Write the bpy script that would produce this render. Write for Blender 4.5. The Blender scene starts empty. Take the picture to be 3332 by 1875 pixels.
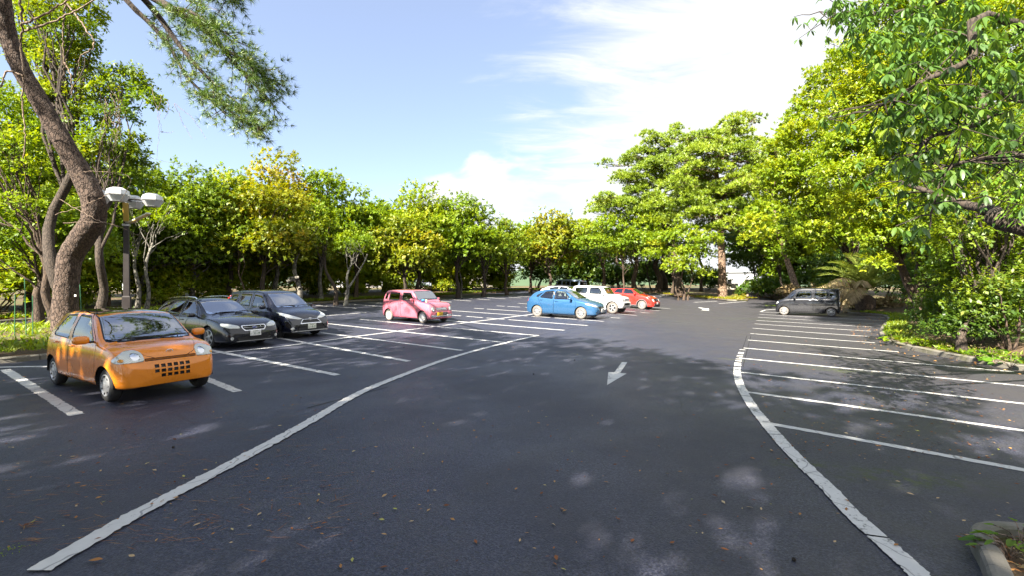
import bpy, bmesh, math, random
import numpy as np
from mathutils import Vector, Matrix
from mathutils.bvhtree import BVHTree
from math import sin, cos, pi, radians, sqrt, atan2

S = bpy.context.scene
COL = S.collection
RNG = np.random.default_rng(11)
random.seed(5)

# ------------------------------------------------------------------ camera
CAM_H, FPX, HOR = 1.77, 1481.0, 931.0          # eye height (m), focal length and horizon row of the survey
cd = bpy.data.cameras.new('camera')
cam = bpy.data.objects.new('camera', cd); COL.objects.link(cam)
cd.sensor_width = 36.0
cd.lens = 36.0 * FPX / 3332.0
cd.clip_start, cd.clip_end = 0.1, 4000
cam.location = (0, 0, CAM_H)
cam.rotation_euler = (radians(90) - math.atan((937.5 - HOR) / FPX), 0, 0)
S.camera = cam

# ------------------------------------------------------------------ sun + sky
SUN_EL = radians(40)
SUN_AZ_VEC = Vector((-0.55, -0.835, 0)).normalized()          # towards the sun, on plan
sun_dir = Vector((SUN_AZ_VEC.x * cos(SUN_EL), SUN_AZ_VEC.y * cos(SUN_EL), sin(SUN_EL)))
sl = bpy.data.lights.new('sun', 'SUN'); sl.energy = 5.0; sl.angle = radians(0.55); sl.color = (1.0, 0.925, 0.80)
so = bpy.data.objects.new('sun', sl); COL.objects.link(so)
so.rotation_euler = sun_dir.to_track_quat('Z', 'Y').to_euler()
so.location = sun_dir * 60

W = bpy.data.worlds.new('World'); S.world = W; W.use_nodes = True
nt = W.node_tree; nt.nodes.clear()
def wn(t, **k):
    n = nt.nodes.new(t)
    for a, b in k.items(): setattr(n, a, b)
    return n
def wl(a, b): nt.links.new(a, b)
sky = wn('ShaderNodeTexSky', sky_type='NISHITA', sun_disc=False)
sky.sun_elevation = SUN_EL
sky.sun_rotation = atan2(SUN_AZ_VEC.x, SUN_AZ_VEC.y)
sky.air_density, sky.dust_density, sky.ozone_density, sky.altitude = 1.0, 0.6, 1.6, 0
tc = wn('ShaderNodeTexCoord')
sep = wn('ShaderNodeSeparateXYZ'); wl(tc.outputs['Generated'], sep.inputs[0])
def mth(op, a, b=None, c=None, clamp=False):
    n = wn('ShaderNodeMath', operation=op); n.use_clamp = clamp
    for i, v in enumerate((a, b, c)):
        if v is None: continue
        if isinstance(v, (int, float)): n.inputs[i].default_value = v
        else: wl(v, n.inputs[i])
    return n.outputs[0]
zz = mth('ADD', mth('MAXIMUM', sep.outputs[2], 0.0), 0.09)
px = mth('DIVIDE', sep.outputs[0], zz); py = mth('DIVIDE', sep.outputs[1], zz)
cmb = wn('ShaderNodeCombineXYZ'); wl(px, cmb.inputs[0]); wl(py, cmb.inputs[1])
# high rippled sheet of cloud
def noise(vec, scale, detail, rough, dist=0.0, stretch=None, rot=0.0, loc=(0, 0, 0)):
    m = wn('ShaderNodeMapping'); wl(vec, m.inputs[0])
    m.inputs['Location'].default_value = loc
    m.inputs['Rotation'].default_value = (0, 0, rot)
    if stretch: m.inputs['Scale'].default_value = stretch
    n = wn('ShaderNodeTexNoise'); wl(m.outputs[0], n.inputs['Vector'])
    n.inputs['Scale'].default_value = scale; n.inputs['Detail'].default_value = detail
    n.inputs['Roughness'].default_value = rough; n.inputs['Distortion'].default_value = dist
    return n.outputs['Fac']
big = noise(cmb.outputs[0], 0.55, 4, 0.55, 0.3, loc=(3.1, 0.4, 0))
fine = noise(cmb.outputs[0], 3.2, 7, 0.62, 0.5, stretch=(0.55, 1.5, 1), rot=radians(-24))
# more cloud towards the east (+X)
east = mth('SUBTRACT', mth('MULTIPLY', sep.outputs[0], 1.55), mth('MULTIPLY', sep.outputs[1], 0.12))
amt = mth('ADD', mth('ADD', mth('MULTIPLY', big, 0.55), mth('MULTIPLY', fine, 0.75)), mth('MULTIPLY', east, 0.62))
rmp = wn('ShaderNodeMapRange', interpolation_type='SMOOTHSTEP'); wl(amt, rmp.inputs[0])
rmp.inputs[1].default_value = 0.54; rmp.inputs[2].default_value = 0.90
# low cumulus bank near the horizon
dirs = tc.outputs['Generated']
cum = noise(dirs, 4.2, 6, 0.5, 0.2, stretch=(1, 1, 2.2), loc=(0.9, 0.55, 0.2))
low = mth('SUBTRACT', mth('ADD', cum, mth('MULTIPLY', sep.outputs[0], 0.62)), mth('MULTIPLY', sep.outputs[2], 2.0))
r2 = wn('ShaderNodeMapRange', interpolation_type='SMOOTHSTEP'); wl(low, r2.inputs[0])
r2.inputs[1].default_value = 0.07; r2.inputs[2].default_value = 0.17
cov = mth('MAXIMUM', mth('MULTIPLY', rmp.outputs[0], 0.93), mth('MULTIPLY', r2.outputs[0], 0.95))
mix = wn('ShaderNodeMix', data_type='RGBA'); wl(cov, mix.inputs[0])
pale = wn('ShaderNodeMix', data_type='RGBA'); pale.inputs[0].default_value = 0.24
wl(sky.outputs[0], pale.inputs[6]); pale.inputs[7].default_value = (4.1, 4.3, 5.5, 1)       # thin veil over the blue
wl(pale.outputs[2], mix.inputs[6]); ccol = wn('ShaderNodeMix', data_type='RGBA'); wl(fine, ccol.inputs[0]); ccol.inputs[6].default_value = (3.1, 3.25, 3.6, 1); ccol.inputs[7].default_value = (5.2, 5.2, 5.2, 1); wl(ccol.outputs[2], mix.inputs[7])
bg = wn('ShaderNodeBackground'); wl(mix.outputs[2], bg.inputs[0]); bg.inputs[1].default_value = 0.055
wo = wn('ShaderNodeOutputWorld'); wl(bg.outputs[0], wo.inputs[0])

S.view_settings.view_transform = 'Standard'; S.view_settings.look = 'None'
S.view_settings.exposure = 2.3; S.view_settings.gamma = 1.0; S.view_settings.use_curve_mapping = False
S.render.engine = 'CYCLES'
S.cycles.max_bounces = 8; S.cycles.diffuse_bounces = 6; S.cycles.glossy_bounces = 3
S.cycles.transparent_max_bounces = 10; S.cycles.transmission_bounces = 4
S.cycles.caustics_reflective = False; S.cycles.caustics_refractive = False
S.cycles.use_denoising = True

# ------------------------------------------------------------------ object helpers
def tag(o, label=None, cat=None, group=None, kind=None):
    if label: o['label'] = label
    if cat: o['category'] = cat
    if group: o['group'] = group
    if kind: o['kind'] = kind
    return o
def empty(name, loc=(0, 0, 0), rot=(0, 0, 0), parent=None):
    o = bpy.data.objects.new(name, None); COL.objects.link(o)
    o.location = loc; o.rotation_euler = rot; o.empty_display_size = 0.2
    if parent: o.parent = parent
    return o
def link(name, me, mat=None, parent=None, loc=None):
    o = bpy.data.objects.new(name, me); COL.objects.link(o)
    if mat is not None:
        for m in (mat if isinstance(mat, (list, tuple)) else [mat]): me.materials.append(m)
    if parent: o.parent = parent
    if loc is not None: o.location = loc
    return o
def mesh_np(name, V, F, smooth=True, attrs=None):
    """V (n,3); F = (m,k) int array of equal-size faces or list of lists"""
    me = bpy.data.meshes.new(name)
    V = np.asarray(V, dtype=np.float32)
    if isinstance(F, np.ndarray):
        m, k = F.shape
        me.vertices.add(len(V)); me.vertices.foreach_set('co', V.ravel())
        me.loops.add(m * k); me.loops.foreach_set('vertex_index', F.astype(np.int32).ravel())
        me.polygons.add(m); me.polygons.foreach_set('loop_start', np.arange(0, m * k, k, dtype=np.int32))
        me.update(calc_edges=True)
    else:
        me.from_pydata([tuple(map(float, v)) for v in V], [], F); me.update()
    if smooth: me.polygons.foreach_set('use_smooth', np.ones(len(me.polygons), dtype=bool))
    for k_, a in (attrs or {}).items():
        at = me.attributes.new(k_, 'FLOAT', 'POINT'); at.data.foreach_set('value', np.asarray(a, dtype=np.float32))
    return me

# ------------------------------------------------------------------ material helpers
def new_mat(name):
    m = bpy.data.materials.new(name); m.use_nodes = True
    t = m.node_tree; t.nodes.clear()
    out = t.nodes.new('ShaderNodeOutputMaterial')
    return m, t, out
class NT:
    def __init__(s, t): s.t = t
    def n(s, typ, **k):
        x = s.t.nodes.new(typ)
        ins = k.pop('ins', {})
        for a, b in k.items(): setattr(x, a, b)
        for a, b in ins.items():
            if hasattr(b, 'is_linked') or isinstance(b, bpy.types.NodeSocket): s.t.links.new(b, x.inputs[a])
            else: x.inputs[a].default_value = b
        return x
    def math(s, op, a, b=0.0, clamp=False):
        x = s.n('ShaderNodeMath', operation=op, ins={0: a, 1: b}); x.use_clamp = clamp; return x.outputs[0]
    def noise(s, vec, scale, detail=4, rough=0.55, dist=0.0):
        ins = {'Scale': scale, 'Detail': detail, 'Roughness': rough, 'Distortion': dist}
        if vec is not None: ins['Vector'] = vec
        return s.n('ShaderNodeTexNoise', ins=ins).outputs['Fac']
    def ramp(s, fac, stops):
        r = s.n('ShaderNodeValToRGB', ins={0: fac}); cr = r.color_ramp
        while len(cr.elements) < len(stops): cr.elements.new(0.5)
        for e, (p, c) in zip(cr.elements, stops):
            e.position = p; e.color = (*c, 1) if len(c) == 3 else c
        return r.outputs[0]
    def mixc(s, fac, a, b, blend='MIX'):
        x = s.n('ShaderNodeMix', data_type='RGBA', blend_type=blend)
        for i, v in ((0, fac), (6, a), (7, b)):
            if isinstance(v, bpy.types.NodeSocket): s.t.links.new(v, x.inputs[i])
            else: x.inputs[i].default_value = v if (i == 0 or len(v) == 4) else (*v, 1)
        return x.outputs[2]
    def sstep(s, v, a, b, lo=0.0, hi=1.0):
        return s.n('ShaderNodeMapRange', interpolation_type='SMOOTHSTEP', ins={0: v, 1: a, 2: b, 3: lo, 4: hi}).outputs[0]
    def bump(s, h, strength, dist=0.01):
        return s.n('ShaderNodeBump', ins={'Height': h, 'Strength': strength, 'Distance': dist}).outputs[0]
def pbsdf(N, out, **ins):
    p = N.n('ShaderNodeBsdfPrincipled')
    for k, v in ins.items():
        k = k.replace('_', ' ')
        if isinstance(v, bpy.types.NodeSocket): N.t.links.new(v, p.inputs[k])
        else: p.inputs[k].default_value = v if not (isinstance(v, tuple) and len(v) == 3) else (*v, 1)
    N.t.links.new(p.outputs[0], out.inputs[0]); return p
def simple(name, col, rough=0.5, metal=0.0, spec=0.5, coat=0.0, grain=0.0, gscale=30.0):
    m, t, out = new_mat(name); N = NT(t)
    kw = dict(Base_Color=col, Roughness=rough, Metallic=metal, Specular_IOR_Level=spec, Coat_Weight=coat)
    if grain > 0:
        tcn = N.n('ShaderNodeTexCoord')
        f = N.noise(tcn.outputs['Object'], gscale, 5, 0.6)
        kw['Base_Color'] = N.mixc(f, tuple(c * (1 - grain) for c in col), tuple(min(1, c * (1 + grain)) for c in col))
        kw['Roughness'] = N.sstep(f, 0.2, 0.8, max(0, rough - 0.12), min(1, rough + 0.12))
    pbsdf(N, out, **kw); return m

# ------------------------------------------------------------------ terrain height and survey
def sst(a, b, x):
    t = np.clip((np.asarray(x, dtype=float) - a) / (b - a), 0, 1); return t * t * (3 - 2 * t)
def softp(v, w=3.0):
    v = np.asarray(v, dtype=float); return np.where(v > 25 * w, v, w * np.log1p(np.exp(np.clip(v / w, -40, 40))))
def gz(x, y):
    """height of the car park surface"""
    x = np.asarray(x, dtype=float); y = np.asarray(y, dtype=float)
    yy = np.minimum(y, 95.0)
    left = 0.020 * softp(yy - 20.0)
    right = -0.15 + 0.030 * softp(yy - 34.0)
    f = sst(3.0, 13.0, x)
    return left * (1 - f) + right * f
def site(px, py, dz=0.0):
    """ground point seen at survey pixel (px,py); dz = height above the car park surface"""
    a = (px - 1666.0) / FPX; b = (py - HOR) / FPX
    lo, hi = 0.5, 140.0
    g = lambda Y: CAM_H - b * Y - (float(gz(a * Y, Y)) + dz)
    Ys = np.linspace(lo, hi, 1400)
    G = CAM_H - b * Ys - (gz(a * Ys, Ys) + dz)
    i = np.argmax(G < 0) if (G < 0).any() else len(Ys) - 1
    lo, hi = Ys[max(i - 1, 0)], Ys[i]
    for _ in range(30):
        m = (lo + hi) / 2
        if g(m) > 0: lo = m
        else: hi = m
    return Vector((a * lo, lo, float(gz(a * lo, lo)) + dz))
def at(px, py, Y):
    """point at survey pixel (px,py) and distance Y"""
    return Vector(((px - 1666.0) / FPX * Y, Y, CAM_H - (py - HOR) / FPX * Y))
D = 3332.0 / 2576.0
def atd(dx, dy, Y): return at(dx * D, dy * D, Y)
# ================================================================== MATERIALS of the setting
def asphalt_mat():
    m, t, out = new_mat('asphalt'); N = NT(t)
    pos = N.n('ShaderNodeNewGeometry').outputs['Position']
    big = N.noise(pos, 0.22, 4, 0.6)
    mid = N.noise(pos, 1.7, 5, 0.65, 0.4)
    fine = N.noise(pos, 70, 4, 0.75)
    agg = N.n('ShaderNodeTexVoronoi', ins={'Vector': pos, 'Scale': 85.0}).outputs['Distance']
    col = N.ramp(fine, [(0.30, (0.004, 0.006, 0.016)), (0.50, (0.0155, 0.0185, 0.040)), (0.72, (0.080, 0.082, 0.115))])
    vc = N.n('ShaderNodeTexVoronoi', ins={'Vector': pos, 'Scale': 75.0}).outputs['Color']
    vr = N.n('ShaderNodeSeparateColor', ins={0: vc}).outputs[0]
    col = N.mixc(N.sstep(vr, .55, 1.0, 0, .7), col, (0.070, 0.072, 0.095))
    col = N.mixc(N.sstep(vr, .25, .0, 0, .8), col, (0.004, 0.004, 0.006))
    col = N.mixc(N.sstep(mid, 0.42, 0.68, 0, 0.40), col, (0.046, 0.043, 0.044))
    col = N.mixc(N.sstep(big, 0.45, 0.58, 0, 0.5), col, (0.016, 0.017, 0.028))
    ck = N.n('ShaderNodeTexNoise', ins={'Vector': pos, 'Scale': 1.1, 'Detail': 5.0})
    cm = N.n('ShaderNodeMix', data_type='RGBA', ins={0: 0.35}); t.links.new(pos, cm.inputs[6]); t.links.new(ck.outputs['Color'], cm.inputs[7])
    cd_ = N.n('ShaderNodeTexVoronoi', feature='DISTANCE_TO_EDGE', ins={'Vector': cm.outputs[2], 'Scale': .42}).outputs['Distance']
    crack = N.math('MULTIPLY', N.sstep(cd_, 0.007, 0.0), N.sstep(N.noise(pos, .16, 2, .5), .50, .62))
    col = N.mixc(N.math('MULTIPLY', crack, .7), col, (0.004, 0.004, 0.005))
    warm = N.sstep(N.math('ADD', N.n('ShaderNodeSeparateXYZ', ins={0: pos}).outputs[0], N.math('MULTIPLY', mid, 3.0)), 5.5, 11.0, 0, .4)
    col = N.mixc(warm, col, (0.058, 0.049, 0.038))        # browner tone towards the right hand stalls
    # moss films and leaf-stained patches where they lie
    def patch(cx, cy, rx, ry, rot=0.0):
        mp = N.n('ShaderNodeMapping', vector_type='TEXTURE', ins={'Vector': pos, 'Location': (cx, cy, 0), 'Rotation': (0, 0, rot), 'Scale': (rx, ry, 50)})
        ln = N.n('ShaderNodeVectorMath', operation='LENGTH', ins={0: mp.outputs[0]}).outputs['Value']
        return N.sstep(ln, 1.0, 0.1)
    moss = None
    for (a, b, rx, ry, r) in MOSS:
        p = patch(a, b, rx, ry, r)
        moss = p if moss is None else N.math('MAXIMUM', moss, p)
    mn = N.noise(pos, 7.0, 6, 0.7)
    mfac = N.math('MULTIPLY', moss, N.sstep(mn, 0.42, 0.66), clamp=True)
    col = N.mixc(N.math('MULTIPLY', mfac, 0.75), col, (0.055, 0.075, 0.008))
    rough = N.math('ADD', N.sstep(big, 0.35, 0.65, 0.40, 0.58), N.math('MULTIPLY', fine, 0.12))
    rough = N.math('ADD', rough, N.math('MULTIPLY', mfac, 0.2))
    h = N.math('ADD', N.math('MULTIPLY', agg, 0.8), fine)
    bmp = N.bump(h, 0.6, 0.008)
    pbsdf(N, out, Base_Color=col, Roughness=rough, Normal=bmp, Specular_IOR_Level=0.55)
    return m
def paint_mat(name, col=(0.62, 0.61, 0.58), wear=0.5):
    m, t, out = new_mat(name); N = NT(t)
    pos = N.n('ShaderNodeNewGeometry').outputs['Position']
    f = N.noise(pos, 26, 6, 0.7); g = N.noise(pos, 3.0, 4, 0.6)
    w = N.n('ShaderNodeTexWave', wave_type='BANDS', ins={'Vector': pos, 'Scale': 1.3, 'Distortion': 14.0, 'Detail': 3.0}).outputs['Fac']
    crack = N.math('MULTIPLY', N.sstep(w, 0.02, 0.0), 0.6)
    worn = N.math('MAXIMUM', crack, N.math('MULTIPLY', N.sstep(N.math('ADD', f, N.math('MULTIPLY', g, 0.5)), 0.80 + 0.12 * (1 - wear), 0.98), wear))
    c = N.mixc(N.noise(pos, 9, 4, 0.6), col, tuple(x * 0.72 for x in col))
    c = N.mixc(worn, c, (0.06, 0.06, 0.065))
    pbsdf(N, out, Base_Color=c, Roughness=0.55, Normal=N.bump(f, 0.25, 0.004)); return m
def soil_mat():
    m, t, out = new_mat('leafy_soil'); N = NT(t)
    pos = N.n('ShaderNodeNewGeometry').outputs['Position']
    f = N.noise(pos, 14, 7, 0.72); g = N.noise(pos, 0.5, 4, 0.6)
    c = N.ramp(f, [(0.25, (0.025, 0.016, 0.010)), (0.5, (0.095, 0.058, 0.028)), (0.75, (0.20, 0.125, 0.06))])
    c = N.mixc(N.sstep(g, 0.42, 0.62, 0, 0.75), c, N.ramp(f, [(0.25, (0.02, 0.035, 0.006)), (0.75, (0.10, 0.13, 0.015))]))
    pbsdf(N, out, Base_Color=c, Roughness=0.9, Normal=N.bump(f, 0.9, 0.05)); return m
def stone_mat(name='kerb_concrete', a=(0.11, 0.10, 0.08), b=(0.22, 0.205, 0.17)):
    m, t, out = new_mat(name); N = NT(t)
    pos = N.n('ShaderNodeNewGeometry').outputs['Position']
    f = N.noise(pos, 22, 7, 0.7); g = N.noise(pos, 2.2, 4, 0.65)
    c = N.mixc(f, a, b)
    c = N.mixc(N.sstep(g, 0.45, 0.68, 0, 0.65), c, (0.10, 0.10, 0.045))
    pbsdf(N, out, Base_Color=c, Roughness=0.85, Normal=N.bump(f, 0.5, 0.01)); return m

mo1, mo2, mo3 = site(2960, 1560), site(2740, 1208), site(2620, 1515)
MOSS = [(mo1.x, mo1.y, 1.1, 0.42, -0.25), (mo2.x, mo2.y, 1.5, 0.5, -0.6), (mo3.x, mo3.y, 0.5, 0.25, 0), (5.4, 10.9, 0.8, 0.15, -0.65), (13.5, 26.0, 3.0, 0.4, -0.6)]
M_ASPH = asphalt_mat(); M_PAINT = paint_mat('line_paint'); M_WORN = paint_mat('worn_line_paint', wear=1.0)
M_SOIL = soil_mat(); M_KERB = stone_mat()

def grid_sheet(name, x0, x1, y0, y1, nx, ny, zf, mat, kind='structure', label=None):
    X, Y = np.meshgrid(np.linspace(x0, x1, nx), np.linspace(y0, y1, ny))
    V = np.stack([X.ravel(), Y.ravel(), zf(X.ravel(), Y.ravel())], 1)
    i = np.arange(nx * ny).reshape(ny, nx)
    F = np.stack([i[:-1, :-1].ravel(), i[:-1, 1:].ravel(), i[1:, 1:].ravel(), i[1:, :-1].ravel()], 1)
    return tag(link(name, mesh_np(name, V, F), mat), label, kind=kind)
grid_sheet('ground', -900, 900, -400, 1500, 91, 96, lambda x, y: gz(x, y) - 0.35 + 0 * x, M_SOIL, label='leaf strewn ground reaching out to the horizon')
grid_sheet('asphalt', -60, 62, -22, 112, 123, 135, gz, M_ASPH, label='dark damp asphalt of the car park')

# ------------------------------------------------------------------ ribbons of paint
def resample(P, step):
    P = [Vector((p[0], p[1])) for p in P]; out = []
    for a, b in zip(P[:-1], P[1:]):
        n = max(1, int((b - a).length / step))
        for i in range(n): out.append(a.lerp(b, i / n))
    out.append(P[-1]); return out
def smooth_pl(P, it=3):
    P = [Vector((p[0], p[1])) for p in P]
    for _ in range(it):
        Q = [P[0]]
        for a, b in zip(P[:-1], P[1:]): Q += [a.lerp(b, .25), a.lerp(b, .75)]
        Q.append(P[-1]); P = Q
    return P
def ribbon(name, P, w, mat, label, group=None, dz=0.004, step=0.12, jit=0.006, cracked=False, drop=None, curve=False):
    if curve: P = smooth_pl(P)
    Q = resample(P, step); V = []; F = []; new = True; nxt = random.uniform(.25, .7); run = 0
    n = len(Q); slant = 0.0
    for i, q in enumerate(Q):
        d = (Q[min(i + 1, n - 1)] - Q[max(i - 1, 0)]).normalized(); nr = Vector((-d.y, d.x))
        if i: run += (Q[i] - Q[i - 1]).length
        if cracked and run > nxt:
            run = 0; nxt = random.uniform(.25, 1.2)
            sl_ = random.uniform(-.05, .05); gap = random.uniform(.003, .011)
            for g_ in (-gap, gap):
                for s in (1, -1):
                    p = q + nr * s * (w / 2 + random.gauss(0, jit)) + d * (g_ + s * sl_)
                    V.append((p.x, p.y, float(gz(p.x, p.y)) + dz))
                if g_ < 0 and not new: k = len(V); F.append([k - 4, k - 3, k - 1, k - 2][::-1])
                new = False
            continue
        if drop and drop(i / n): new = True; continue
        for s in (1, -1):
            p = q + nr * s * (w / 2 + random.gauss(0, jit))
            V.append((p.x, p.y, float(gz(p.x, p.y)) + dz))
        if not new:
            k = len(V); F.append([k - 4, k - 3, k - 1, k - 2][::-1])
        new = False
    o = link(name, mesh_np(name, V, F, smooth=False), mat)
    return tag(o, label, group=group, kind='structure')

DV = Vector((0.759, -0.651))                       # direction of the stall lines on plan
ends = [(248, 1353), (772, 1277), (1098, 1223), (1331, 1178), (1503.6, 1142.7), (1639.5, 1116.3), (1748, 1094), (1836, 1077),
        (1912.7, 1061.7), (1974, 1048.8), (2026, 1038.3), (2071.7, 1028.9), (2112, 1020.8), (2146.8, 1013.2), (2180, 1006.2)]
starts = {0: (15, 1205), 2: (656, 1136), 4: (1047, 1085), 5: (1055, 1054), 6: (1172, 1041)}
where = ['beside the orange car nearest the camera', 'emerging from under the nose of the orange car', 'between the orange car and the black estate car',
         'under the black estate car', 'in front of the dark minivan', 'ending beside the long diagonal edge line', 'meeting the tip of the long edge line',
         'in front of the pink car', 'on the camera side of the blue hatchback', 'running under the blue hatchback', 'behind the blue hatchback',
         'beside the white off-roader', 'under the white off-roader', 'between the white off-roader and the red crossover', 'just beyond the red crossover']
for i, e in enumerate(ends):
    E_ = site(*e).xy
    if i in starts: S_ = site(*starts[i]).xy
    else: S_ = E_ - DV * (5.0 if i < 2 else 11.0)
    if i == 2: S_ = E_ - (E_ - S_).normalized() * 9.0
    worn = i > 7
    ribbon('parking_line', [S_, E_], 0.15, M_WORN if worn else M_PAINT, 'white stall line ' + where[i], 'stall lines of the left parking rows',
           jit=0.008 if i < 4 else 0.004, step=0.05 if i < 3 else 0.15,
           drop=(lambda u, k=i: (sin(u * 43 + k) + .4 * sin(u * 91) > 1.22)) if worn else None)
ribbon('parking_line', [site(0, 1206).xy - Vector((2, -.1)), site(170, 1194).xy], 0.14, M_PAINT, 'short white line closing the stall behind the orange car', 'stall lines of the left parking rows')
ctr = [(600, 1162), (668, 1155), (900, 1132), (970, 1123), (1152, 1098), (1304, 1079), (1422, 1064), (1537, 1049.6), (1622, 1039.5), (1738, 1024)]
ribbon('parking_line', [site(*p).xy for p in ctr], 0.14, M_PAINT, 'white centre line crossing the back-to-back stalls', dz=0.008)
ribbon('parking_line', [site(1040, 1031).xy, site(1191, 1019).xy], 0.14, M_PAINT, 'short white lane line between dark minivan and pink car')
edge = [(120, 1866), (298, 1759), (535, 1628), (698, 1544), (1000, 1381.6), (1133, 1300), (1226, 1256), (1420, 1182), (1521, 1151), (1637.6, 1120), (1750, 1094)]
ribbon('edge_line', [site(*p).xy for p in edge], 0.15, M_PAINT, 'long white edge line running from the near left to the stalls', dz=0.012, step=0.03, jit=0.006, curve=True)
rc = [(2420, 1134), (2405, 1167), (2397, 1212), (2405, 1246), (2420, 1280), (2452, 1332), (2495, 1385), (2561, 1462), (2608, 1509), (2645, 1545.5), (2703, 1600),
      (2760, 1665), (2826, 1726.5), (2884, 1777), (2945, 1831.5), (2990, 1875), (3060, 1950)]
ribbon('edge_line', [site(*p).xy for p in rc], 0.135, M_WORN, 'cracked curving white edge line along the right hand stalls', dz=0.012, step=0.03, jit=0.0035, cracked=True, curve=True,
       drop=lambda u: u < 0.34 and (sin(u * 97) + sin(u * 211 + 1) + .5 * sin(u * 37)) > (-.3 + 3.5 * max(0, u - .2)))
M_JOINT = simple('asphalt_joint', (.008, .008, .010), .9)
for a, b, l in (((1750, 1093), (1925, 1058), 'dark asphalt joint running on from the tip of the long edge line'), ((2431, 1094), (2398, 1195), 'dark asphalt joint left of the worn curving line'), ((2444, 1094), (2418, 1195), 'dark asphalt joint right of the worn curving line'), ((1262, 1262), (1000, 1330), 'faint asphalt joint crossing the left stalls')):
    ribbon('asphalt_joint', [site(*a).xy, site(*b).xy], 0.022, M_JOINT, l, dz=.003, jit=.003, step=.1)
R = [((2500, 1380.7), (3400, 1545)), ((2432, 1278.5), (3400, 1414)), ((2395, 1212.4), (3400, 1324)), ((2405, 1167.5), (3400, 1265)), ((2420, 1134.7), (3301.6, 1212.4)),
     ((2434, 1108.7), (2925, 1147)), ((2442, 1087.4), (2847, 1117.5)), ((2449.4, 1070.2), (2829, 1097)), ((2455.4, 1055.8), (2835, 1080)), ((2461.5, 1045), (2845, 1066.6)),
     ((2465.5, 1034.5), (2863, 1056.6)), ((2470, 1025), (2881, 1046)), ((2473, 1017), (2893, 1036))]
ordn = ['nearest', 'second', 'third', 'fourth', 'fifth', 'sixth', 'seventh', 'eighth', 'ninth', 'tenth', 'eleventh', 'twelfth', 'farthest']
for i, (a, b) in enumerate(R):
    ribbon('parking_line', [site(*a).xy, site(*b).xy], 0.12, M_PAINT, 'long white stall line on the right, %s from the camera' % ordn[i], 'stall lines of the right parking row',
           step=0.06 if i < 4 else 0.2, jit=0.004)
ribbon('parking_line', [site(2475, 1016).xy, site(2490, 1011).xy, site(2530, 1007.5).xy], 0.12, M_PAINT, 'bent white line end at the nose of the grey kei van', 'stall lines of the right parking row')
far = [((1028, 996), (1162, 1005)), ((1117, 990), (1247, 1000)), ((1195, 985.5), (1300, 993)), ((1000, 1006), (1063, 1012.3)), ((1370, 976), (1468.7, 985)), ((1420, 973.5), (1532.8, 981.6)),
       ((1482, 969), (1593, 978)), ((1540.5, 967), (1645, 974.6)), ((1591, 965), (1696, 971.5)), ((1637.6, 963), (1738.5, 969))]
fwhere = ['behind the roof of the dark minivan', 'left of the pink car by the kerb', 'hidden partly by the pink car', 'at the right shoulder of the dark minivan', 'right beside the pink car windscreen',
          'first clear one right of the pink car', 'second one right of the pink car', 'third one right of the pink car', 'fourth one right of the pink car', 'fifth one right of the pink car']
for i, (a, b) in enumerate(far):
    ribbon('parking_line', [site(*a).xy, site(*b).xy], 0.15, M_PAINT, 'far stall line along the wooded kerb, ' + fwhere[i], 'stall lines along the wooded kerb', step=0.4)
for a, b, l in (((2257, 986), (2334, 982), 'left of two short white lines before the tall pine'), ((2339, 990), (2428, 983), 'right of two short white lines before the tall pine'),
                ((2145, 968), (2185, 963), 'short white line by the leafy bed behind the red crossover')):
    ribbon('parking_line', [site(*a).xy, site(*b).xy], 0.15, M_PAINT, l, step=0.4)
def poly_marking(name, pts, label):
    P = [site(*p) for p in pts]; bm = bmesh.new()
    f = bm.faces.new([bm.verts.new((p.x, p.y, p.z + 0.005)) for p in P])
    bmesh.ops.triangulate(bm, faces=[f]); me = bpy.data.meshes.new(name); bm.normal_update()
    for f in bm.faces:
        if f.normal.z < 0: f.normal_flip()
    bm.to_mesh(me); bm.free()
    return tag(link(name, me, M_PAINT), label, kind='structure')
poly_marking('direction_arrow', [(2023.8, 1180.9), (2041.6, 1181.6), (2017.5, 1217), (2038.9, 1218.6), (1975.6, 1256), (1979.8, 1214), (1999.4, 1214)], 'large white arrow painted on the driving lane pointing to the camera')
poly_marking('direction_arrow', [(2271, 1003), (2276, 1002.4), (2296, 1005.8), (2306, 1005.5), (2307.5, 1012.5), (2282, 1011.5), (2290, 1008)], 'small far white arrow painted on the lane near the path')

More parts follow.
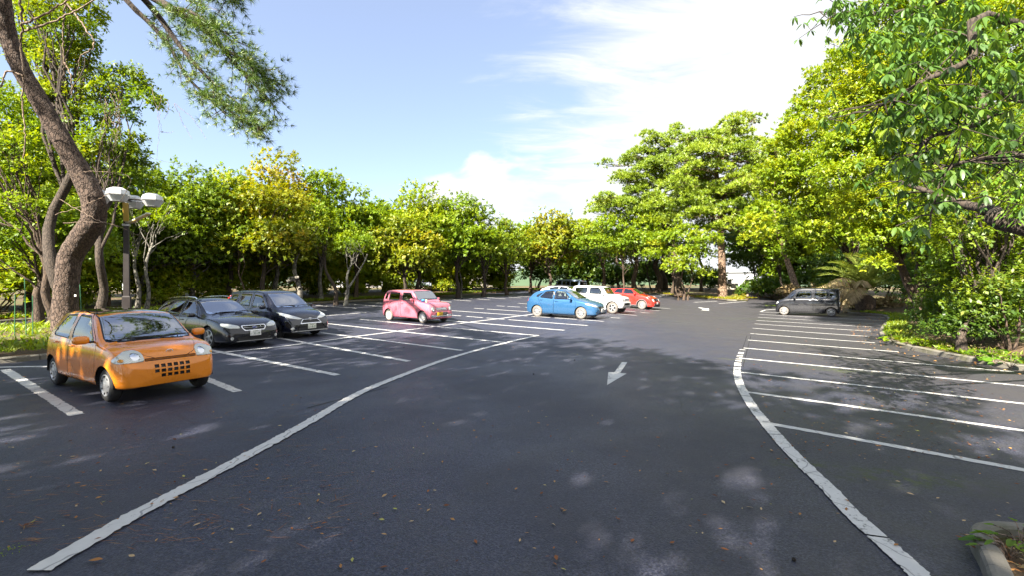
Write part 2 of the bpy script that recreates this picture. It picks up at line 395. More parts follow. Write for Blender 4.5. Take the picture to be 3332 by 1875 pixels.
# ------------------------------------------------------------------ beds with kerbs
def bed(name, outline, h, label, mound=0.12, res=0.6, noise_amp=0.05):
    """raised planting bed over a closed plan outline, as a draped triangulated mesh"""
    P = [Vector((p[0], p[1])) for p in outline]
    bm = bmesh.new()
    f = bm.faces.new([bm.verts.new((p.x, p.y, 0)) for p in P])
    xs = [p.x for p in P]; ys = [p.y for p in P]
    def lines(a, b):
        n = int(min(46, max(2, (b - a) / res))); return np.linspace(a, b, n + 1)[1:-1]
    for x in lines(min(xs), max(xs)):
        bmesh.ops.bisect_plane(bm, geom=bm.verts[:] + bm.edges[:] + bm.faces[:], plane_co=(x, 0, 0), plane_no=(1, 0, 0))
    for y in lines(min(ys), max(ys)):
        bmesh.ops.bisect_plane(bm, geom=bm.verts[:] + bm.edges[:] + bm.faces[:], plane_co=(0, y, 0), plane_no=(0, 1, 0))
    from mathutils import noise as mn
    for v in bm.verts:
        dmin = 1e9
        for a, b in zip(P, P[1:] + P[:1]):
            ab = b - a; t_ = max(0, min(1, (v.co.xy - a).dot(ab) / max(ab.length_squared, 1e-9)))
            dmin = min(dmin, (v.co.xy - a - ab * t_).length)
        k = min(1, dmin / 2.5)
        v.co.z = float(gz(v.co.x, v.co.y)) + h + k * (mound + noise_amp * mn.noise(Vector((v.co.x * 1.1, v.co.y * 1.1, 3))))
    bmesh.ops.triangulate(bm, faces=[f for f in bm.faces if len(f.verts) > 4])
    bm.normal_update()
    for f in bm.faces:
        if f.normal.z < 0: f.normal_flip()
        f.smooth = True
    me = bpy.data.meshes.new(name); bm.to_mesh(me); bm.free()
    return tag(link(name, me, M_SOIL), label, kind='structure')
def kerb(P, label, side=1, w=0.14, h=0.13, seg=0.62, gap=0.008, low=False, curve=True):
    """row of kerb stones along a plan polyline; side=+1: the stones lie to the left of the line"""
    root = tag(empty('kerb'), label, kind='structure')
    Q = resample(smooth_pl(P, 2) if curve else P, 0.155); n = int(round(seg / 0.155))
    stuff = []
    i = 0; k = 0
    while i < len(Q) - 1:
        run = Q[i:i + n + 1]; i += n
        if len(run) < 2: break
        bm = bmesh.new(); rings = []
        for j, q in enumerate(run):
            d = (run[min(j + 1, len(run) - 1)] - run[max(j - 1, 0)]).normalized(); nr = Vector((-d.y, d.x)) * side
            qq = q + d * (gap if j == 0 else (-gap if j == len(run) - 1 else 0))
            z = float(gz(q.x, q.y)); dz = random.uniform(-.004, .004) if j == 0 else 0
            prof = [(0, -.05), (0, h - .03), (.012, h - .008), (.035, h), (w - .02, h), (w, h - .015), (w, -.05)]
            rings.append([bm.verts.new((qq.x + nr.x * a, qq.y + nr.y * a, z + b)) for a, b in prof])
        for r0, r1 in zip(rings[:-1], rings[1:]):
            for a in range(6): bm.faces.new((r0[a], r0[a + 1], r1[a + 1], r1[a]))
        bm.faces.new(rings[0]); bm.faces.new(rings[-1][::-1])
        bmesh.ops.recalc_face_normals(bm, faces=bm.faces[:])
        me = bpy.data.meshes.new('kerb_stone'); bm.to_mesh(me); bm.free()
        link('kerb_stone', me, M_KERB, root); k += 1
    return root
def sp(l, dz=0.0): return [site(a, b, dz).xy for a, b in l]
bankK = [Vector((-27, 9)), Vector((-25.5, 17))] + sp([(300, 1035), (560, 1018), (800, 1002), (1016, 990), (1222, 980), (1420, 971)]) + [Vector((-1.5, 63)), Vector((8, 74)), Vector((14, 75))]
kerb(bankK, 'low concrete kerb in front of the wooded bank', side=1, seg=0.93)
bed('wooded_bank', [p + Vector((-.12, .1)) for p in bankK] + [Vector((60, 112)), Vector((-60, 112)), Vector((-60, 9))], 0.10, 'wooded bank of soil and leaf litter behind the far left kerb', mound=0.3, res=2.2)
islK = [Vector((-22, 7.5)), Vector((-14.5, 9.2)), site(0, 1186).xy, site(136, 1173).xy, Vector((-10.6, 12.2)), Vector((-11.3, 15.2)), Vector((-13, 17.3)), Vector((-16, 18.3)), Vector((-24, 15.5))]
kerb(islK, 'mossy concrete kerb around the grass island of the big pine', side=1)
bed('grass_island', [p for p in smooth_pl(islK, 1)], 0.10, 'grassy island bed under the large curved pine', mound=0.22, res=0.8)
rK = [Vector((26, 34)), site(2737, 1021).xy, site(2801, 1026).xy, site(2875, 1031).xy] + sp([(2892, 1045), (2872, 1066), (2861, 1086), (2864, 1104), (2880, 1117), (2925, 1132), (3005, 1150), (3101, 1170), (3221, 1192), (3332, 1210)]) + [Vector((11.5, 9.3)), Vector((12.5, 6)), Vector((15, 2))]
kerb(rK, 'curving concrete kerb in front of the right hand shrub bed', side=1)
bed('shrub_bed', rK + [Vector((44, 2)), Vector((50, 60)), Vector((31, 60)), Vector((27, 46))], 0.10, 'leafy planted bed beneath the trees on the right', mound=0.35, res=1.2)
pK = [Vector((8.0, 62)), Vector((9.6, 50))] + sp([(2115, 958), (2180, 966), (2246, 970), (2340, 979), (2432, 983)]) + [site(2440, 970).xy, site(2432, 952).xy]
kerb(pK, 'low kerb edging the sunlit bed of the tall pines', side=1, seg=0.93)
bed('pine_bed', pK + [Vector((40, 85)), Vector((9, 85))], 0.08, 'leaf covered bed below the tall pines', mound=0.25, res=1.2)
bed('path_bank', [site(2500, 975).xy, site(2490, 955).xy, Vector((36, 62)), Vector((48, 85)), Vector((60, 85)), Vector((60, 40)), Vector((30, 42))], 0.08, 'shaded bank on the right of the footpath', mound=0.3, res=2.0)
nK = [(2.2 + .9, 1.2), (2.55 + .35, 1.7)]
nK = [site(3300, 2050, .1).xy, site(3240, 1930, .1).xy, site(3195, 1800, .1).xy, site(3160, 1745, .1).xy, site(3157, 1722, .1).xy, site(3170, 1707, .1).xy, site(3224, 1700, .1).xy, site(3332, 1708, .1).xy, site(3600, 1735, .1).xy, Vector((4.9, 2.7)), Vector((5.0, 2.0)), Vector((4.0, 1.6)), Vector((2.95, 1.75)), site(3300, 2050, .1).xy]
kerb(nK, 'weathered rounded concrete kerb of the planter at the bottom right corner', side=-1, w=0.11, h=0.12, seg=0.31, gap=0.002)
bed('planter_bed', [p for p in smooth_pl(nK, 1)], 0.05, 'soil of the small planter in the bottom right corner', mound=0.02, res=0.25, noise_amp=0.015)
# ================================================================== VEGETATION
def leaf_mat(name, stops, trans=0.50, gloss=0.03, rough=0.5, tcol=None):
    m, t, out = new_mat(name); N = NT(t)
    a = N.n('ShaderNodeAttribute', attribute_name='tint').outputs['Fac']
    c = N.ramp(a, stops)
    tc_ = N.mixc(1.0, c, tcol or (1.25, 1.15, 0.5), 'MULTIPLY')
    d = N.n('ShaderNodeBsdfDiffuse', ins={0: c}); tr = N.n('ShaderNodeBsdfTranslucent', ins={0: tc_})
    g = N.n('ShaderNodeBsdfGlossy', ins={0: (0.9, 0.95, 0.9, 1), 1: rough})
    m1 = N.n('ShaderNodeMixShader', ins={0: trans, 1: d.outputs[0], 2: tr.outputs[0]})
    m2 = N.n('ShaderNodeMixShader', ins={0: gloss, 1: m1.outputs[0], 2: g.outputs[0]})
    t.links.new(m2.outputs[0], out.inputs[0]); return m
def bark_mat(name, a, b, scale=6.0, stretch=0.25, bump=1.0, dist=0.04, lichen=None, edge=.35):
    m, t, out = new_mat(name); N = NT(t)
    tcn = N.n('ShaderNodeTexCoord').outputs['Object']
    mp = N.n('ShaderNodeMapping', ins={0: tcn, 'Scale': (1, 1, stretch)}).outputs[0]
    dn = N.n('ShaderNodeTexNoise', ins={'Vector': mp, 'Scale': scale * .6, 'Detail': 3.0})
    mx = N.n('ShaderNodeMix', data_type='RGBA', ins={0: 0.12}); t.links.new(mp, mx.inputs[6]); t.links.new(dn.outputs['Color'], mx.inputs[7])
    v = N.n('ShaderNodeTexVoronoi', feature='DISTANCE_TO_EDGE', ins={'Vector': mx.outputs[2], 'Scale': scale}).outputs['Distance']
    f = N.noise(mp, scale * 4, 6, 0.7)
    plate = N.sstep(v, 0.0, 0.16)
    c = N.mixc(f, a, b); c = N.mixc(N.math('SUBTRACT', 1.0, plate), c, tuple(x * edge for x in a))
    if lichen:
        c = N.mixc(N.sstep(N.noise(tcn, 1.6, 5, 0.65), 0.5, 0.68, 0, 0.7), c, lichen)
    h = N.math('ADD', plate, N.math('MULTIPLY', f, 0.5))
    pbsdf(N, out, Base_Color=c, Roughness=0.9, Normal=N.bump(h, bump, dist)); return m
LM = {
 'bright': leaf_mat('bright_yellow_green_leaves', [(0, (.072, .150, .005)), (.45, (.175, .280, .005)), (.8, (.300, .370, .008)), (1, (.40, .39, .012))]),
 'mid': leaf_mat('mid_green_leaves', [(0, (.038, .095, .006)), (.45, (.130, .215, .006)), (.8, (.235, .300, .008)), (1, (.31, .33, .012))]),
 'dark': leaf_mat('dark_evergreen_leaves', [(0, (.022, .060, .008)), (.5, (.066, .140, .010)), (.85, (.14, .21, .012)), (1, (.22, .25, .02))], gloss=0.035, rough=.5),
 'autumn': leaf_mat('yellowing_leaves', [(0, (.06, .105, .006)), (.4, (.18, .235, .006)), (.75, (.36, .335, .010)), (1, (.48, .27, .02))]),
 'pine': leaf_mat('pine_needles', [(0, (.08, .15, .012)), (.5, (.22, .315, .010)), (1, (.38, .41, .02))], trans=0.25, gloss=0.05),
 'pinedark': leaf_mat('dark_pine_needles', [(0, (.045, .10, .022)), (.5, (.10, .19, .028)), (.85, (.22, .28, .03)), (1, (.34, .28, .05))], trans=0.2, gloss=0.06),
 'large': leaf_mat('large_oval_leaves', [(0, (.048, .120, .014)), (.5, (.085, .185, .014)), (.8, (.18, .275, .012)), (1, (.38, .40, .02))], gloss=0.07, rough=0.42),
 'fresh': leaf_mat('fresh_green_leaves', [(0, (.06, .16, .010)), (.5, (.12, .25, .012)), (1, (.24, .35, .02))]),
 'palm': leaf_mat('palm_leaflets', [(0, (.10, .16, .03)), (.6, (.24, .30, .05)), (1, (.42, .40, .10))], trans=.25),
 'drypalm': leaf_mat('dry_palm_leaflets', [(0, (.15, .10, .045)), (.5, (.30, .22, .105)), (1, (.45, .36, .18))], trans=.2, tcol=(1, .9, .7)),
 'litter': leaf_mat('fallen_leaf', [(0, (.10, .035, .015)), (.4, (.28, .10, .03)), (.7, (.42, .22, .07)), (.9, (.50, .38, .22)), (1, (.35, .36, .06))], trans=.1, tcol=(1, .8, .5)),
 'grass': leaf_mat('grass_blades', [(0, (.05, .10, .008)), (.5, (.15, .22, .010)), (.85, (.30, .30, .02)), (1, (.42, .32, .08))], trans=.35),
}
BK = {
 'pine': bark_mat('pine_bark', (.056, .035, .025), (.150, .105, .078), 15, .45, .8, .035, edge=.6),
 'warm': bark_mat('pale_pine_bark', (.17, .105, .065), (.34, .23, .155), 8, .4, 0.9, .05),
 'dark': bark_mat('dark_bark', (.032, .023, .016), (.085, .062, .045), 16, .3, .6, .02, edge=.65),
 'grey': bark_mat('smooth_grey_bark', (.10, .09, .075), (.23, .21, .175), 5, .6, .3, .015, lichen=(.30, .30, .25)),
 'brown': bark_mat('brown_bark', (.050, .032, .022), (.125, .085, .055), 14, .3, .6, .02, edge=.65),
 'vine': bark_mat('vine_bark', (.16, .11, .075), (.34, .25, .18), 20, .3, .4, .004),
}

def unit(v): return v / (np.linalg.norm(v, axis=-1, keepdims=True) + 1e-9)
def rand_dirs(n): return unit(RNG.normal(size=(n, 3)))
def tube_np(P, R, seg=8, rough=0.0, cap=True):
    """tapered tube along points P with radii R -> V, F(list quads as array)"""
    P = np.asarray(P, float); R = np.asarray(R, float); n = len(P)
    T = np.gradient(P, axis=0); T = unit(T)
    ref = np.array([1.0, 0.13, 0.07]); V = np.zeros((n, seg, 3))
    a = np.linspace(0, 2 * pi, seg, endpoint=False)
    for i in range(n):
        u = ref - T[i] * ref.dot(T[i]); u /= np.linalg.norm(u); w = np.cross(T[i], u); ref = u
        r = R[i] * (1 + (rough * RNG.normal(size=seg) if rough else 0))
        V[i] = P[i] + (np.cos(a)[:, None] * u + np.sin(a)[:, None] * w) * np.reshape(r, (-1, 1))
    idx = np.arange(n * seg).reshape(n, seg); nx = np.roll(idx, -1, 1)
    F = np.stack([idx[:-1].ravel(), nx[:-1].ravel(), nx[1:].ravel(), idx[1:].ravel()], 1)
    return V.reshape(-1, 3), F
def spline(P, n=20):
    """catmull-rom through P (k,d)"""
    P = np.asarray(P, float); k = len(P)
    Q = np.vstack([2 * P[0] - P[1], P, 2 * P[-1] - P[-2]]); out = []
    for s in np.linspace(0, k - 1 - 1e-6, n):
        i = int(s); t = s - i; a, b, c, d = Q[i:i + 4]
        out.append(.5 * (2 * b + (c - a) * t + (2 * a - 5 * b + 4 * c - d) * t * t + (3 * b - a - 3 * c + d) * t ** 3))
    return np.array(out)
class Acc:
    def __init__(s): s.V = []; s.F = []; s.A = []; s.n = 0
    def add(s, V, F, a=None):
        s.V.append(V); s.F.append(F + s.n); s.n += len(V); s.A.append(np.full(len(V), 0.5) if a is None else a)
    def tube(s, P, R, seg=8, rough=0.0): s.add(*tube_np(P, R, seg, rough))
    def mesh(s, name, smooth=True, attr=False):
        return mesh_np(name, np.vstack(s.V), np.vstack(s.F), smooth, {'tint': np.concatenate(s.A)} if attr else None)
def leaves(base, dirs, normals, length, width, tint, fold=0.25, droop=0.0):
    """folded diamond leaves. base (n,3), dirs along the leaf"""
    n = len(base); L = np.broadcast_to(length, (n,))[:, None]; Wd = np.broadcast_to(width, (n,))[:, None]
    d = unit(dirs); side = unit(np.cross(d, normals)); nr = np.cross(side, d)
    mid = base + d * L * .45 - nr * fold * Wd * .5
    tip = base + d * L - np.array([0, 0, 1.0]) * droop * L
    V = np.stack([base, mid + side * Wd * .5 + nr * fold * Wd, tip, mid - side * Wd * .5 + nr * fold * Wd], 1).reshape(-1, 3)
    F = np.arange(4 * n).reshape(n, 4)
    return V, F, np.repeat(np.clip(tint, 0, 1), 4)
def clump_twigs(clumps, density, shell=0.55, squash=0.8):
    """twig tips spread over the shells of clump ellipsoids. clumps: (x,y,z,r)"""
    C = np.asarray(clumps, float); P = []; O = []; T = []
    for x, y, z, r in C:
        n = max(6, int(density * r * r)); d = rand_dirs(n)
        d[:, 2] = np.where(d[:, 2] < -.35, -d[:, 2] * .8, d[:, 2])
        rr = r * (shell + (1 - shell) * RNG.random(n) ** .6)
        lump = 1 + .22 * np.sin(d[:, 0] * 5 + x) * np.sin(d[:, 1] * 4.3 + y) + .15 * np.sin(d[:, 2] * 7 + z)
        p = np.array([x, y, z]) + d * (rr * lump)[:, None] * np.array([1, 1, squash])
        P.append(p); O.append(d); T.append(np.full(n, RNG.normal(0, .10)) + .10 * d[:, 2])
    return np.vstack(P), np.vstack(O), np.concatenate(T)
def crown_mesh(name, clumps, density=90, per=7, leaf=.14, aspect=.5, tint=.5, var=.13, droop=.15, squash=.8, spread=1.0, shell=.55):
    P, O, T = clump_twigs(clumps, density, shell, squash)
    n = len(P); up = np.array([0, 0, 1.0])
    axis = unit(O + rand_dirs(n) * .55 + up * .15)
    b = np.repeat(P, per, 0); ax = np.repeat(axis, per, 0); m = len(b)
    rad = unit(np.cross(ax, rand_dirs(m)))
    d = unit(rad * spread + ax * (.35 + .5 * RNG.random((m, 1))) - up * droop)
    b = b + ax * (RNG.random((m, 1)) - .5) * leaf * 1.6 + rad * leaf * .08
    nr = unit(ax * .7 + up * .75 + rand_dirs(m) * .45)
    L = leaf * (.7 + .6 * RNG.random(m))
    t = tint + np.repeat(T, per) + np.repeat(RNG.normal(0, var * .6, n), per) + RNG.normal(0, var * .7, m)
    if leaf >= .16:      # far crowns: one three-cornered leaf each
        sd = unit(np.cross(d, nr)) * (L * aspect * .78)[:, None]
        V = np.stack([b + sd, b + d * L[:, None] * 1.05, b - sd], 1).reshape(-1, 3)
        return mesh_np(name, V, np.arange(3 * m).reshape(m, 3), False, {'tint': np.repeat(np.clip(t, 0, 1), 3)})
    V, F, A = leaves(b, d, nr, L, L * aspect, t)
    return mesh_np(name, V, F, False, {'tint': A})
def limb_to(acc, a, b, r0, r1, seg=6, sag=.12, n=7):
    a = np.asarray(a, float); b = np.asarray(b, float); L = np.linalg.norm(b - a)
    t = np.linspace(0, 1, n)[:, None]
    mid = (a + b) / 2 + RNG.normal(size=3) * L * .07 + np.array([0, 0, L * sag])
    P = (1 - t) ** 2 * a + 2 * t * (1 - t) * mid + t ** 2 * b
    P[1:-1] += RNG.normal(size=(n - 2, 3)) * L * .018
    acc.tube(P, r0 + (r1 - r0) * np.linspace(0, 1, n) ** .8, seg, .05)
def trunk_tubes(acc, base, top, r0, r1, bend=.25, n=12, seg=10, flare=1.5, pts=None):
    base = np.asarray(base, float); top = np.asarray(top, float)
    if pts is None:
        k = 4; L = np.linalg.norm(top - base)
        ctl = [base + (top - base) * i / k + (RNG.normal(size=3) * L * bend * .16 * np.array([1, 1, .2]) if 0 < i < k else 0) for i in range(k + 1)]
    else: ctl = pts
    P = spline(ctl, n); t = np.linspace(0, 1, n)
    R_ = r0 + (r1 - r0) * t; R_ = R_ * (1 + (flare - 1) * np.exp(-t * n * .8))
    P[0, 2] -= .25
    acc.tube(P, R_, seg, .04); return P, R_
TREES = []
def ground_at(x, y, up=0.25): return float(gz(x, y)) + up
def tree(label, base, clumps, kind='mid', bark='dark', r=.16, density=90, per=7, leaf=.14, aspect=.5, tint=.5, name='broadleaf_tree', trunks=None, group=None,
         fork=None, droop=.15, squash=.8, limbs=14, up=.25, cat='tree', var=.13, shell=.55, lean=(0, 0)):
    x, y = base; z = ground_at(x, y, up)
    root = empty(name, (x, y, z)); tag(root, label, cat, group)
    C = np.asarray(clumps, float).copy(); C[:, :3] -= np.array([x, y, z])
    acc = Acc()
    cz = float(np.average(C[:, 2], weights=C[:, 3] ** 2)); cc = np.average(C[:, :3], axis=0, weights=C[:, 3] ** 2)
    tops = []
    if trunks is None: trunks = [((0, 0), None, 1.0)]
    for (ox, oy), pts, k in trunks:
        fk = fork if fork else max(.8, cz * .62)
        if pts is None: tp = np.array([cc[0] * .35 + ox * 2 + lean[0], cc[1] * .35 + oy * 2 + lean[1], fk])
        P, R_ = trunk_tubes(acc, (ox, oy, 0), tp if pts is None else None, r * k, r * k * .6, pts=pts)
        tops.append((P, R_))
    order = np.argsort(-C[:, 3])[:limbs]
    for i in order:
        P, R_ = tops[int(RNG.integers(len(tops)))]
        j = int(len(P) * (.55 + .44 * RNG.random())); j = min(j, len(P) - 1)
        if P[j, 2] > C[i, 2]: j = int(len(P) * .5)
        limb_to(acc, P[j], C[i, :3], R_[j] * .48, .015)
        for _ in range(2):
            limb_to(acc, (P[j] + C[i, :3]) / 2 + RNG.normal(size=3) * .12, C[i, :3] + rand_dirs(1)[0] * C[i, 3] * .8, R_[j] * .22, .008, 5)
    link('trunk', acc.mesh('trunk'), BK[bark], root)
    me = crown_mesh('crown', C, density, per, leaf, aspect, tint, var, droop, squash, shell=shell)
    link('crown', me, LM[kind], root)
    TREES.append(root); return root
def blob_clumps(cx, cy, cz, rx, ry, rz, n, rmin, rmax, low=-.6):
    """clumps scattered over an ellipsoidal crown envelope"""
    out = []
    while len(out) < n:
        d = rand_dirs(1)[0]
        if d[2] < low: continue
        k = .45 + .5 * RNG.random()
        out.append((cx + d[0] * rx * k, cy + d[1] * ry * k, cz + d[2] * rz * k, rmin + (rmax - rmin) * RNG.random()))
    return out
def bank_tree(label, dpx, Y, dtop, dw, kind, tint=.5, bark='dark', low=690, **k):
    """tree of the wooded bank: display column dpx, distance Y, crown top row dtop, crown width dw (display px)"""
    s = D / FPX * Y
    top = atd(dpx, dtop, Y); x = top.x; zt = top.z
    rx = dw * s / 2; zb = ground_at(x, Y) + (1.0 if low is None else max(.6, CAM_H - (low * D - HOR) / FPX * Y - ground_at(x, Y)))
    rz = (zt - zb) / 2 * 1.04; cz = (zt + zb) / 2
    n = int(14 + 5 * rx)
    C = blob_clumps(x, Y + rx * .35, cz, rx * .92, rx * .85, rz * .92, n, .26 * rx + .35, .40 * rx + .5)
    C.append((x, Y + .3, zt - .45 * rx * .4 - .3, .42 * rx + .3))
    q = Y / 34.0; k.setdefault('density', 38 / q ** 1.4); k.setdefault('leaf', .205 * q ** .62); k.setdefault('per', 6)
    return tree(label, (x, Y + .6), C, kind, bark, tint=tint, r=k.pop('r', .13 + .018 * rx), group='trees of the wooded bank', **k)

# ---- the wooded bank, left to right
G_ = 'trees of the wooded bank'
BT = [
 ('tall leafy tree filling the left edge behind the big curved pine', 40, 24, 250, 420, 'mid', .55, 'dark'),
 ('yellow green tree at the left edge of the bank, below the overhanging limbs', 60, 20, 470, 300, 'bright', .42, 'brown'),
 ('dense green tree just behind the lamp post', 330, 29, 425, 330, 'mid', .55, 'grey'),
 ('green tree between lamp post and black estate car', 470, 31, 428, 260, 'mid', .48, 'grey'),
 ('bushy tree with yellowish crown above the black estate car', 570, 33, 432, 230, 'bright', .55, 'dark'),
 ('tallest orange tinted tree of the wooded bank', 690, 36, 384, 230, 'autumn', .62, 'grey'),
 ('lower yellowing tree in front of the orange tinted one', 650, 32, 470, 260, 'autumn', .45, 'dark'),
 ('light green tree with pale forked trunk right of the orange tinted one', 800, 38, 432, 210, 'bright', .45, 'grey'),
 ('bright green tree with layered crown left of the sky gap', 890, 40, 468, 170, 'bright', .5, 'brown'),
 ('broad yellow green tree above the pink car', 1050, 43, 468, 230, 'bright', .62, 'dark'),
 ('rounded golden green tree right above the pink car roof', 1010, 40, 545, 180, 'autumn', .40, 'dark'),
 ('drooping leafed tree right of the pink car', 1150, 45, 492, 190, 'bright', .42, 'dark'),
 ('darker green tree at the right end of the dense bank', 1215, 47, 522, 130, 'mid', .6, 'dark'),
 ('small airy tree in the low dip of the tree line', 1275, 52, 555, 110, 'mid', .62, 'brown'),
 ('spreading yellow tree beyond the blue hatchback', 1385, 56, 534, 190, 'autumn', .48, 'brown'),
 ('green tree with fine leaves above the grey van', 1335, 60, 560, 130, 'bright', .45, 'brown'),
]
for l, dpx, Y, dt, dw, kd, ti, bk in BT:
    bank_tree(l, dpx, Y, dt, dw, kd, ti, bk, low=738 if Y < 50 else 715)
# pale and dark bare trunks one can pick out under the bank canopy, each with its own small crown
for l, bx, by, tx, ty, Y, r, bk in (
  ('slim tree with wavy pale trunk right behind the lamp post', 345, 778, 352, 600, 26, .11, 'grey'),
  ('slim tree with smooth whitish trunk leaning right by the lamp post', 368, 780, 385, 610, 25, .10, 'grey'),
  ('slender brown trunked tree left of the lamp post', 272, 775, 268, 610, 27, .08, 'brown'),
  ('tree with thick bent grey trunk and cut stub above the dark minivan', 752, 765, 745, 640, 33, .20, 'grey'),
  ('tree with dark slanting trunk right of the bent grey trunk', 845, 752, 815, 640, 34, .14, 'dark'),
  ('tree with forked whitish trunk left of the pink car', 870, 755, 885, 660, 33.5, .12, 'grey'),
  ('thin tree with pale straight stem right of the pink car', 1160, 738, 1158, 640, 47, .07, 'grey'),
  ('thin brown trunked tree above the black estate car', 612, 752, 606, 640, 31, .07, 'brown')):
    b = atd(bx, by, Y); tp = atd(tx, ty, Y + .8)
    h = tp.z - ground_at(b.x, Y)
    pts = [np.array([0, 0, 0.]), np.array([(tp.x - b.x) * .15 + .1, .1, h * .3]), np.array([(tp.x - b.x) * .6 - .12, .3, h * .65]), np.array([tp.x - b.x, .8, h])]
    trs = [((0, 0), pts, 1.0)]
    if 'forked' in l: trs.append(((.05, 0), [np.array([0, 0, h * .28]), np.array([.6, .1, h * .6]), np.array([1.2, .2, h * .95]), np.array([1.5, .3, h * 1.2])], .62))
    C = [(tp.x + RNG.normal() * .7, Y + 1 + RNG.normal() * .6, tp.z + .5 + RNG.random() * 2.0, .7 + .4 * RNG.random()) for _ in range(7)]
    t_ = tree(l, (b.x, Y), C, 'mid' if 'brown' in l else 'bright', bk, r=r, tint=.45, density=60, leaf=.15, per=6, trunks=trs, limbs=6, group=G_)
    if 'stub' in l:
        a_ = Acc(); a_.tube([(.0, -.05, h * .52), (-.35, -.3, h * .50), (-.62, -.5, h * .44)], [.16, .17, .15], 10, .05)
        link('cut_stub', a_.mesh('cut_stub'), BK['grey'], t_)
# second row behind the bank, closing the view between the first crowns
for i, (dpx, Y, dt, dw) in enumerate(((-60, 34, 330, 420), (180, 38, 450, 320), (420, 42, 470, 300), (600, 44, 480, 300), (780, 48, 500, 280), (960, 52, 520, 260), (1120, 56, 545, 240), (1260, 64, 585, 200), (1480, 70, 585, 260))):
    lab = ['behind the leftmost crown', 'behind the lamp heads', 'behind the wavy pale trunk', 'behind the black estate car', 'behind the bent grey trunk', 'behind the sky gap', 'behind the drooping leafed tree', 'behind the low dip', 'behind the yellow spreading tree'][i]
    bank_tree('dark second row tree of the bank standing ' + lab, dpx, Y, dt, dw, 'mid', .45, 'dark', low=700, density=5, leaf=.42)

for i, (dpx, Y, dt, dw, kd) in enumerate(((1960, 62, 520, 240, 'dark'), (2060, 54, 480, 260, 'mid'), (2170, 50, 450, 260, 'mid'), (2290, 44, 440, 280, 'dark'), (2410, 40, 400, 300, 'mid'), (2540, 34, 380, 320, 'dark'))):
    bank_tree('background tree standing ' + ['beyond the mouth of the footpath', 'beyond the leaning pine', 'beyond the palm fronds', 'beyond the many trunked bright tree', 'in the deep green behind the right hand shrubs', 'farthest right behind the dense evergreen'][i], dpx, Y, dt, dw, kd, .5, 'dark', low=735, density=16, leaf=.32)
# ---- shrubs
def shrub(label, x, y, w, h, kind='dark', tint=.5, leaf=.12, density=110, group=None, up=.2, per=6, aspect=.5, name='shrub', cat='shrub', n=None, droop=.15):
    z = ground_at(x, y, up); root = empty(name, (x, y, z)); tag(root, label, cat, group)
    C = blob_clumps(0, 0, h * .45, w * .42, w * .36, h * .48, n or int(6 + 3 * w), .22 * w, .34 * w, low=-.5)
    acc = Acc()
    for i in range(5):
        c = C[int(RNG.integers(len(C)))]; limb_to(acc, (RNG.normal() * .1, RNG.normal() * .1, -.15), c[:3], .03 + .008 * h, .006, 5)
    link('stem', acc.mesh('stem'), BK['brown'], root)
    link('foliage', crown_mesh('foliage', C, density, per, leaf, aspect, tint, .13, droop), LM[kind], root)
    return root
bx = [(-24.8, 21.5), (-24, 26), (-22.8, 30), (-21.4, 34), (-19.6, 38), (-17.6, 42.5), (-14.8, 47), (-12, 51), (-8.6, 55.5), (-5.0, 60), (-1.2, 65)]
near_what = ['at the far left edge', 'behind the big curved pine', 'left of the lamp post', 'behind the lamp post', 'behind the black estate car', 'behind the dark minivan', 'right of the dark minivan roof',
             'left of the pink car', 'right behind the pink car', 'between pink car and blue hatchback', 'beyond the blue hatchback']
for i, (x, y) in enumerate(bx):
    for j in range(4):
        kd = ['mid', 'bright', 'bright', 'bright'][j] if i % 2 else ['bright', 'bright', 'mid', 'bright'][j]
        pos_ = ['low leafy', 'medium', 'tall', 'tallest rear'][j]
        shrub('%s shrub on the wooded bank %s' % (pos_, near_what[i]), x + [-.6, -1.6, -3.2, -5.6][j] + RNG.normal() * .5, y + [-.5, 1.2, 2.0, -.6][j] + RNG.normal() * .4,
              [1.9, 3.4, 4.8, 5.6][j] * (1 + .012 * y), [1.0, 2.6, 4.4, 5.8][j] * (1 + .008 * y), kd, .72, leaf=(.11 + .0012 * y) * [1.0, 1.25, 1.6, 1.9][j], density=[64, 34, 15, 10][j] * min(1.3, 34.0 / y), group='shrubs along the wooded bank')

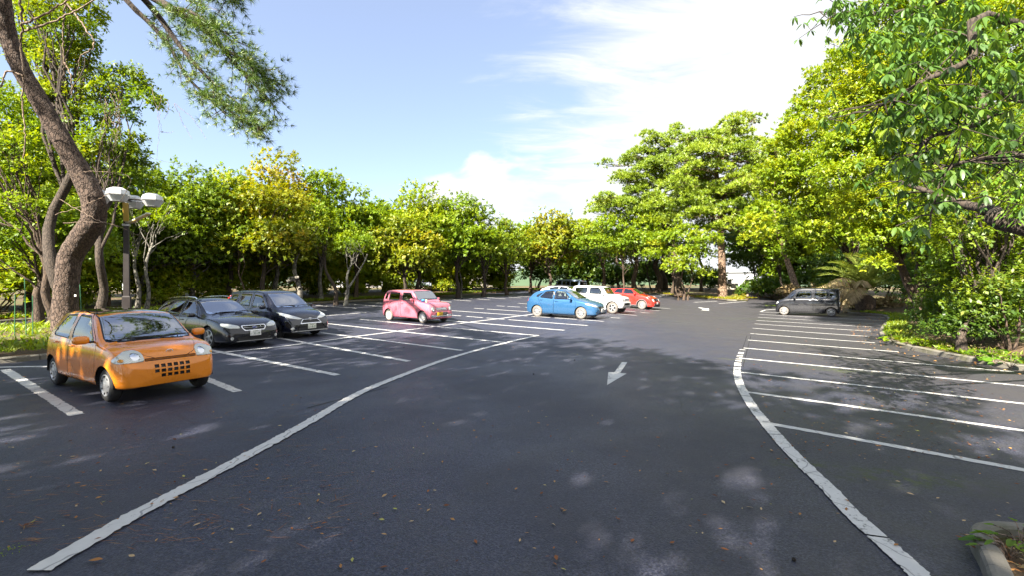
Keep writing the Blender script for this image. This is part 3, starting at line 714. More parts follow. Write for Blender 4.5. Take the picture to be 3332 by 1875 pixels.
# ---- tall pines on the right, layered pads of needles
def tuft_mesh(name, P, axis, n_needle, L, w, tint, var=.12):
    n = len(P); b = np.repeat(P, n_needle, 0); ax = np.repeat(axis, n_needle, 0); m = len(b)
    d = unit(ax * .75 + rand_dirs(m) * .8)
    t = np.repeat(tint, n_needle) + RNG.normal(0, var, m)
    sd = unit(np.cross(d, rand_dirs(m))) * w * .5; tp = b + d * (L * (.75 + .5 * RNG.random((m, 1))))
    V = np.stack([b - sd, b + sd, tp], 1).reshape(-1, 3)
    return mesh_np(name, V, np.arange(3 * m).reshape(m, 3), False, {'tint': np.repeat(np.clip(t, 0, 1), 3)})
def pad_pine(label, base, trunk_pts, pads, r=.35, needles=12, L=.36, w=.085, dens=44, bark='warm', kind='pine', tint=.5, up=.25):
    x, y = base; z = ground_at(x, y, up); root = empty('pine_tree', (x, y, z)); tag(root, label, 'pine tree', 'tall pines beyond the car park')
    o = np.array([x, y, z]); acc = Acc()
    P, R_ = trunk_tubes(acc, None or (0, 0, 0), (0, 0, 1), r, r * .28, pts=[np.asarray(p, float) - o for p in trunk_pts], n=22, seg=14, flare=1.35)
    Pt = []; Ax = []; Ti = []
    for (cx, cy, cz, pr) in pads:
        c = np.array([cx, cy, cz]) - o
        j = int(np.argmin(np.abs(P[:, 2] - (c[2] - pr * .35)))); j = max(j, 7)
        limb_to(acc, P[j], c - np.array([0, 0, .25]), R_[j] * .42, .03, 6, .05)
        for _ in range(5):
            limb_to(acc, c + (P[j] - c) * .3, c + np.append(RNG.normal(size=2) * pr * .55, RNG.normal() * .1), .035, .01, 5, .05)
        n = int(dens * pr * pr)
        a = RNG.random(n) * 2 * pi; q = np.sqrt(RNG.random(n)) * pr * (1 + .28 * np.sin(a * 3 + cx) + .18 * np.sin(a * 7 + cy))
        h = (1 - (q / pr) ** 2 * .8) * pr * .46 * RNG.random(n) ** .7 - .16 * pr * RNG.random(n) + np.cos(a + cx * 3) * q * .22
        Pt.append(c + np.stack([np.cos(a) * q, np.sin(a) * q, h], 1))
        Ax.append(unit(np.stack([np.cos(a) * q / pr * .8, np.sin(a) * q / pr * .8, np.full(n, .75)], 1) + rand_dirs(n) * .25))
        Ti.append(np.full(n, tint + RNG.normal(0, .08)) + RNG.normal(0, .07, n))
    link('trunk', acc.mesh('trunk'), BK[bark], root)
    link('crown', tuft_mesh('crown', np.vstack(Pt), np.vstack(Ax), needles, L, w, np.concatenate(Ti)), LM[kind], root)
    return root
def pads_from(lst, Y, jit=2.0, extra=3):
    out = []
    for dx, dy, dr in lst:
        for e in range(1 + extra):
            yy = Y + RNG.uniform(-jit, jit); p = atd(dx + RNG.normal() * (18 if e else 5), dy + RNG.normal() * (22 if e else 8), yy)
            out.append((p.x, p.y, p.z, dr * D / FPX * Y * (RNG.uniform(.75, 1.0) if not e else RNG.uniform(.35, .68))))
    return out
Y1 = 50.0
pp = [atd(1817, 748, Y1), atd(1816, 660, Y1), atd(1812, 575, Y1), atd(1822, 500, Y1 + .5), atd(1800, 430, Y1 + .3), atd(1825, 370, Y1), atd(1840, 330, Y1)]
pad_pine('tall pine with thick bare pale trunk right of the red crossover', (pp[0].x, pp[0].y), [tuple(p) for p in pp],
         pads_from([(1840, 318, 55), (1800, 350, 50), (1890, 345, 50), (1770, 385, 55), (1850, 385, 60), (1915, 390, 45), (1735, 425, 55), (1800, 430, 60), (1880, 435, 60), (1930, 430, 45),
                    (1710, 470, 55), (1770, 480, 60), (1850, 485, 65), (1920, 480, 55), (1740, 520, 60), (1810, 530, 65), (1880, 530, 60), (1780, 565, 60), (1850, 560, 55), (1905, 560, 45)], Y1, 2.4), r=.42)
Y2 = 56.0
pp = [atd(1708, 742, Y2 - 4), atd(1700, 680, Y2 - 3), atd(1690, 600, Y2 - 1), atd(1660, 500, Y2), atd(1665, 420, Y2), atd(1690, 345, Y2)]
pad_pine('tall pine with fan shaped crown left of the pale trunked pine', (pp[0].x, pp[0].y), [tuple(p) for p in pp],
         pads_from([(1695, 345, 45), (1650, 360, 45), (1610, 375, 42), (1740, 360, 45), (1600, 410, 45), (1650, 415, 55), (1710, 405, 55), (1575, 445, 45), (1620, 460, 55), (1680, 465, 60),
                    (1740, 455, 50), (1590, 495, 45), (1640, 510, 60), (1700, 515, 60), (1560, 525, 50), (1610, 545, 55), (1670, 555, 60), (1520, 500, 35), (1510, 530, 40)], Y2, 2.6), r=.42, bark='brown')
Y3 = 46.0
pp = [atd(2002, 724, 41), atd(1992, 690, 41.5), atd(1968, 620, 42.5), atd(1950, 560, 43.5), atd(1945, 480, 44.5), atd(1950, 400, Y3)]
pad_pine('leaning pine with pale pinkish trunk behind the grey kei van', (pp[0].x, pp[0].y), [tuple(p) for p in pp],
         pads_from([(1950, 370, 50), (1985, 410, 50), (1940, 430, 45), (1975, 470, 50), (1930, 500, 45), (1900, 470, 40)], Y3, 2.0), r=.30)
# broadleaf undergrowth trees at the pines' feet
for l, base, cl, kd, ti in (
  ('bright green spreading tree beyond the white off-roader', (1570, 720, 54), [(1480, 585, 38), (1520, 575, 42), (1560, 570, 45), (1600, 560, 42), (1500, 615, 40), (1545, 610, 42), (1590, 600, 42), (1640, 600, 38), (1625, 570, 38), (1470, 612, 34), (1540, 640, 32), (1600, 635, 32)], 'bright', .52),
  ('bright low branched tree in front of the pine trunks', (1720, 735, 47), [(1640, 610, 36), (1680, 600, 40), (1720, 595, 42), (1760, 600, 38), (1655, 645, 32), (1700, 640, 40), (1745, 640, 40), (1775, 640, 28), (1790, 610, 28), (1720, 672, 36), (1760, 680, 30), (1690, 665, 26)], 'bright', .58),
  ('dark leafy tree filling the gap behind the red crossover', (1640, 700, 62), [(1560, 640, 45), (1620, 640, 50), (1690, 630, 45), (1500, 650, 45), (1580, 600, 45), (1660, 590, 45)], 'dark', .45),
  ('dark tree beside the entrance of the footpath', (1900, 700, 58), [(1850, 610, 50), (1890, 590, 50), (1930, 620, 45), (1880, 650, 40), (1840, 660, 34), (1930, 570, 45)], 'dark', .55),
  ('fresh green tree overhanging the footpath', (1975, 690, 44), [(1905, 575, 40), (1890, 605, 34), (1940, 585, 42), (1925, 620, 32), (1960, 640, 36), (1985, 600, 40), (1890, 550, 32), (1950, 670, 30), (1930, 690, 22)], 'bright', .48)):
    b = atd(*base); Yb = base[2]
    C = []
    for dx, dy, r in cl:
        for e in range(2):
            yy = Yb + RNG.uniform(-1.8, 1.8); p = atd(dx + e * RNG.normal() * 10, dy + e * RNG.normal() * 8, yy); C.append((p.x, p.y, p.z, r * D / FPX * Yb * (1 if not e else .8)))
    trs = [((0, 0), None, 1.0), ((.5, .2), None, .7), ((-.5, .1), None, .75)] if 'branched' in l else None
    tree(l, (b.x, b.y), C, kd, 'brown' if 'bright' in l else 'dark', r=.11, tint=ti, density=58, leaf=.19, per=6, trunks=trs, group='broadleaf trees among the pines')
for i, (dx, Y, k, l) in enumerate(((1515, 60, .26, 'above the grey van'), (1600, 58, .34, 'above the white off-roader roof'), (1655, 62, .40, 'behind the red crossover roof'), (1672, 64, .36, 'close beside its twin behind the red crossover'), (1560, 66, .2, 'deep in the shade beyond the white off-roader'), (1690, 57, .16, 'bending beside the fan crowned pine'), (1765, 60, .2, 'in the shade left of the pale trunk'))):
    b = atd(dx, 715, Y); h = 5.5 + RNG.random() * 2
    C = [(b.x + RNG.normal() * 1.4, Y + 1.5 + RNG.normal(), ground_at(b.x, Y) + h + RNG.random() * 2, 1.1 + .4 * RNG.random()) for _ in range(6)]
    tree('straight dark trunked tree ' + l, (b.x, Y), C, 'dark', 'brown', r=k, tint=.5, density=34, leaf=.24, per=5, group='dark trunks under the pines', fork=h, limbs=6)
for i, (dx, Y, w, h, l) in enumerate(((1470, 74, 6, 3.4, 'beyond the grey van'), (1540, 68, 6, 2.6, 'behind the white off-roader'), (1620, 70, 7, 2.8, 'behind the red crossover'), (1700, 70, 6, 2.4, 'between the pine trunks'), (1780, 66, 5, 2.2, 'left of the pale trunk'), (1420, 70, 6, 3.4, 'left of the grey van'), (1350, 72, 6, 4, 'beyond the low dip'),
                                     (1915, 52, 4.5, 1.2, 'along the footpath edge'), (1950, 48, 4, 1.5, 'right of the footpath mouth'), (1975, 60, 7, 4.5, 'deep behind the footpath'))):
    b = atd(dx, 715, Y); shrub('dark undergrowth shrub ' + l, b.x, Y, w, h * 1.5, 'dark', .55, leaf=.3, density=15, group='undergrowth shrubs in the far wood')

# ---- big bright tree on the right, in front of the shrub bed
def clumps_px(lst, Y, jit, extra=1, back=0.0):
    C = []
    for it in lst:
        dx, dy, dr = it[:3]; Yc = it[3] if len(it) > 3 else Y
        for e in range(1 + extra):
            yy = Yc + RNG.uniform(-jit, jit) + (back * e if e else 0)
            p = atd(dx + (RNG.normal() * dr * .4 if e else 0), dy + (RNG.normal() * dr * .35 if e else 0), yy)
            C.append((p.x, p.y, p.z, dr * D / FPX * Yc))
    return C
b = site(2985, 1050, .3)
Yr = b.y
h0 = ground_at(b.x, b.y)
def rel(dx, dy, Y): p = atd(dx, dy, Y); return np.array([p.x - b.x, p.y - b.y, p.z - h0])
trs = [((0, 0), [np.zeros(3), rel(2315, 770, Yr), rel(2285, 715, Yr), rel(2262, 660, Yr - .3), rel(2225, 610, Yr - 1)], 1.15),
       ((.15, .1), [np.array([.1, .1, 0]), rel(2318, 740, Yr + .2), rel(2310, 690, Yr + .3), rel(2325, 640, Yr + .3), rel(2350, 560, Yr + .5)], 1.0),
       ((.35, .2), [np.array([.3, .2, 0]), rel(2345, 740, Yr + .4), rel(2330, 700, Yr + .6), rel(2300, 640, Yr + 1), rel(2270, 540, Yr + 1.2)], .9)]
tree('large bright yellow green tree with several trunks on the shrub bed', (b.x, b.y),
     clumps_px([(2160, 140, 70), (2130, 280, 80), (2200, 220, 80), (2260, 150, 80), (2150, 370, 80), (2230, 320, 85), (2320, 250, 90), (2140, 450, 80), (2230, 430, 85), (2310, 380, 90), (2160, 530, 75), (2240, 520, 80), (2330, 480, 85), (2200, 600, 55), (2280, 590, 60), (2360, 560, 70), (2400, 460, 80), (2400, 340, 80), (2210, 650, 34), (2265, 620, 45), (2330, 620, 50), (2390, 600, 60), (2300, 560, 60), (2440, 540, 70), (2360, 650, 40, Yr - .5), (2280, 480, 60, Yr - .8), (2300, 560, 50, Yr - .8), (2250, 400, 70, Yr), (2330, 420, 70, Yr - .5), (2250, 250, 80), (2180, 300, 80), (2400, 150, 90, Yr - 1.5), (2480, 100, 100, Yr - 1.5), (2560, 60, 110, Yr - 1.5), (2450, 250, 100, Yr - 1.5), (2540, 200, 110, Yr - 1.5), (2570, 320, 110, Yr - 1.5), (2350, 80, 90, Yr - 1.5), (2300, 0, 90, Yr - 1.5), (2420, 0, 110, Yr - 1.5), (2540, -60, 120, Yr - 1.5), (2240, 60, 60, Yr - 1.5), (2480, 380, 90, Yr - 1.5), (2300, 200, 80, Yr - 1.5)], Yr - 1.0, 1.2, 1, .3),
     'bright', 'brown', r=.19, density=185, leaf=.13, per=7, tint=.60, trunks=trs, limbs=30, name='broadleaf_tree', var=.14)
bl_ = atd(2170, 720, 37.0)
tree('bright yellow green tree spreading behind the roof of the grey kei van', (bl_.x, 37.0), clumps_px([(2110, 200, 75), (2060, 270, 70), (2010, 320, 60), (2070, 350, 75), (1975, 370, 50), (1990, 430, 62), (2060, 430, 75), (1960, 480, 50), (2010, 510, 60), (2080, 520, 70), (1940, 535, 40), (1920, 560, 34), (2050, 585, 50), (2120, 590, 55), (1905, 590, 30), (1890, 560, 30), (2060, 630, 38)], 33.0, 1.8, 1, .8), 'bright', 'brown', r=.2, density=62, leaf=.18, per=7, tint=.60, limbs=20, var=.14, fork=4.5)
# dark dense shrubs and small trees on the right edge
for l, cl, Y, kd, ti, bk, base in (
  ('dense evergreen tree at the right edge under the overhanging limb', [(2480, 560, 90), (2560, 620, 90), (2440, 640, 80), (2520, 700, 90), (2400, 600, 70), (2600, 520, 100), (2420, 700, 60), (2560, 760, 80), (2480, 780, 60)], 12.5, 'mid', .45, 'dark', (2420, 830, 12)),
  ('mid green leafy tree hanging in front of the many trunked one', [(2290, 500, 50), (2330, 430, 70), (2400, 520, 80), (2460, 440, 80), (2540, 500, 90), (2400, 360, 70), (2480, 350, 90), (2560, 300, 90), (2310, 600, 42), (2350, 640, 42), (2420, 600, 60), (2500, 600, 70), (2570, 640, 70), (2580, 400, 90)], 12.5, 'mid', .46, 'dark', (2520, 830, 12.8)),
  ('small leaved bush tree with slanting dark stem on the shrub bed', [(2360, 640, 55), (2400, 680, 50), (2350, 700, 45), (2420, 620, 55), (2330, 610, 50), (2440, 560, 60)], 15.0, 'mid', .5, 'dark', (2425, 820, 14)),
  ('leafy green tree behind the right hand shrubs', [(2420, 500, 90), (2500, 470, 100), (2570, 430, 100), (2350, 560, 80), (2450, 590, 90), (2560, 560, 100)], 19.0, 'mid', .45, 'dark', (2470, 800, 19))):
    bb = atd(*base)
    tree(l, (bb.x, base[2]), clumps_px(cl, Y, 1.2, 1, .8), kd, bk, r=.10, density=150, leaf=.105, per=7, tint=ti, limbs=16, fork=1.6)
for l, dx, Y, w, h, kd, ti in (
  ('low dark glossy shrub beside the trunks of the bright tree', 2370, 15.5, 1.8, 1.3, 'dark', .5), ('broad glossy shrub behind the kerb at the right edge', 2450, 12.6, 2.0, 1.2, 'dark', .55),
  ('tall glossy shrub at the right edge of the bed', 2545, 11.6, 2.3, 2.0, 'dark', .62), ('feathery fern like shrub at the right edge', 2520, 13.2, 2.0, 1.6, 'mid', .5),
  ('shady shrub behind the trunks of the bright tree', 2350, 18, 1.8, 1.3, 'dark', .5), 
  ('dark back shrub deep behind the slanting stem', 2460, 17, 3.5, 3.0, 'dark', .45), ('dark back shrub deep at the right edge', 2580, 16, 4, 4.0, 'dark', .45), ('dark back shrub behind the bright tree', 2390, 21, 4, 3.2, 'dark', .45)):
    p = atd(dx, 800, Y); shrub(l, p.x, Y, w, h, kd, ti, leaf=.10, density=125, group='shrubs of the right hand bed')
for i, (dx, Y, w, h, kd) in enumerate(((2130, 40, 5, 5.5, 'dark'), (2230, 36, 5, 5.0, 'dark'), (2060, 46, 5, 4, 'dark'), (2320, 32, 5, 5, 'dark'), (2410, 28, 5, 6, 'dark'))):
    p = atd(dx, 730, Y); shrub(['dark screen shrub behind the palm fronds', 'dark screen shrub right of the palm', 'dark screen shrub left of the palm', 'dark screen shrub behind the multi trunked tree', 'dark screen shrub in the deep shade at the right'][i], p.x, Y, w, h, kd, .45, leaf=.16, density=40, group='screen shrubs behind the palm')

# ---- overhanging large leaved tree, its trunk standing outside on the right
def overhang():
    base = (13.4, 7.6); z = ground_at(*base, .2); o = np.array([base[0], base[1], z])
    root = empty('overhanging_tree', tuple(o)); tag(root, 'overhanging tree with large oval leaves reaching in at the top right', 'tree')
    acc = Acc()
    trunk_tubes(acc, (0, 0, 0), (0, 0, 3.0), .22, .15, pts=[np.zeros(3), np.array([-.1, .1, 1.2]), np.array([.05, .1, 2.2]), np.array([.1, .0, 4.4]), np.array([.2, -.3, 6.5])], n=16, seg=12)
    def w(dx, dy, Y): return np.array(atd(dx, dy, Y)) - o
    limbs = [([np.array([.0, .05, 1.9]), w(2576, 575, 7.2), w(2500, 530, 7.6), w(2420, 512, 8.2), w(2330, 480, 8.8), w(2260, 455, 9.4)], .16, .03),
             ([np.array([.1, 0, 3.6]), w(2560, 60, 5.6), w(2440, 150, 5.2), w(2330, 200, 5.0), w(2260, 240, 4.9), w(2190, 280, 4.8)], .07, .008),
             ([np.array([.1, 0, 3.2]), w(2576, 250, 5.4), w(2480, 300, 5.1), w(2400, 330, 5.0), w(2330, 350, 4.9), w(2290, 420, 4.8)], .06, .008),
             ([np.array([.1, 0, 4.4]), w(2500, -60, 6.2), w(2380, 0, 6.0), w(2260, 30, 6.4), w(2150, 40, 7.0), w(2060, 30, 7.4)], .06, .008),
             ([np.array([.1, -.2, 2.9]), w(2620, 400, 5.2), w(2540, 400, 4.9), w(2460, 400, 4.7), w(2380, 430, 4.7), w(2340, 540, 4.8)], .05, .008)]
    tips = []
    for pts, r0, r1 in limbs:
        P = spline(pts, 22); acc.tube(P, r0 + (r1 - r0) * np.linspace(0, 1, 22) ** .7, 8, .04)
        for i in range(7, 22, 1):
            for k in range(2 if r0 < .15 else 1):
                d = rand_dirs(1)[0] * np.array([1, .8, .7]); e = P[i] + d * (.30 + .42 * RNG.random()); limb_to(acc, P[i], e, .010, .004, 5, .03, 4); tips.append(e)
                if RNG.random() < .6:
                    e2 = e + rand_dirs(1)[0] * .28; limb_to(acc, e, e2, .005, .003, 4, .02, 3); tips.append(e2)
    link('trunk', acc.mesh('trunk'), BK['dark'], root)
    # extra sprays where the photo is thick with leaves
    for dx, dy, s, Y, n in ((2250, 160, 60, 5.2, 16), (2330, 120, 70, 5.4, 24), (2420, 100, 80, 5.6, 24), (2500, 180, 70, 5.2, 22), (2350, 260, 60, 5.0, 18), (2440, 260, 70, 5.0, 20), (2530, 330, 50, 4.9, 12), (2250, 300, 50, 4.9, 12),
                            (2300, 400, 45, 4.8, 10), (2400, 420, 50, 4.8, 10), (2290, 60, 70, 5.8, 22), (2180, 40, 60, 6.4, 20), (2110, 25, 45, 7.0, 16), (2400, 20, 90, 5.8, 26), (2530, 60, 70, 5.6, 20), (2370, 500, 30, 4.8, 5), (2300, 575, 18, 4.8, 4), (2560, 200, 40, 5.0, 12), (2200, 110, 50, 5.8, 12)):
        for _ in range(int(n * 2.2)):
            tips.append(w(dx + RNG.normal() * s * .7, dy + RNG.normal() * s * .5, Y + RNG.normal() * .35))
    tips = np.array(tips); n = len(tips); per = 6
    b_ = np.repeat(tips, per, 0); m = len(b_)
    az = RNG.random(m) * 2 * pi
    d = np.stack([np.cos(az), np.sin(az), -.75 - .6 * RNG.random(m)], 1) + RNG.normal(size=(m, 3)) * .2
    d = unit(d); nr = unit(np.stack([np.cos(az) * .5, np.sin(az) * .5, np.full(m, .8)], 1) + rand_dirs(m) * .3)
    L = .088 + .050 * RNG.random(m); tint = np.repeat(.45 + RNG.normal(0, .13, n), per) + RNG.normal(0, .09, m)
    side = unit(np.cross(d, nr)); nr = np.cross(side, d)
    # 8 vertex leaf: stalk, oval blade with raised sides and a drooping tip
    def blade(b_, d, side, nr, L):
        Wd = L * .15; z1 = np.array([0, 0, 1.])
        st = b_ + d * (L * .12)[:, None]
        def pt(u, v, up, dr): return st + d * (L * u)[:, None] + side * (Wd * v)[:, None] + nr * (L * up)[:, None] - z1 * (L * dr)[:, None]
        return np.stack([st, pt(.25, .8, .03, 0), pt(.55, 1.0, .035, .02), pt(.82, .6, .0, .06), pt(1.0, 0, -.02, .12), pt(.82, -.6, .0, .06), pt(.55, -1.0, .035, .02), pt(.25, -.8, .03, 0), pt(.3, 0, -.015, 0), pt(.7, 0, -.015, .04)], 1)
    quads = np.array([[0, 1, 8, 7], [1, 2, 9, 8], [8, 9, 6, 7], [2, 3, 4, 9], [9, 4, 5, 6]])
    # the 280 leaves nearest the eye are single leaves, the rest one mass
    wp = b_ + o - np.array([0, 0, CAM_H]); vis = (np.abs(wp[:, 0] / np.maximum(wp[:, 1], .1)) < 1.12) & (np.abs(wp[:, 2] / np.maximum(wp[:, 1], .1)) < .63)
    dist = np.linalg.norm(wp, axis=1) + np.where(vis, 0, 50); sel = np.argsort(dist)[:280]; rest = np.setdiff1d(np.arange(m), sel)
    V = blade(b_[rest], d[rest], side[rest], nr[rest], L[rest]); k = len(rest)
    F = (np.arange(k)[:, None, None] * 10 + quads[None]).reshape(-1, 4)
    tag(link('leaf_mass', mesh_np('leaf_mass', V.reshape(-1, 3), F, True, {'tint': np.repeat(np.clip(tint[rest], 0, 1), 10)}), LM['large'], root), kind='stuff')
    shapes = []
    for q in np.linspace(.12, .95, 8):
        one = np.array([1.0]); Vb = blade(np.zeros((1, 3)), np.array([[1., 0, 0]]), np.array([[0, 1., 0]]), np.array([[0, 0, 1.]]), one)[0]
        shapes.append(mesh_np('leaf', Vb, quads.copy(), True, {'tint': np.full(10, q)})); shapes[-1].materials.append(LM['large'])
    for i in sel:
        ob = bpy.data.objects.new('leaf', shapes[int(np.clip(tint[i] * 8, 0, 7))]); COL.objects.link(ob); ob.parent = root
        M = Matrix(((d[i][0], side[i][0], nr[i][0], b_[i][0]), (d[i][1], side[i][1], nr[i][1], b_[i][1]), (d[i][2], side[i][2], nr[i][2], b_[i][2]), (0, 0, 0, 1)))
        ob.matrix_local = M @ Matrix.Scale(float(L[i]), 4)
overhang()
def fresh_spray():
    base = (13.0, 9.6); z = ground_at(*base, .2); o = np.array([base[0], base[1], z])
    root = empty('overhanging_tree', tuple(o)); tag(root, 'tree with rows of small fresh green leaflets at the right edge', 'tree')
    acc = Acc(); w = lambda dx, dy, Y: np.array(atd(dx, dy, Y)) - o
    trunk_tubes(acc, (0, 0, 0), (0, 0, 3), .09, .05, pts=[np.zeros(3), np.array([-.1, -.2, 1.5]), np.array([-.2, -.4, 3.0]), np.array([-.3, -.6, 4.6])], n=12, seg=8)
    B = []; Dd = []; Nn = []; T = []
    for dx, dy, ex, ey, Y in ((2600, 340, 2470, 425, 7.2), (2620, 370, 2490, 455, 7.0), (2620, 400, 2500, 480, 7.0), (2640, 430, 2530, 505, 6.8), (2640, 300, 2530, 390, 7.4), (2640, 460, 2540, 540, 6.8), (2650, 350, 2560, 420, 6.6), (2650, 480, 2560, 560, 6.6), (2640, 390, 2555, 470, 6.7)):
        P = spline([np.array([-.2, -.4, 3.0]) if False else w(dx, dy, Y + .4), (w(dx, dy, Y + .2) + w(ex, ey, Y)) / 2 + np.array([0, 0, .12]), w(ex, ey, Y)], 16)
        limb_to(acc, np.array([-.2, -.4, 3.0]), P[0], .02, .008, 5); acc.tube(P, np.linspace(.008, .003, 16), 5)
        for i in range(1, 16):
            t = P[min(i + 1, 15)] - P[i - 1]; t = t / np.linalg.norm(t); sd = np.cross(t, [0, 0, 1]); sd /= np.linalg.norm(sd)
            for s in (1, -1):
                for q in range(3):
                    B.append(P[i] + sd * s * (.07 * q)); Dd.append(sd * s * (.6 if q == 0 else .3) + t * (.8 if q else .5) + np.array([0, 0, -.15]) + RNG.normal(size=3) * .12); Nn.append(np.array([0, 0, 1.]) + RNG.normal(size=3) * .2); T.append(.55 + RNG.normal() * .15)
    link('trunk', acc.mesh('trunk'), BK['brown'], root)
    V, F, A = leaves(np.array(B), np.array(Dd), np.array(Nn), .085, .034, np.array(T), .15, .1)
    link('crown', mesh_np('crown', V, F, False, {'tint': A}), LM['fresh'], root)
fresh_spray()

# ---- big curved pine on the island
def big_pine():
    Yp = 14.6
    base = at(213, 1079, Yp); z = float(gz(base.x, base.y)) + .28; o = np.array([base.x, base.y, z])
    root = empty('pine_tree', tuple(o)); tag(root, 'large curved pine with scaly bark on the grass island', 'pine tree')
    w = lambda dx, dy, Y: np.array(atd(dx, dy, Y)) - o
    ctl = [np.zeros(3), w(165, 760, Yp), w(172, 690, Yp), w(180, 640, Yp), w(212, 590, Yp - .1), w(235, 555, Yp - .2), w(236, 510, Yp - .3), w(215, 455, Yp - .4), w(180, 390, Yp - .6), w(140, 320, Yp - .8), w(95, 240, Yp - 1), w(55, 170, Yp - 1.2), w(25, 90, Yp - 1.4), w(10, 0, Yp - 1.6), w(0, -120, Yp - 1.8), w(40, -260, Yp - 1.9)]
    wd = [88, 76, 72, 74, 78, 76, 74, 70, 64, 60, 56, 52, 50, 48, 40, 26]
    n = 150; P = spline(ctl, n); R_ = np.interp(np.linspace(0, len(wd) - 1, n), range(len(wd)), wd) * D / FPX * Yp / 2 * .66
    P[0, 2] -= .3; seg = 44
    V, F = tube_np(P, R_, seg)
    # bark plates: geometry relief on the trunk
    from mathutils import noise as mn
    Vr = V.reshape(n, seg, 3); C = P[:, None, :]; dirv = unit(Vr - C)
    arc = np.concatenate([[0], np.cumsum(np.linalg.norm(np.diff(P, axis=0), axis=1))])
    for i in range(n):
        for j in range(seg):
            a = 2 * pi * j / seg
            q = Vector((cos(a) * R_[i] * 7, sin(a) * R_[i] * 7, arc[i] * 4.2))
            v = mn.voronoi(q)[0]; e = v[1] - v[0]
            Vr[i, j] += dirv[i, j] * (.022 * min(1, e * 2.6) - .02 + .03 * mn.noise(q * .22))
    link('trunk', mesh_np('trunk', Vr.reshape(-1, 3), F), BK['pine'], root)
    # limbs reaching over to the right
    acc = Acc(); tips = []; ax = []
    top = P[-25]
    # distances chosen in front of the trunk: the limbs come towards the car park
    w0 = w
    w = lambda dx, dy, Y: w0(dx, dy, Y - 1.7 * min(1, max(0, (dx - 150) / 180)))
    limbs = [([w(30, -120, Yp - 1.9), w(180, -130, Yp - 1.8), w(330, -40, Yp - 2), w(430, 20, Yp - 2.2), w(510, 70, Yp - 2.4), w(560, 120, Yp - 2.5), w(610, 180, Yp - 2.6), w(660, 230, Yp - 2.6), w(690, 265, Yp - 2.6)], .13),
             ([w(330, -40, Yp - 2), w(400, 40, Yp - 1.6), w(450, 110, Yp - 1.4), w(500, 170, Yp - 1.3), w(545, 215, Yp - 1.2), w(600, 260, Yp - 1.2), w(655, 305, Yp - 1.2)], .08),
             ([w(250, -100, Yp - 1.9), w(320, 0, Yp - 1.2), w(380, 60, Yp - 1), w(430, 120, Yp - .8), w(470, 190, Yp - .8), w(520, 240, Yp - .8), w(570, 290, Yp - .8)], .08),
             ([w(430, 20, Yp - 2.2), w(480, 30, Yp - 2.8), w(530, 60, Yp - 3), w(580, 90, Yp - 3.1)], .05),
             ([w(30, -120, Yp - 1.9), w(220, -220, Yp - 3), w(430, -170, Yp - 4), w(560, -60, Yp - 4.2), w(580, -20, Yp - 4.2)], .09),
             ([w(560, 120, Yp - 2.5), w(610, 150, Yp - 2.9), w(650, 180, Yp - 3), w(680, 200, Yp - 3)], .04),
             ([w(545, 215, Yp - 1.2), w(560, 260, Yp - 1.4), w(610, 300, Yp - 1.5), w(660, 325, Yp - 1.5)], .03)]
    from_start = {0: 10, 1: 6, 2: 8, 3: 4, 4: 14, 5: 3, 6: 3}
    for li, (pts, r0) in enumerate(limbs):
        m = 30; Q = spline(pts, m); acc.tube(Q, np.linspace(r0, .012, m), 8, .05)
        for i in range(from_start[li], m):
            for k in range(2 + (i % 2)):
                d = rand_dirs(1)[0]; d[2] = d[2] * .8 - .15; d += (Q[min(i + 1, m - 1)] - Q[i - 1]) / np.linalg.norm(Q[min(i + 1, m - 1)] - Q[i - 1]) * .55
                ln = (.24 + .52 * RNG.random() ** 1.3) * (1.1 - .45 * i / m); e = Q[i] + d * ln
                limb_to(acc, Q[i], e, .012, .004, 4, -.02, 4)
                for q in range(4):
                    tips.append(Q[i] + (e - Q[i]) * (.40 + .60 * (q + 1) / 4) + RNG.normal(size=3) * .07); ax.append(unit(d + rand_dirs(1)[0] * .5 + np.array([0, 0, .35])))
    link('limb', acc.mesh('limb'), BK['dark'], root)
    tips = np.array(tips); ax = np.array(ax)
    link('crown', tuft_mesh('crown', tips, ax, 24, .145, .0090, .5 + RNG.normal(0, .14, len(tips))), LM['pinedark'], root)
    # upper crown above the frame, seen from elsewhere
    C = np.vstack([P[-1] + RNG.normal(size=3) * np.array([1.7, 1.7, .7]) + np.array([-2.5, -4.0, .6]) for _ in range(420)])
    link('upper_crown', tuft_mesh('upper_crown', C, unit(rand_dirs(420) + np.array([0, 0, .6])), 14, .34, .03, .5 + RNG.normal(0, .1, 420)), LM['pinedark'], root)
    link('nail_tag', mesh_np('nail_tag', np.array([(-.03, 0, -.03), (.03, 0, -.03), (.03, 0, .03), (-.03, 0, .03), (-.03, .01, -.03), (.03, .01, -.03), (.03, .01, .03), (-.03, .01, .03)]) + w0(189, 745, Yp - .42), [[0, 1, 2, 3], [7, 6, 5, 4], [0, 4, 5, 1], [1, 5, 6, 2], [2, 6, 7, 3], [3, 7, 4, 0]], False), simple('pale_tag', (.7, .68, .6), .5), root)
    return P + o
PINE_AXIS = big_pine()
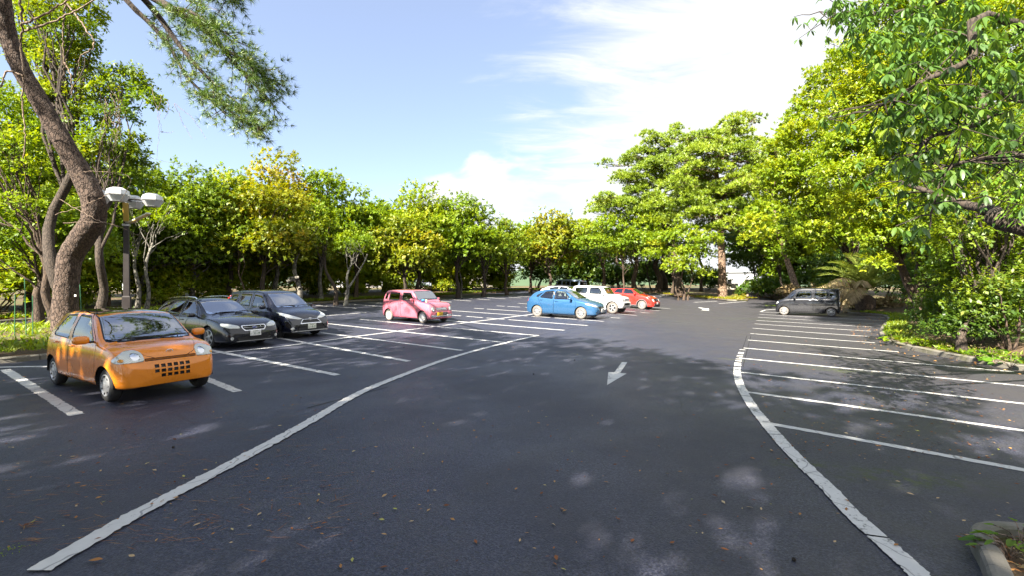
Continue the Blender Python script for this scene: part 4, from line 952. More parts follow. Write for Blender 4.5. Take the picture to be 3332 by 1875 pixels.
# vines draped over the pine
def vine(label, lines, r=.014):
    acc = Acc(); o = np.array(atd(*lines[0][0]))
    for L in lines:
        P = spline([np.array(atd(*p)) - o for p in L], 9 * len(L)); P[1:-1] += RNG.normal(size=(len(P) - 2, 3)) * .012
        acc.tube(P, np.linspace(r, r * .45, len(P)), 5)
    ob = link('vine', acc.mesh('vine'), BK['vine'], None, tuple(o)); tag(ob, label, 'vine', 'bare vines hanging around the big pine')
Yv = 12.6
vine('thick bare vine climbing up the front of the big pine trunk', [[(52, -20, Yv - .6), (60, 60, Yv - .3), (55, 110, Yv), (62, 190, Yv + .1), (58, 260, Yv + .2), (66, 330, Yv + .2), (60, 400, Yv + .3)], [(62, 190, Yv + .1), (20, 180, Yv), (5, 215, Yv), (-20, 230, Yv)],
      [(60, 60, Yv - .3), (110, 40, Yv - .8), (160, 10, Yv - 1.2), (230, -20, Yv - 1.5)], [(62, 80, Yv), (150, 50, Yv - 1), (240, 0, Yv - 1.5)]], .030)
vine('bare grey vine hanging straight down right of the pine trunk', [[(172, -10, Yv - 1), (165, 40, Yv - 1), (160, 100, Yv - .9), (162, 170, Yv - .8), (158, 215, Yv - .8)], [(162, 150, Yv - .8), (180, 190, Yv - .8), (185, 240, Yv - .8)], [(172, 10, Yv - 1), (215, 70, Yv - 1.3), (240, 115, Yv - 1.4), (205, 145, Yv - 1.4), (200, 190, Yv - 1.3)]], .022)
for i, x0 in enumerate((262, 282, 300)):
    ls = []
    for j in range(4):
        x = x0 + RNG.normal() * 9; y = 190 + RNG.random() * 60
        ls.append([(x + RNG.normal() * 9 + 10 * sin(q), y + q * 38, 12.2 + .1 * q + RNG.normal() * .1) for q in range(int(RNG.integers(4, 8)))])
    vine('tangle of thin bare vines hanging below the pine limb, %s strand bundle' % ['left', 'middle', 'right'][i], ls, .0065)
ls = []
for (x, y), (x2, y2) in (((382, 220), (395, 400)), ((407, 240), (408, 335)), ((425, 250), (412, 300)), ((440, 260), (520, 350)), ((440, 262), (485, 350)), ((405, 330), (440, 332)), ((515, 10), (580, 62)), ((495, 0), (540, 80))):
    ls.append([(x, y, 12.2), ((x + x2) / 2 + RNG.normal() * 7, (y + y2) / 2 + RNG.normal() * 5, 12.2), (x2, y2, 12.2)])
vine('few thread thin twigs dangling against the sky under the pine limb', ls, .006)
ls = [[(190, 440, 13.2), (240, 430, 13), (330, 450, 13), (280, 540, 13.2)], [(150, 500, 13.2), (230, 545, 13), (300, 570, 13)], [(140, 540, 13.3), (250, 500, 13), (290, 470, 13)], [(160, 560, 13.3), (270, 560, 13), (370, 600, 13)]]
vine('loose bare twigs looped around the bend of the pine trunk', ls, .009)
# broadleaf trees between the pine and the bank at the top left
tree('dark leaved tree behind the pine at the top left', (-16.6, 17.3), clumps_px([(130, 40, 70), (190, 90, 60), (80, 140, 70), (150, 170, 65), (210, 40, 45), (170, 250, 62), (70, 40, 70), (230, 190, 36), (200, 130, 50), (110, 250, 50), (120, -60, 90), (210, -60, 80), (40, -100, 100)], 19.0, 1.2, 1, .8),
     'mid', 'dark', r=.2, density=130, leaf=.14, per=7, tint=.58, limbs=20)
tree('airy tree with dark outer clumps right of the pine trunk', (-15.6, 17.0), clumps_px([(330, 205, 52), (370, 250, 36), (290, 290, 48), (260, 350, 50), (320, 390, 40), (350, 415, 32), (230, 300, 55), (300, 440, 40), (220, 400, 48), (270, 240, 40), (395, 262, 22), (345, 350, 25)], 18.5, 1.0, 1, .6),
     'mid', 'dark', r=.15, density=150, leaf=.15, per=6, tint=.5, limbs=14)
tree('thin leaved tree left of the pine trunk at the picture edge', (-19.5, 19.5), clumps_px([(20, 300, 70), (60, 370, 60), (-40, 360, 80), (20, 440, 55), (90, 430, 45), (-40, 250, 80), (-60, 480, 80), (110, 330, 40), (40, 520, 50)], 18.0, 1.2, 1, .8),
     'bright', 'brown', r=.15, density=90, leaf=.14, per=6, tint=.42, limbs=14)

# ---- palm
def palm():
    c = site(2815, 985, .3); Yc = 31.0; p = at(2815, 975, Yc); z = ground_at(p.x, Yc)
    root = empty('palm_tree', (p.x, Yc, z)); tag(root, 'short palm with green and dried fronds right behind the grey kei van', 'palm')
    a = Acc(); a.tube([(0, 0, -.2), (.02, 0, .3), (0, 0, .7), (0, 0, 1.0)], [.55, .6, .5, .3], 14, .12); link('trunk', a.mesh('trunk'), BK['brown'], root)
    def frond(az, el, L, mat, dry, name):
        d = np.array([cos(az), sin(az), 0]); n = 16; t = np.linspace(0, 1, n)
        P = d[None] * (L * t * cos(el))[:, None]; P[:, 2] = 1.3 + L * (t * sin(el) - (.46 if not dry else .42) * t * t)
        P[:, 2] = np.maximum(P[:, 2], -.1)
        acc = Acc(); acc.tube(P, np.linspace(.045, .008, n), 5)
        nb = 46; tt = np.linspace(.12, 1, nb); Q = np.stack([np.interp(tt, t, P[:, i]) for i in range(3)], 1); T_ = unit(np.gradient(Q, axis=0))
        sd = unit(np.cross(T_, [0, 0, 1.0])); upv = np.cross(sd, T_); V = []
        for s in (1, -1):
            dv = unit(sd * s * .8 + T_ * .75 + upv * (.25 if not dry else -.5) + RNG.normal(size=(nb, 3)) * .12)
            ln = .62 * np.sin(np.clip(tt * 2.6 + .35, 0, pi)) ** .6 + .12
            Vl, Fl, Al = leaves(Q, dv, upv + RNG.normal(size=(nb, 3)) * .15, ln, .045, np.clip(.5 + RNG.normal(0, .18, nb), 0, 1), .15, .12 if not dry else .3); acc.add(Vl, Fl, Al)
        link(name, acc.mesh(name, False, True), LM[mat], root)
    for i in range(34):
        az = 2 * pi * i / 34 + RNG.normal() * .1; frond(az, radians(RNG.uniform(28, 78)), RNG.uniform(3.6, 5.0), 'palm', False, 'frond')
    for i in range(7):
        az = pi + RNG.uniform(-1.3, 1.2); frond(az, radians(RNG.uniform(8, 58)), RNG.uniform(3.8, 5.4), 'drypalm', True, 'dry_frond')
palm()
# ---- trees standing beside and behind the photographer: they shade the near asphalt
RNG = np.random.default_rng(77)
for i, (x, y, h, rr, kd) in enumerate(((-15.5, 2.6, 13.5, 3.6, 'mid'), (-11.0, 0.4, 14.5, 3.4, 'dark'), (-7.0, 1.0, 14.0, 2.8, 'mid'), (-12.3, -4.8, 15.0, 3.2, 'mid'), (-9.0, -3.2, 14.5, 3.4, 'dark'), (-4.6, -2.6, 14.0, 2.8, 'mid'), (-18.5, -1.8, 14.0, 3.4, 'mid'),
                                       (-1.6, -5.5, 13.0, 2.6, 'dark'), (-6.0, -7.5, 14.5, 3.4, 'mid'), (-11.0, -8.5, 15.0, 3.6, 'mid'), (-17.5, -7.0, 15.0, 3.6, 'dark'), (-4.0, -6.2, 13.0, 2.2, 'mid'), (-7.8, -5.6, 14.0, 2.8, 'dark'), (-22.5, -5.0, 14.0, 3.4, 'mid'))):
    C = blob_clumps(x, y, h * .74, rr, rr, h * .26, 32, rr * .24, rr * .40)
    tree('tall tree of the row behind the photographer that shades the near asphalt', (x, y), C, kd, 'dark', r=.22, density=13.5, leaf=.27, per=6, group='shade trees behind the photographer', limbs=18, fork=h * .5)
# where every vehicle stands: plan position and heading, from the point where one front tyre meets the ground
def stand(pxy, axf, half, side, yaw):
    p = site(*pxy); f = Vector((cos(yaw), sin(yaw))); l = Vector((-sin(yaw), cos(yaw)))
    c = p.xy - f * axf - l * side * half; return (c.x, c.y, yaw)
R_ = radians
CARPOS = {
 'esse': stand((337, 1314), 1.175, .70, -1, R_(-31)),
 'legacy': stand((677.6, 1136), 1.37, .82, -1, R_(-30)),
 'sienta': stand((897.7, 1103), 1.31, .81, -1, R_(-30)),
 'lapin': stand((1374, 1054.5), 1.17, .70, -1, R_(-37)),
 'mazda': stand((1890, 1040.5), 1.225, .80, -1, R_(-34)),
 'jimny': stand((1991.6, 1022.7), 1.08, .69, -1, R_(-35)),
 'juke': stand((2087.6, 1008.7), 1.20, .83, -1, R_(-36)),
 'tanto': stand((2551, 1027), 1.22, .70, 1, R_(143)),
 'chr': (site(1770, 985).x + 1.8, site(1770, 985).y - 1.0, R_(-35)),
 'van': (at(1853, 950, 60).x, 60.0, R_(132)),
}
# ================================================================== VEHICLES
def paint(name, col, metal=0.0, rough=0.28):
    m, t, out = new_mat(name); N = NT(t)
    tcn = N.n('ShaderNodeTexCoord').outputs['Object']
    fl = N.noise(tcn, 900, 1, 0.5); du = N.noise(tcn, 3.0, 5, 0.65)
    c = N.mixc(N.sstep(fl, .3, .7), tuple(x * (1 - .10 * metal) for x in col), tuple(min(1, x * (1 + .18 * metal)) for x in col))
    back = N.n('ShaderNodeNewGeometry').outputs['Backfacing']
    c = N.mixc(back, c, (0.03, 0.03, 0.032))
    p = pbsdf(N, out, Base_Color=c, Metallic=metal * .45, Roughness=N.sstep(du, .3, .7, rough - .03, rough + .03), Coat_Weight=1.0, Coat_Roughness=0.03, Specular_IOR_Level=.3)
    return m
def glass_mat(name, tint, refl=0.12):
    m, t, out = new_mat(name); N = NT(t)
    fr = N.n('ShaderNodeFresnel', ins={0: 1.6}).outputs[0]
    f = N.math('ADD', N.math('MULTIPLY', fr, 1.0), refl, clamp=True)
    tr = N.n('ShaderNodeBsdfTransparent', ins={0: (*tint, 1)}); g = N.n('ShaderNodeBsdfGlossy', ins={0: (.95, .97, 1, 1), 1: 0.015})
    mx = N.n('ShaderNodeMixShader', ins={0: f, 1: tr.outputs[0], 2: g.outputs[0]}); t.links.new(mx.outputs[0], out.inputs[0]); return m
def lens_mat(name, col, rough=.08, refl=.25):
    m, t, out = new_mat(name); N = NT(t)
    tcn = N.n('ShaderNodeTexCoord').outputs['Object']
    w = N.n('ShaderNodeTexWave', wave_type='BANDS', ins={'Vector': tcn, 'Scale': 18.0, 'Distortion': .5}).outputs['Fac']
    c = N.mixc(N.sstep(w, .2, .8), tuple(x * .75 for x in col), col)
    pbsdf(N, out, Base_Color=c, Roughness=rough, Metallic=refl, Coat_Weight=1.0, Coat_Roughness=.03, Specular_IOR_Level=.8); return m
MC = dict(
 glass=glass_mat('windscreen_glass', (.42, .48, .46), .36), tint=glass_mat('tinted_glass', (.10, .11, .11), .10), clear=glass_mat('side_glass', (.50, .56, .52), .08),
 black=simple('black_trim', (.012, .012, .013), .45), gloss=simple('gloss_black', (.008, .008, .009), .12, coat=1.0), rubber=simple('tyre_rubber', (.022, .021, .020), .85, grain=.35, gscale=40),
 dusty=simple('pale_tyre_rubber', (.14, .125, .11), .9, grain=.3, gscale=30), chrome=simple('chrome', (.75, .76, .78), .12, metal=1.0), silver=simple('silver_wheel', (.40, .40, .40), .35, metal=.55),  # second tyre rubber, a lighter grey-brown tone
 white=simple('white_wheel', (.62, .61, .585), .4), lamp=lens_mat('headlamp_lens', (.72, .74, .70)), lampdim=lens_mat('hazed_headlamp_lens', (.62, .64, .58), .18, .1), amber=lens_mat('amber_lens', (.75, .33, .04)),
 red=lens_mat('tail_lamp_lens', (.55, .02, .02)), seat=simple('seat_cloth', (.10, .10, .105), .9, grain=.2), beige=simple('beige_seat_cloth', (.42, .38, .30), .9, grain=.15), dash=simple('dashboard_plastic', (.03, .03, .032), .6),
 plate=simple('number_plate_white', (.78, .78, .76), .4), plate_y=simple('number_plate_yellow', (.80, .50, .01), .4), ink=simple('number_green_ink', (.01, .10, .04), .5), ink_k=simple('number_black_ink', (.01, .01, .01), .5),
 cream=simple('number_plate_cream', (.78, .78, .66), .4), blue=simple('emblem_blue', (.02, .04, .22), .2, coat=1.0), grey=simple('grey_cladding', (.10, .10, .105), .7, grain=.2))

def pchip(pts):
    P = np.array(sorted(pts), float); x, y = P[:, 0], P[:, 1]; h = np.diff(x); d = np.diff(y) / h
    m = np.zeros(len(x)); m[0], m[-1] = d[0], d[-1]
    for i in range(1, len(x) - 1):
        if d[i - 1] * d[i] > 0:
            w1, w2 = 2 * h[i] + h[i - 1], h[i] + 2 * h[i - 1]; m[i] = (w1 + w2) / (w1 / d[i - 1] + w2 / d[i])
    def f(q):
        q = min(max(q, x[0]), x[-1]); i = int(min(np.searchsorted(x, q, 'right') - 1, len(h) - 1)); t = (q - x[i]) / h[i]
        return (y[i] * (1 + 2 * t) * (1 - t) ** 2 + h[i] * m[i] * t * (1 - t) ** 2 + y[i + 1] * t * t * (3 - 2 * t) + h[i] * m[i + 1] * t * t * (t - 1))
    return f
def rp(P, r=.04, n=3):
    """round the corners of polygon P"""
    out = []; k = len(P)
    for i in range(k):
        a, b, c = (np.array(P[(i + j) % k], float) for j in (-1, 0, 1))
        u, v = a - b, c - b; lu, lv = np.linalg.norm(u), np.linalg.norm(v); q = min(r, lu * .45, lv * .45)
        A, C = b + u / lu * q, b + v / lv * q
        for t in np.linspace(0, 1, n): out.append(tuple((1 - t) ** 2 * A + 2 * t * (1 - t) * b + t * t * C))
    return out
def grow(P, d):
    """offset polygon outward by d (negative: inward)"""
    P = [np.array(p, float) for p in P]; k = len(P)
    area = sum(P[i][0] * P[(i + 1) % k][1] - P[(i + 1) % k][0] * P[i][1] for i in range(k)); s = 1 if area > 0 else -1
    out = []
    for i in range(k):
        a, b, c = P[i - 1], P[i], P[(i + 1) % k]
        n1 = np.array([(b - a)[1], -(b - a)[0]]); n2 = np.array([(c - b)[1], -(c - b)[0]])
        n1 /= np.linalg.norm(n1) + 1e-9; n2 /= np.linalg.norm(n2) + 1e-9; m = n1 + n2; q = max(m.dot(m) / 2, .3)
        out.append(tuple(b + s * d * m / q))
    return out
def inpoly(P, x, y):
    c = False; j = len(P) - 1
    for i in range(len(P)):
        if (P[i][1] > y) != (P[j][1] > y) and x < (P[j][0] - P[i][0]) * (y - P[i][1]) / (P[j][1] - P[i][1]) + P[i][0]: c = not c
        j = i
    return c
VIEWS = {'L': ((1, 0, 0), (0, 0, 1), (0, 1, 0)), 'R': ((1, 0, 0), (0, 0, 1), (0, -1, 0)), 'F': ((0, 1, 0), (0, 0, 1), (1, 0, 0)), 'B': ((0, 1, 0), (0, 0, 1), (-1, 0, 0)), 'T': ((1, 0, 0), (0, 1, 0), (0, 0, 1))}
class Shell:
    def __init__(s, P):
        s.P = P; L = P['L'] / 2; Wh = P['W'] / 2
        top, belt, rw = pchip(P['top']), pchip(P['belt']), pchip(P['roofw'])
        bot = P['bot']; fr, kf, rr, kr = P.get('fr', .45), P.get('kf', .28), P.get('rr', .35), P.get('kr', .16)
        bf, br = P.get('bf', .07), P.get('br', .09); sh = P.get('sh', .955); crown = P.get('crown', .045); rfm = P.get('rf', .085)
        def e(t, p=2.3): t = min(max(t, 0), 1); return 1 - (1 - t ** p) ** (1 / p)
        xs = set(np.linspace(-L, L, 64).round(4)); xs |= {round(L - fr * q, 4) for q in (0, .004, .015, .035, .07, .12, .18, .26, .36, .5, .7)} | {round(-L + rr * q, 4) for q in (0, .004, .015, .035, .07, .12, .18, .26, .36, .5, .7)}
        xs = sorted(xs); rings = []
        for x in xs:
            tf, tr = (x - (L - fr)) / fr, (-L + rr - x) / rr
            Wx = Wh * (1 - kf * e(tf) - kr * e(tr)); zb = bot + bf * e(tf) ** 1 + br * e(tr)
            zt = top(x); zl = min(belt(x), zt - .012); R = min(rw(x), Wh) * (1 - kf * .8 * e(tf) - kr * .7 * e(tr)); R = min(R, Wx * .985)
            pts = [(0, zb), (Wx * .5, zb), (Wx * .86, zb)]
            for q, k in ((0.02, .925), (.08, .965), (.2, .988), (.36, .998), (.52, 1.0), (.68, .996), (.82, .984), (.93, .968), (1, sh)): pts.append((Wx * k, zb + (zl - zb) * q))
            B = np.array([Wx * sh - .008, zl + min(.01, (zt - zl) * .3)]); drop = min(crown, .55 * (zt - zl)); C = np.array([R, zt - drop]); d = C - B; ln = np.linalg.norm(d) + 1e-6
            rf = min(rfm, .42 * ln, .3 * R); E_ = C + np.array([-rf, drop * .18])
            for q in (0, .25, .5, .75): pts.append(tuple(B + (C - d / ln * rf - B) * q + np.array([min(.02, ln * .05) * sin(pi * q), 0])))
            A = C - d / ln * rf
            for q in (0, .25, .5, .75, 1): pts.append(tuple((1 - q) ** 2 * A + 2 * q * (1 - q) * C + q * q * E_))
            for q in (.75, .5, .25, 0): yy = E_[0] * q; pts.append((yy, zt - (zt - E_[1]) * q * q))
            rings.append([(x, p[0], p[1]) for p in pts])
        bm = bmesh.new(); K = len(rings[0]); full = []
        for r in rings:
            Lf = [bm.verts.new(p) for p in r]; Rt = [Lf[0]] + [bm.verts.new((p[0], -p[1], p[2])) for p in r[1:-1]] + [Lf[-1]]
            full.append(Lf + Rt[1:-1][::-1])
        n = len(full[0])
        for a, b in zip(full[:-1], full[1:]):
            for i in range(n): bm.faces.new((a[i], a[(i + 1) % n], b[(i + 1) % n], b[i]))
        for ring, sg, bulge in ((full[-1], 1, P.get('bulgef', .03)), (full[0], -1, P.get('bulger', .03))):
            c = sum((v.co for v in ring), Vector()) / n; prev = ring
            for q in (.86, .68, .45, .2):
                cur = [bm.verts.new((v.co.x + sg * bulge * (1 - q * q), c.y + (v.co.y - c.y) * q, c.z + (v.co.z - c.z) * q)) for v in ring]
                for i in range(n): bm.faces.new((prev[i], prev[(i + 1) % n], cur[(i + 1) % n], cur[i]))
                prev = cur
            bm.faces.new(prev)
        bmesh.ops.recalc_face_normals(bm, faces=bm.faces[:]); s.bm = bm; s.lay = bm.faces.layers.int.new('rid'); s.regs = [None]
        bm.normal_update(); s.bvh = BVHTree.FromBMesh(bm)
    def cut(s, poly, view, filt=None, thr=.12):
        u, v, w = (Vector(q) for q in VIEWS[view]); us = [p[0] for p in poly]; vs = [p[1] for p in poly]
        u0, u1, v0, v1 = min(us), max(us), min(vs), max(vs); fs = []
        for f in s.bm.faces:
            if f.normal.dot(w) < thr and not (filt and filt(f, True)): continue
            c = [q.co for q in f.verts]; a = [q.dot(u) for q in c]; b = [q.dot(v) for q in c]
            if max(a) < u0 or min(a) > u1 or max(b) < v0 or min(b) > v1: continue
            if view in 'LR' and f.calc_center_median().dot(w) < 0: continue
            if view == 'F' and f.calc_center_median().x < 0: continue
            if view == 'B' and f.calc_center_median().x > 0: continue
            if filt and not filt(f, False): continue
            fs.append(f)
        k = len(poly)
        for i in range(k):
            if not fs: return []
            a, b = poly[i], poly[(i + 1) % k]; du, dv = b[0] - a[0], b[1] - a[1]
            if abs(du) + abs(dv) < 1e-6: continue
            no = (u * dv - v * du).normalized(); co = u * a[0] + v * a[1]
            ed = {e_ for f in fs for e_ in f.edges}; ve = {q for f in fs for q in f.verts}
            r = bmesh.ops.bisect_plane(s.bm, geom=list(ve) + list(ed) + fs, plane_co=co, plane_no=no, dist=2e-4)
            fs = list({g for g in r['geom'] if isinstance(g, bmesh.types.BMFace)})
        return [f for f in fs if inpoly(poly, f.calc_center_median().dot(u), f.calc_center_median().dot(v))]
    def reg(s, name, poly, view, mat, parent=None, depth=0.0, only=None, filt=None, thr=.12, label=None):
        """tag the faces under a polygon as one part; returns its id"""
        fs = s.cut(poly, view, filt, thr); s.regs.append(dict(name=name, mat=mat, parent=parent, depth=depth, label=label)); rid = len(s.regs) - 1
        for f in fs:
            if only is None or f[s.lay] in only: f[s.lay] = rid
        return rid
    def hit(s, view, a, b):
        u, v, w = (Vector(q) for q in VIEWS[view]); o = u * a + v * b + w * 5
        h = s.bvh.ray_cast(o, -w); return (h[0], h[1]) if h[0] else (u * a + v * b + w * (s.P['L'] / 2), w)
    def finish(s, root, bodymat):
        s.bm.normal_update(); groups = {}
        for f in s.bm.faces: groups.setdefault(f[s.lay], []).append(f)
        objs = {}
        def make(rid):
            if rid in objs: return objs[rid]
            r = s.regs[rid] if rid else dict(name='body', mat=bodymat, parent=None, depth=0.0, label=None)
            par = root if r['parent'] is None else make(r['parent'])
            fs = groups.get(rid, []); ids = {}; V = []; Nn = []; F = []
            for f in fs:
                ff = []
                for q in f.verts:
                    if q.index not in ids: ids[q.index] = len(V); V.append(q.co + q.normal * r['depth']); Nn.append(q.normal.copy())
                    ff.append(ids[q.index])
                F.append(ff)
            nf = len(F)
            if abs(r['depth']) > 1e-6:
                cnt = {}
                for ff in F:
                    for a, b in zip(ff, ff[1:] + ff[:1]): cnt[(a, b)] = 1
                edges = [(a, b) for a, b in cnt if (b, a) not in cnt]; base = {}
                for a, b in edges:
                    for q in (a, b):
                        if q not in base: base[q] = len(V); V.append(V[q] - Nn[q] * (r['depth'] + (.006 if r['depth'] > 0 else 0))); Nn.append(Nn[q])
                    F.append([b, a, base[a], base[b]])
            me = bpy.data.meshes.new(r['name']); me.from_pydata([tuple(q) for q in V], [], F); me.update()
            fl = np.zeros(len(F), dtype=bool); fl[:nf] = True; me.polygons.foreach_set('use_smooth', fl)
            if nf == len(F) and V: me.normals_split_custom_set_from_vertices([tuple(q) for q in Nn])
            o = link(r['name'], me, r['mat'], par)
            if r['label']: o['label'] = r['label']
            objs[rid] = o; return o
        s.bm.verts.index_update()
        for rid in range(len(s.regs)):
            if rid and s.regs[rid]['name'] == 'drop': continue
            if rid and rid not in groups and not any(q and q['parent'] == rid for q in s.regs): continue
            make(rid)
        s.bm.free(); return objs
def box_bm(bm, c, d, bev=0.0, rot=None):
    r = bmesh.ops.create_cube(bm, size=1.0); vs = r['verts']; M = Matrix.Translation(c) @ (rot.to_4x4() if rot else Matrix()) @ Matrix.Diagonal((*d, 1))
    bmesh.ops.transform(bm, matrix=M, verts=vs)
    if bev:
        es = list({e_ for v in vs for e_ in v.link_edges}); bmesh.ops.bevel(bm, geom=es, offset=bev, segments=2, affect='EDGES', profile=.6)
def bm_obj(name, bm, mat, parent=None, smooth=True):
    bmesh.ops.recalc_face_normals(bm, faces=bm.faces[:])
    me = bpy.data.meshes.new(name); bm.to_mesh(me); bm.free()
    if smooth: me.polygons.foreach_set('use_smooth', np.ones(len(me.polygons), dtype=bool)); me.set_sharp_from_angle(angle=radians(38))
    return link(name, me, mat, parent)
def boxes(name, L, mat, parent, bev=.01):
    bm = bmesh.new()
    for q in L: box_bm(bm, q[0], q[1], q[2] if len(q) > 2 else bev, q[3] if len(q) > 3 else None)
    return bm_obj(name, bm, mat, parent)
def lathe_np(prof, seg=40):
    """profile (radius, y) turned round the y axis"""
    P = np.array(prof, float); a = np.linspace(0, 2 * pi, seg, endpoint=False); n = len(P)
    V = np.stack([np.outer(P[:, 0], np.cos(a)), np.repeat(P[:, 1:2], seg, 1), np.outer(P[:, 0], np.sin(a))], 2).reshape(-1, 3)
    idx = np.arange(n * seg).reshape(n, seg); nx = np.roll(idx, -1, 1)
    return V, np.stack([idx[:-1].ravel(), idx[1:].ravel(), nx[1:].ravel(), nx[:-1].ravel()], 1)
WHEELS = {}
def wheel_meshes(R, rim, w, style):
    k = (R, rim, w, style)
    if k in WHEELS: return WHEELS[k]
    h = w / 2
    tv, tf = lathe_np([(rim - .012, h - .03), (rim + .004, h - .008), (rim + .03, h), (R - .035, h - .004), (R - .012, h - .018), (R - .002, h - .045), (R, 0), (R - .002, -h + .045), (R - .012, -h + .018), (R - .035, -h), (rim, -h), (rim - .02, -h + .02)], 44)
    tyre = mesh_np('tyre', tv, tf)
    bm = bmesh.new()
    def addl(prof, seg=40):
        V, F = lathe_np(prof, seg); vs = [bm.verts.new(v) for v in V]
        for f in F:
            try: bm.faces.new([vs[i] for i in f])
            except ValueError: pass
    ring = [(rim + .006, h - .012), (rim + .006, h - .002), (rim - .008, h + .002), (rim - .018, h - .012), (rim - .03, h - .05)]
    dark = bmesh.new(); V, F = lathe_np([(rim - .02, h - .06), (.02, h - .065), (.001, h - .065)], 24); vs = [dark.verts.new(v) for v in V]
    for f in F: dark.faces.new([vs[i] for i in f])
    kind, n = style.split(':'); n = int(n)
    if kind == 'cap' or kind == 'steel':
        addl([(rim + .006, h - .012), (rim + .004, h), (rim - .012, h + .003), (rim - .03, h - .010), (rim * .62, h - (.004 if kind == 'cap' else .016)), (rim * .42, h + .004), (rim * .30, h + .004), (rim * .26, h - .006 if kind == 'steel' else h + .008), (.001, h + (.002 if kind == 'steel' else .010))], 48)
        for i in range(n):   # slots / holes standing as dark recess plates
            a = 2 * pi * (i + .5) / n; c = Vector((cos(a), 0, sin(a))); t_ = Vector((-sin(a), 0, cos(a)))
            rr_, wd, ln = (rim * .80, .010, rim * .10) if kind == 'cap' else (rim * .76, .011, .011)
            q = [c * (rr_ - ln) + t_ * wd, c * (rr_ + ln) + t_ * wd * (1.7 if kind == 'cap' else 1), c * (rr_ + ln) - t_ * wd * (1.7 if kind == 'cap' else 1), c * (rr_ - ln) - t_ * wd]
            yv = h + .002 if kind == 'cap' else h - .006
            lo = [dark.verts.new(p + Vector((0, yv - .02, 0))) for p in q]; hi = [dark.verts.new(p + Vector((0, yv, 0))) for p in q]
            dark.faces.new(hi)
            for j in range(4): dark.faces.new((hi[j], lo[j], lo[(j + 1) % 4], hi[(j + 1) % 4]))
    else:
        addl(ring, 48); addl([(rim * .26, h - .02), (rim * .24, h - .004), (rim * .12, h + .002), (.001, h + .003)], 24)
        for i in range(n):
            for sgn in ((-1, 1) if kind == 'twin' else (0,)):
                a = 2 * pi * i / n + sgn * .13 * 8 / n; a2 = 2 * pi * i / n + sgn * .20 * 8 / n
                c0 = Vector((cos(a), 0, sin(a))); c1 = Vector((cos(a2), 0, sin(a2))); t0 = Vector((-sin(a), 0, cos(a))); t1 = Vector((-sin(a2), 0, cos(a2)))
                w0 = rim * (.11 if kind == 'twin' else .16) * 5.5 / (n + .5) * (1.0 if kind == 'twin' else 1.0); w1 = w0 * .95
                top = [c0 * rim * .18 + t0 * w0, c1 * (rim - .006) + t1 * w1, c1 * (rim - .006) - t1 * w1, c0 * rim * .18 - t0 * w0]
                y0, y1 = h - .004, h - .012
                hi = [bm.verts.new(top[0] + Vector((0, y0, 0))), bm.verts.new(top[1] + Vector((0, y1, 0))), bm.verts.new(top[2] + Vector((0, y1, 0))), bm.verts.new(top[3] + Vector((0, y0, 0)))]
                lo = [bm.verts.new(p.co * 1.0 + Vector((0, -.035, 0))) for p in hi]; bm.faces.new(hi)
                for j in range(4): bm.faces.new((hi[j], lo[j], lo[(j + 1) % 4], hi[(j + 1) % 4]))
    out = []
    for b_ in (bm, dark):
        bmesh.ops.recalc_face_normals(b_, faces=b_.faces[:])
        me = bpy.data.meshes.new('rim'); b_.to_mesh(me); b_.free(); me.polygons.foreach_set('use_smooth', np.ones(len(me.polygons), dtype=bool)); me.set_sharp_from_angle(angle=radians(35)); out.append(me)
    WHEELS[k] = (tyre, out[0], out[1]); return WHEELS[k]
def copy_with(me, mat):
    m2 = me.copy(); m2.materials.clear(); m2.materials.append(mat); return m2
def text_obj(name, s, size, M, mat, parent, align='CENTER', ext=.0012, sx=1.0):
    cu = bpy.data.curves.new(name, 'FONT'); cu.body = s; cu.size = size; cu.align_x = align; cu.align_y = 'CENTER'; cu.extrude = ext; cu.resolution_u = 3
    o = bpy.data.objects.new(name, cu); COL.objects.link(o); dg = bpy.context.evaluated_depsgraph_get(); dg.update()
    me = bpy.data.meshes.new_from_object(o.evaluated_get(dg)); bpy.data.objects.remove(o); me.name = name
    me.materials.clear(); ob = link(name, me, mat, parent); ob.matrix_local = M @ Matrix.Diagonal((sx, 1, 1, 1)); return ob
def number_plate(root, p, n, up_txt, main, kana, mat, ink, tilt=0.0, back=False):
    """plate lying on point p with outward normal n (x direction)"""
    sx = -1 if back else 1
    bm = bmesh.new(); box_bm(bm, (0, 0, 0), (.33, .165, .012), .004); pl = bm_obj('number_plate', bm, mat, root)
    # local x of plate -> car y (as read from outside), local y -> up, local z -> outward
    X = Vector((0, sx, 0)); Z = Vector((sx, 0, 0)); Y = Z.cross(X)
    R_ = Matrix((X, Y, Z)).transposed().to_4x4()
    pl.matrix_local = Matrix.Translation(p) @ R_ @ Matrix.Rotation(tilt, 4, 'X')
    T = lambda x, y: Matrix.Translation((x, y, .0066))
    if main: text_obj('plate_number', main, .098, T(.028, -.022), ink, pl, sx=.92)
    if up_txt: text_obj('plate_region', up_txt, .036, T(0, .052), ink, pl)
    if kana: text_obj('plate_kana', kana, .038, T(-.135, -.03), ink, pl)
    return pl
def superblob(bm, c, d, e=.55, n=10, rot=None):
    """rounded pillow shape"""
    r = bmesh.ops.create_uvsphere(bm, u_segments=n * 2, v_segments=n, radius=1.0)
    for v in r['verts']:
        q = v.co; v.co = Vector([math.copysign(abs(t) ** e, t) for t in q])
    bmesh.ops.transform(bm, matrix=Matrix.Translation(c) @ (rot.to_4x4() if rot else Matrix()) @ Matrix.Diagonal((*d, 1)), verts=r['verts'])
def tube_obj(name, P, R, mat, parent, seg=8):
    V, F = tube_np(np.array(P, float), np.full(len(P), R) if np.isscalar(R) else np.array(R), seg); return link(name, mesh_np(name, V, F), mat, parent)

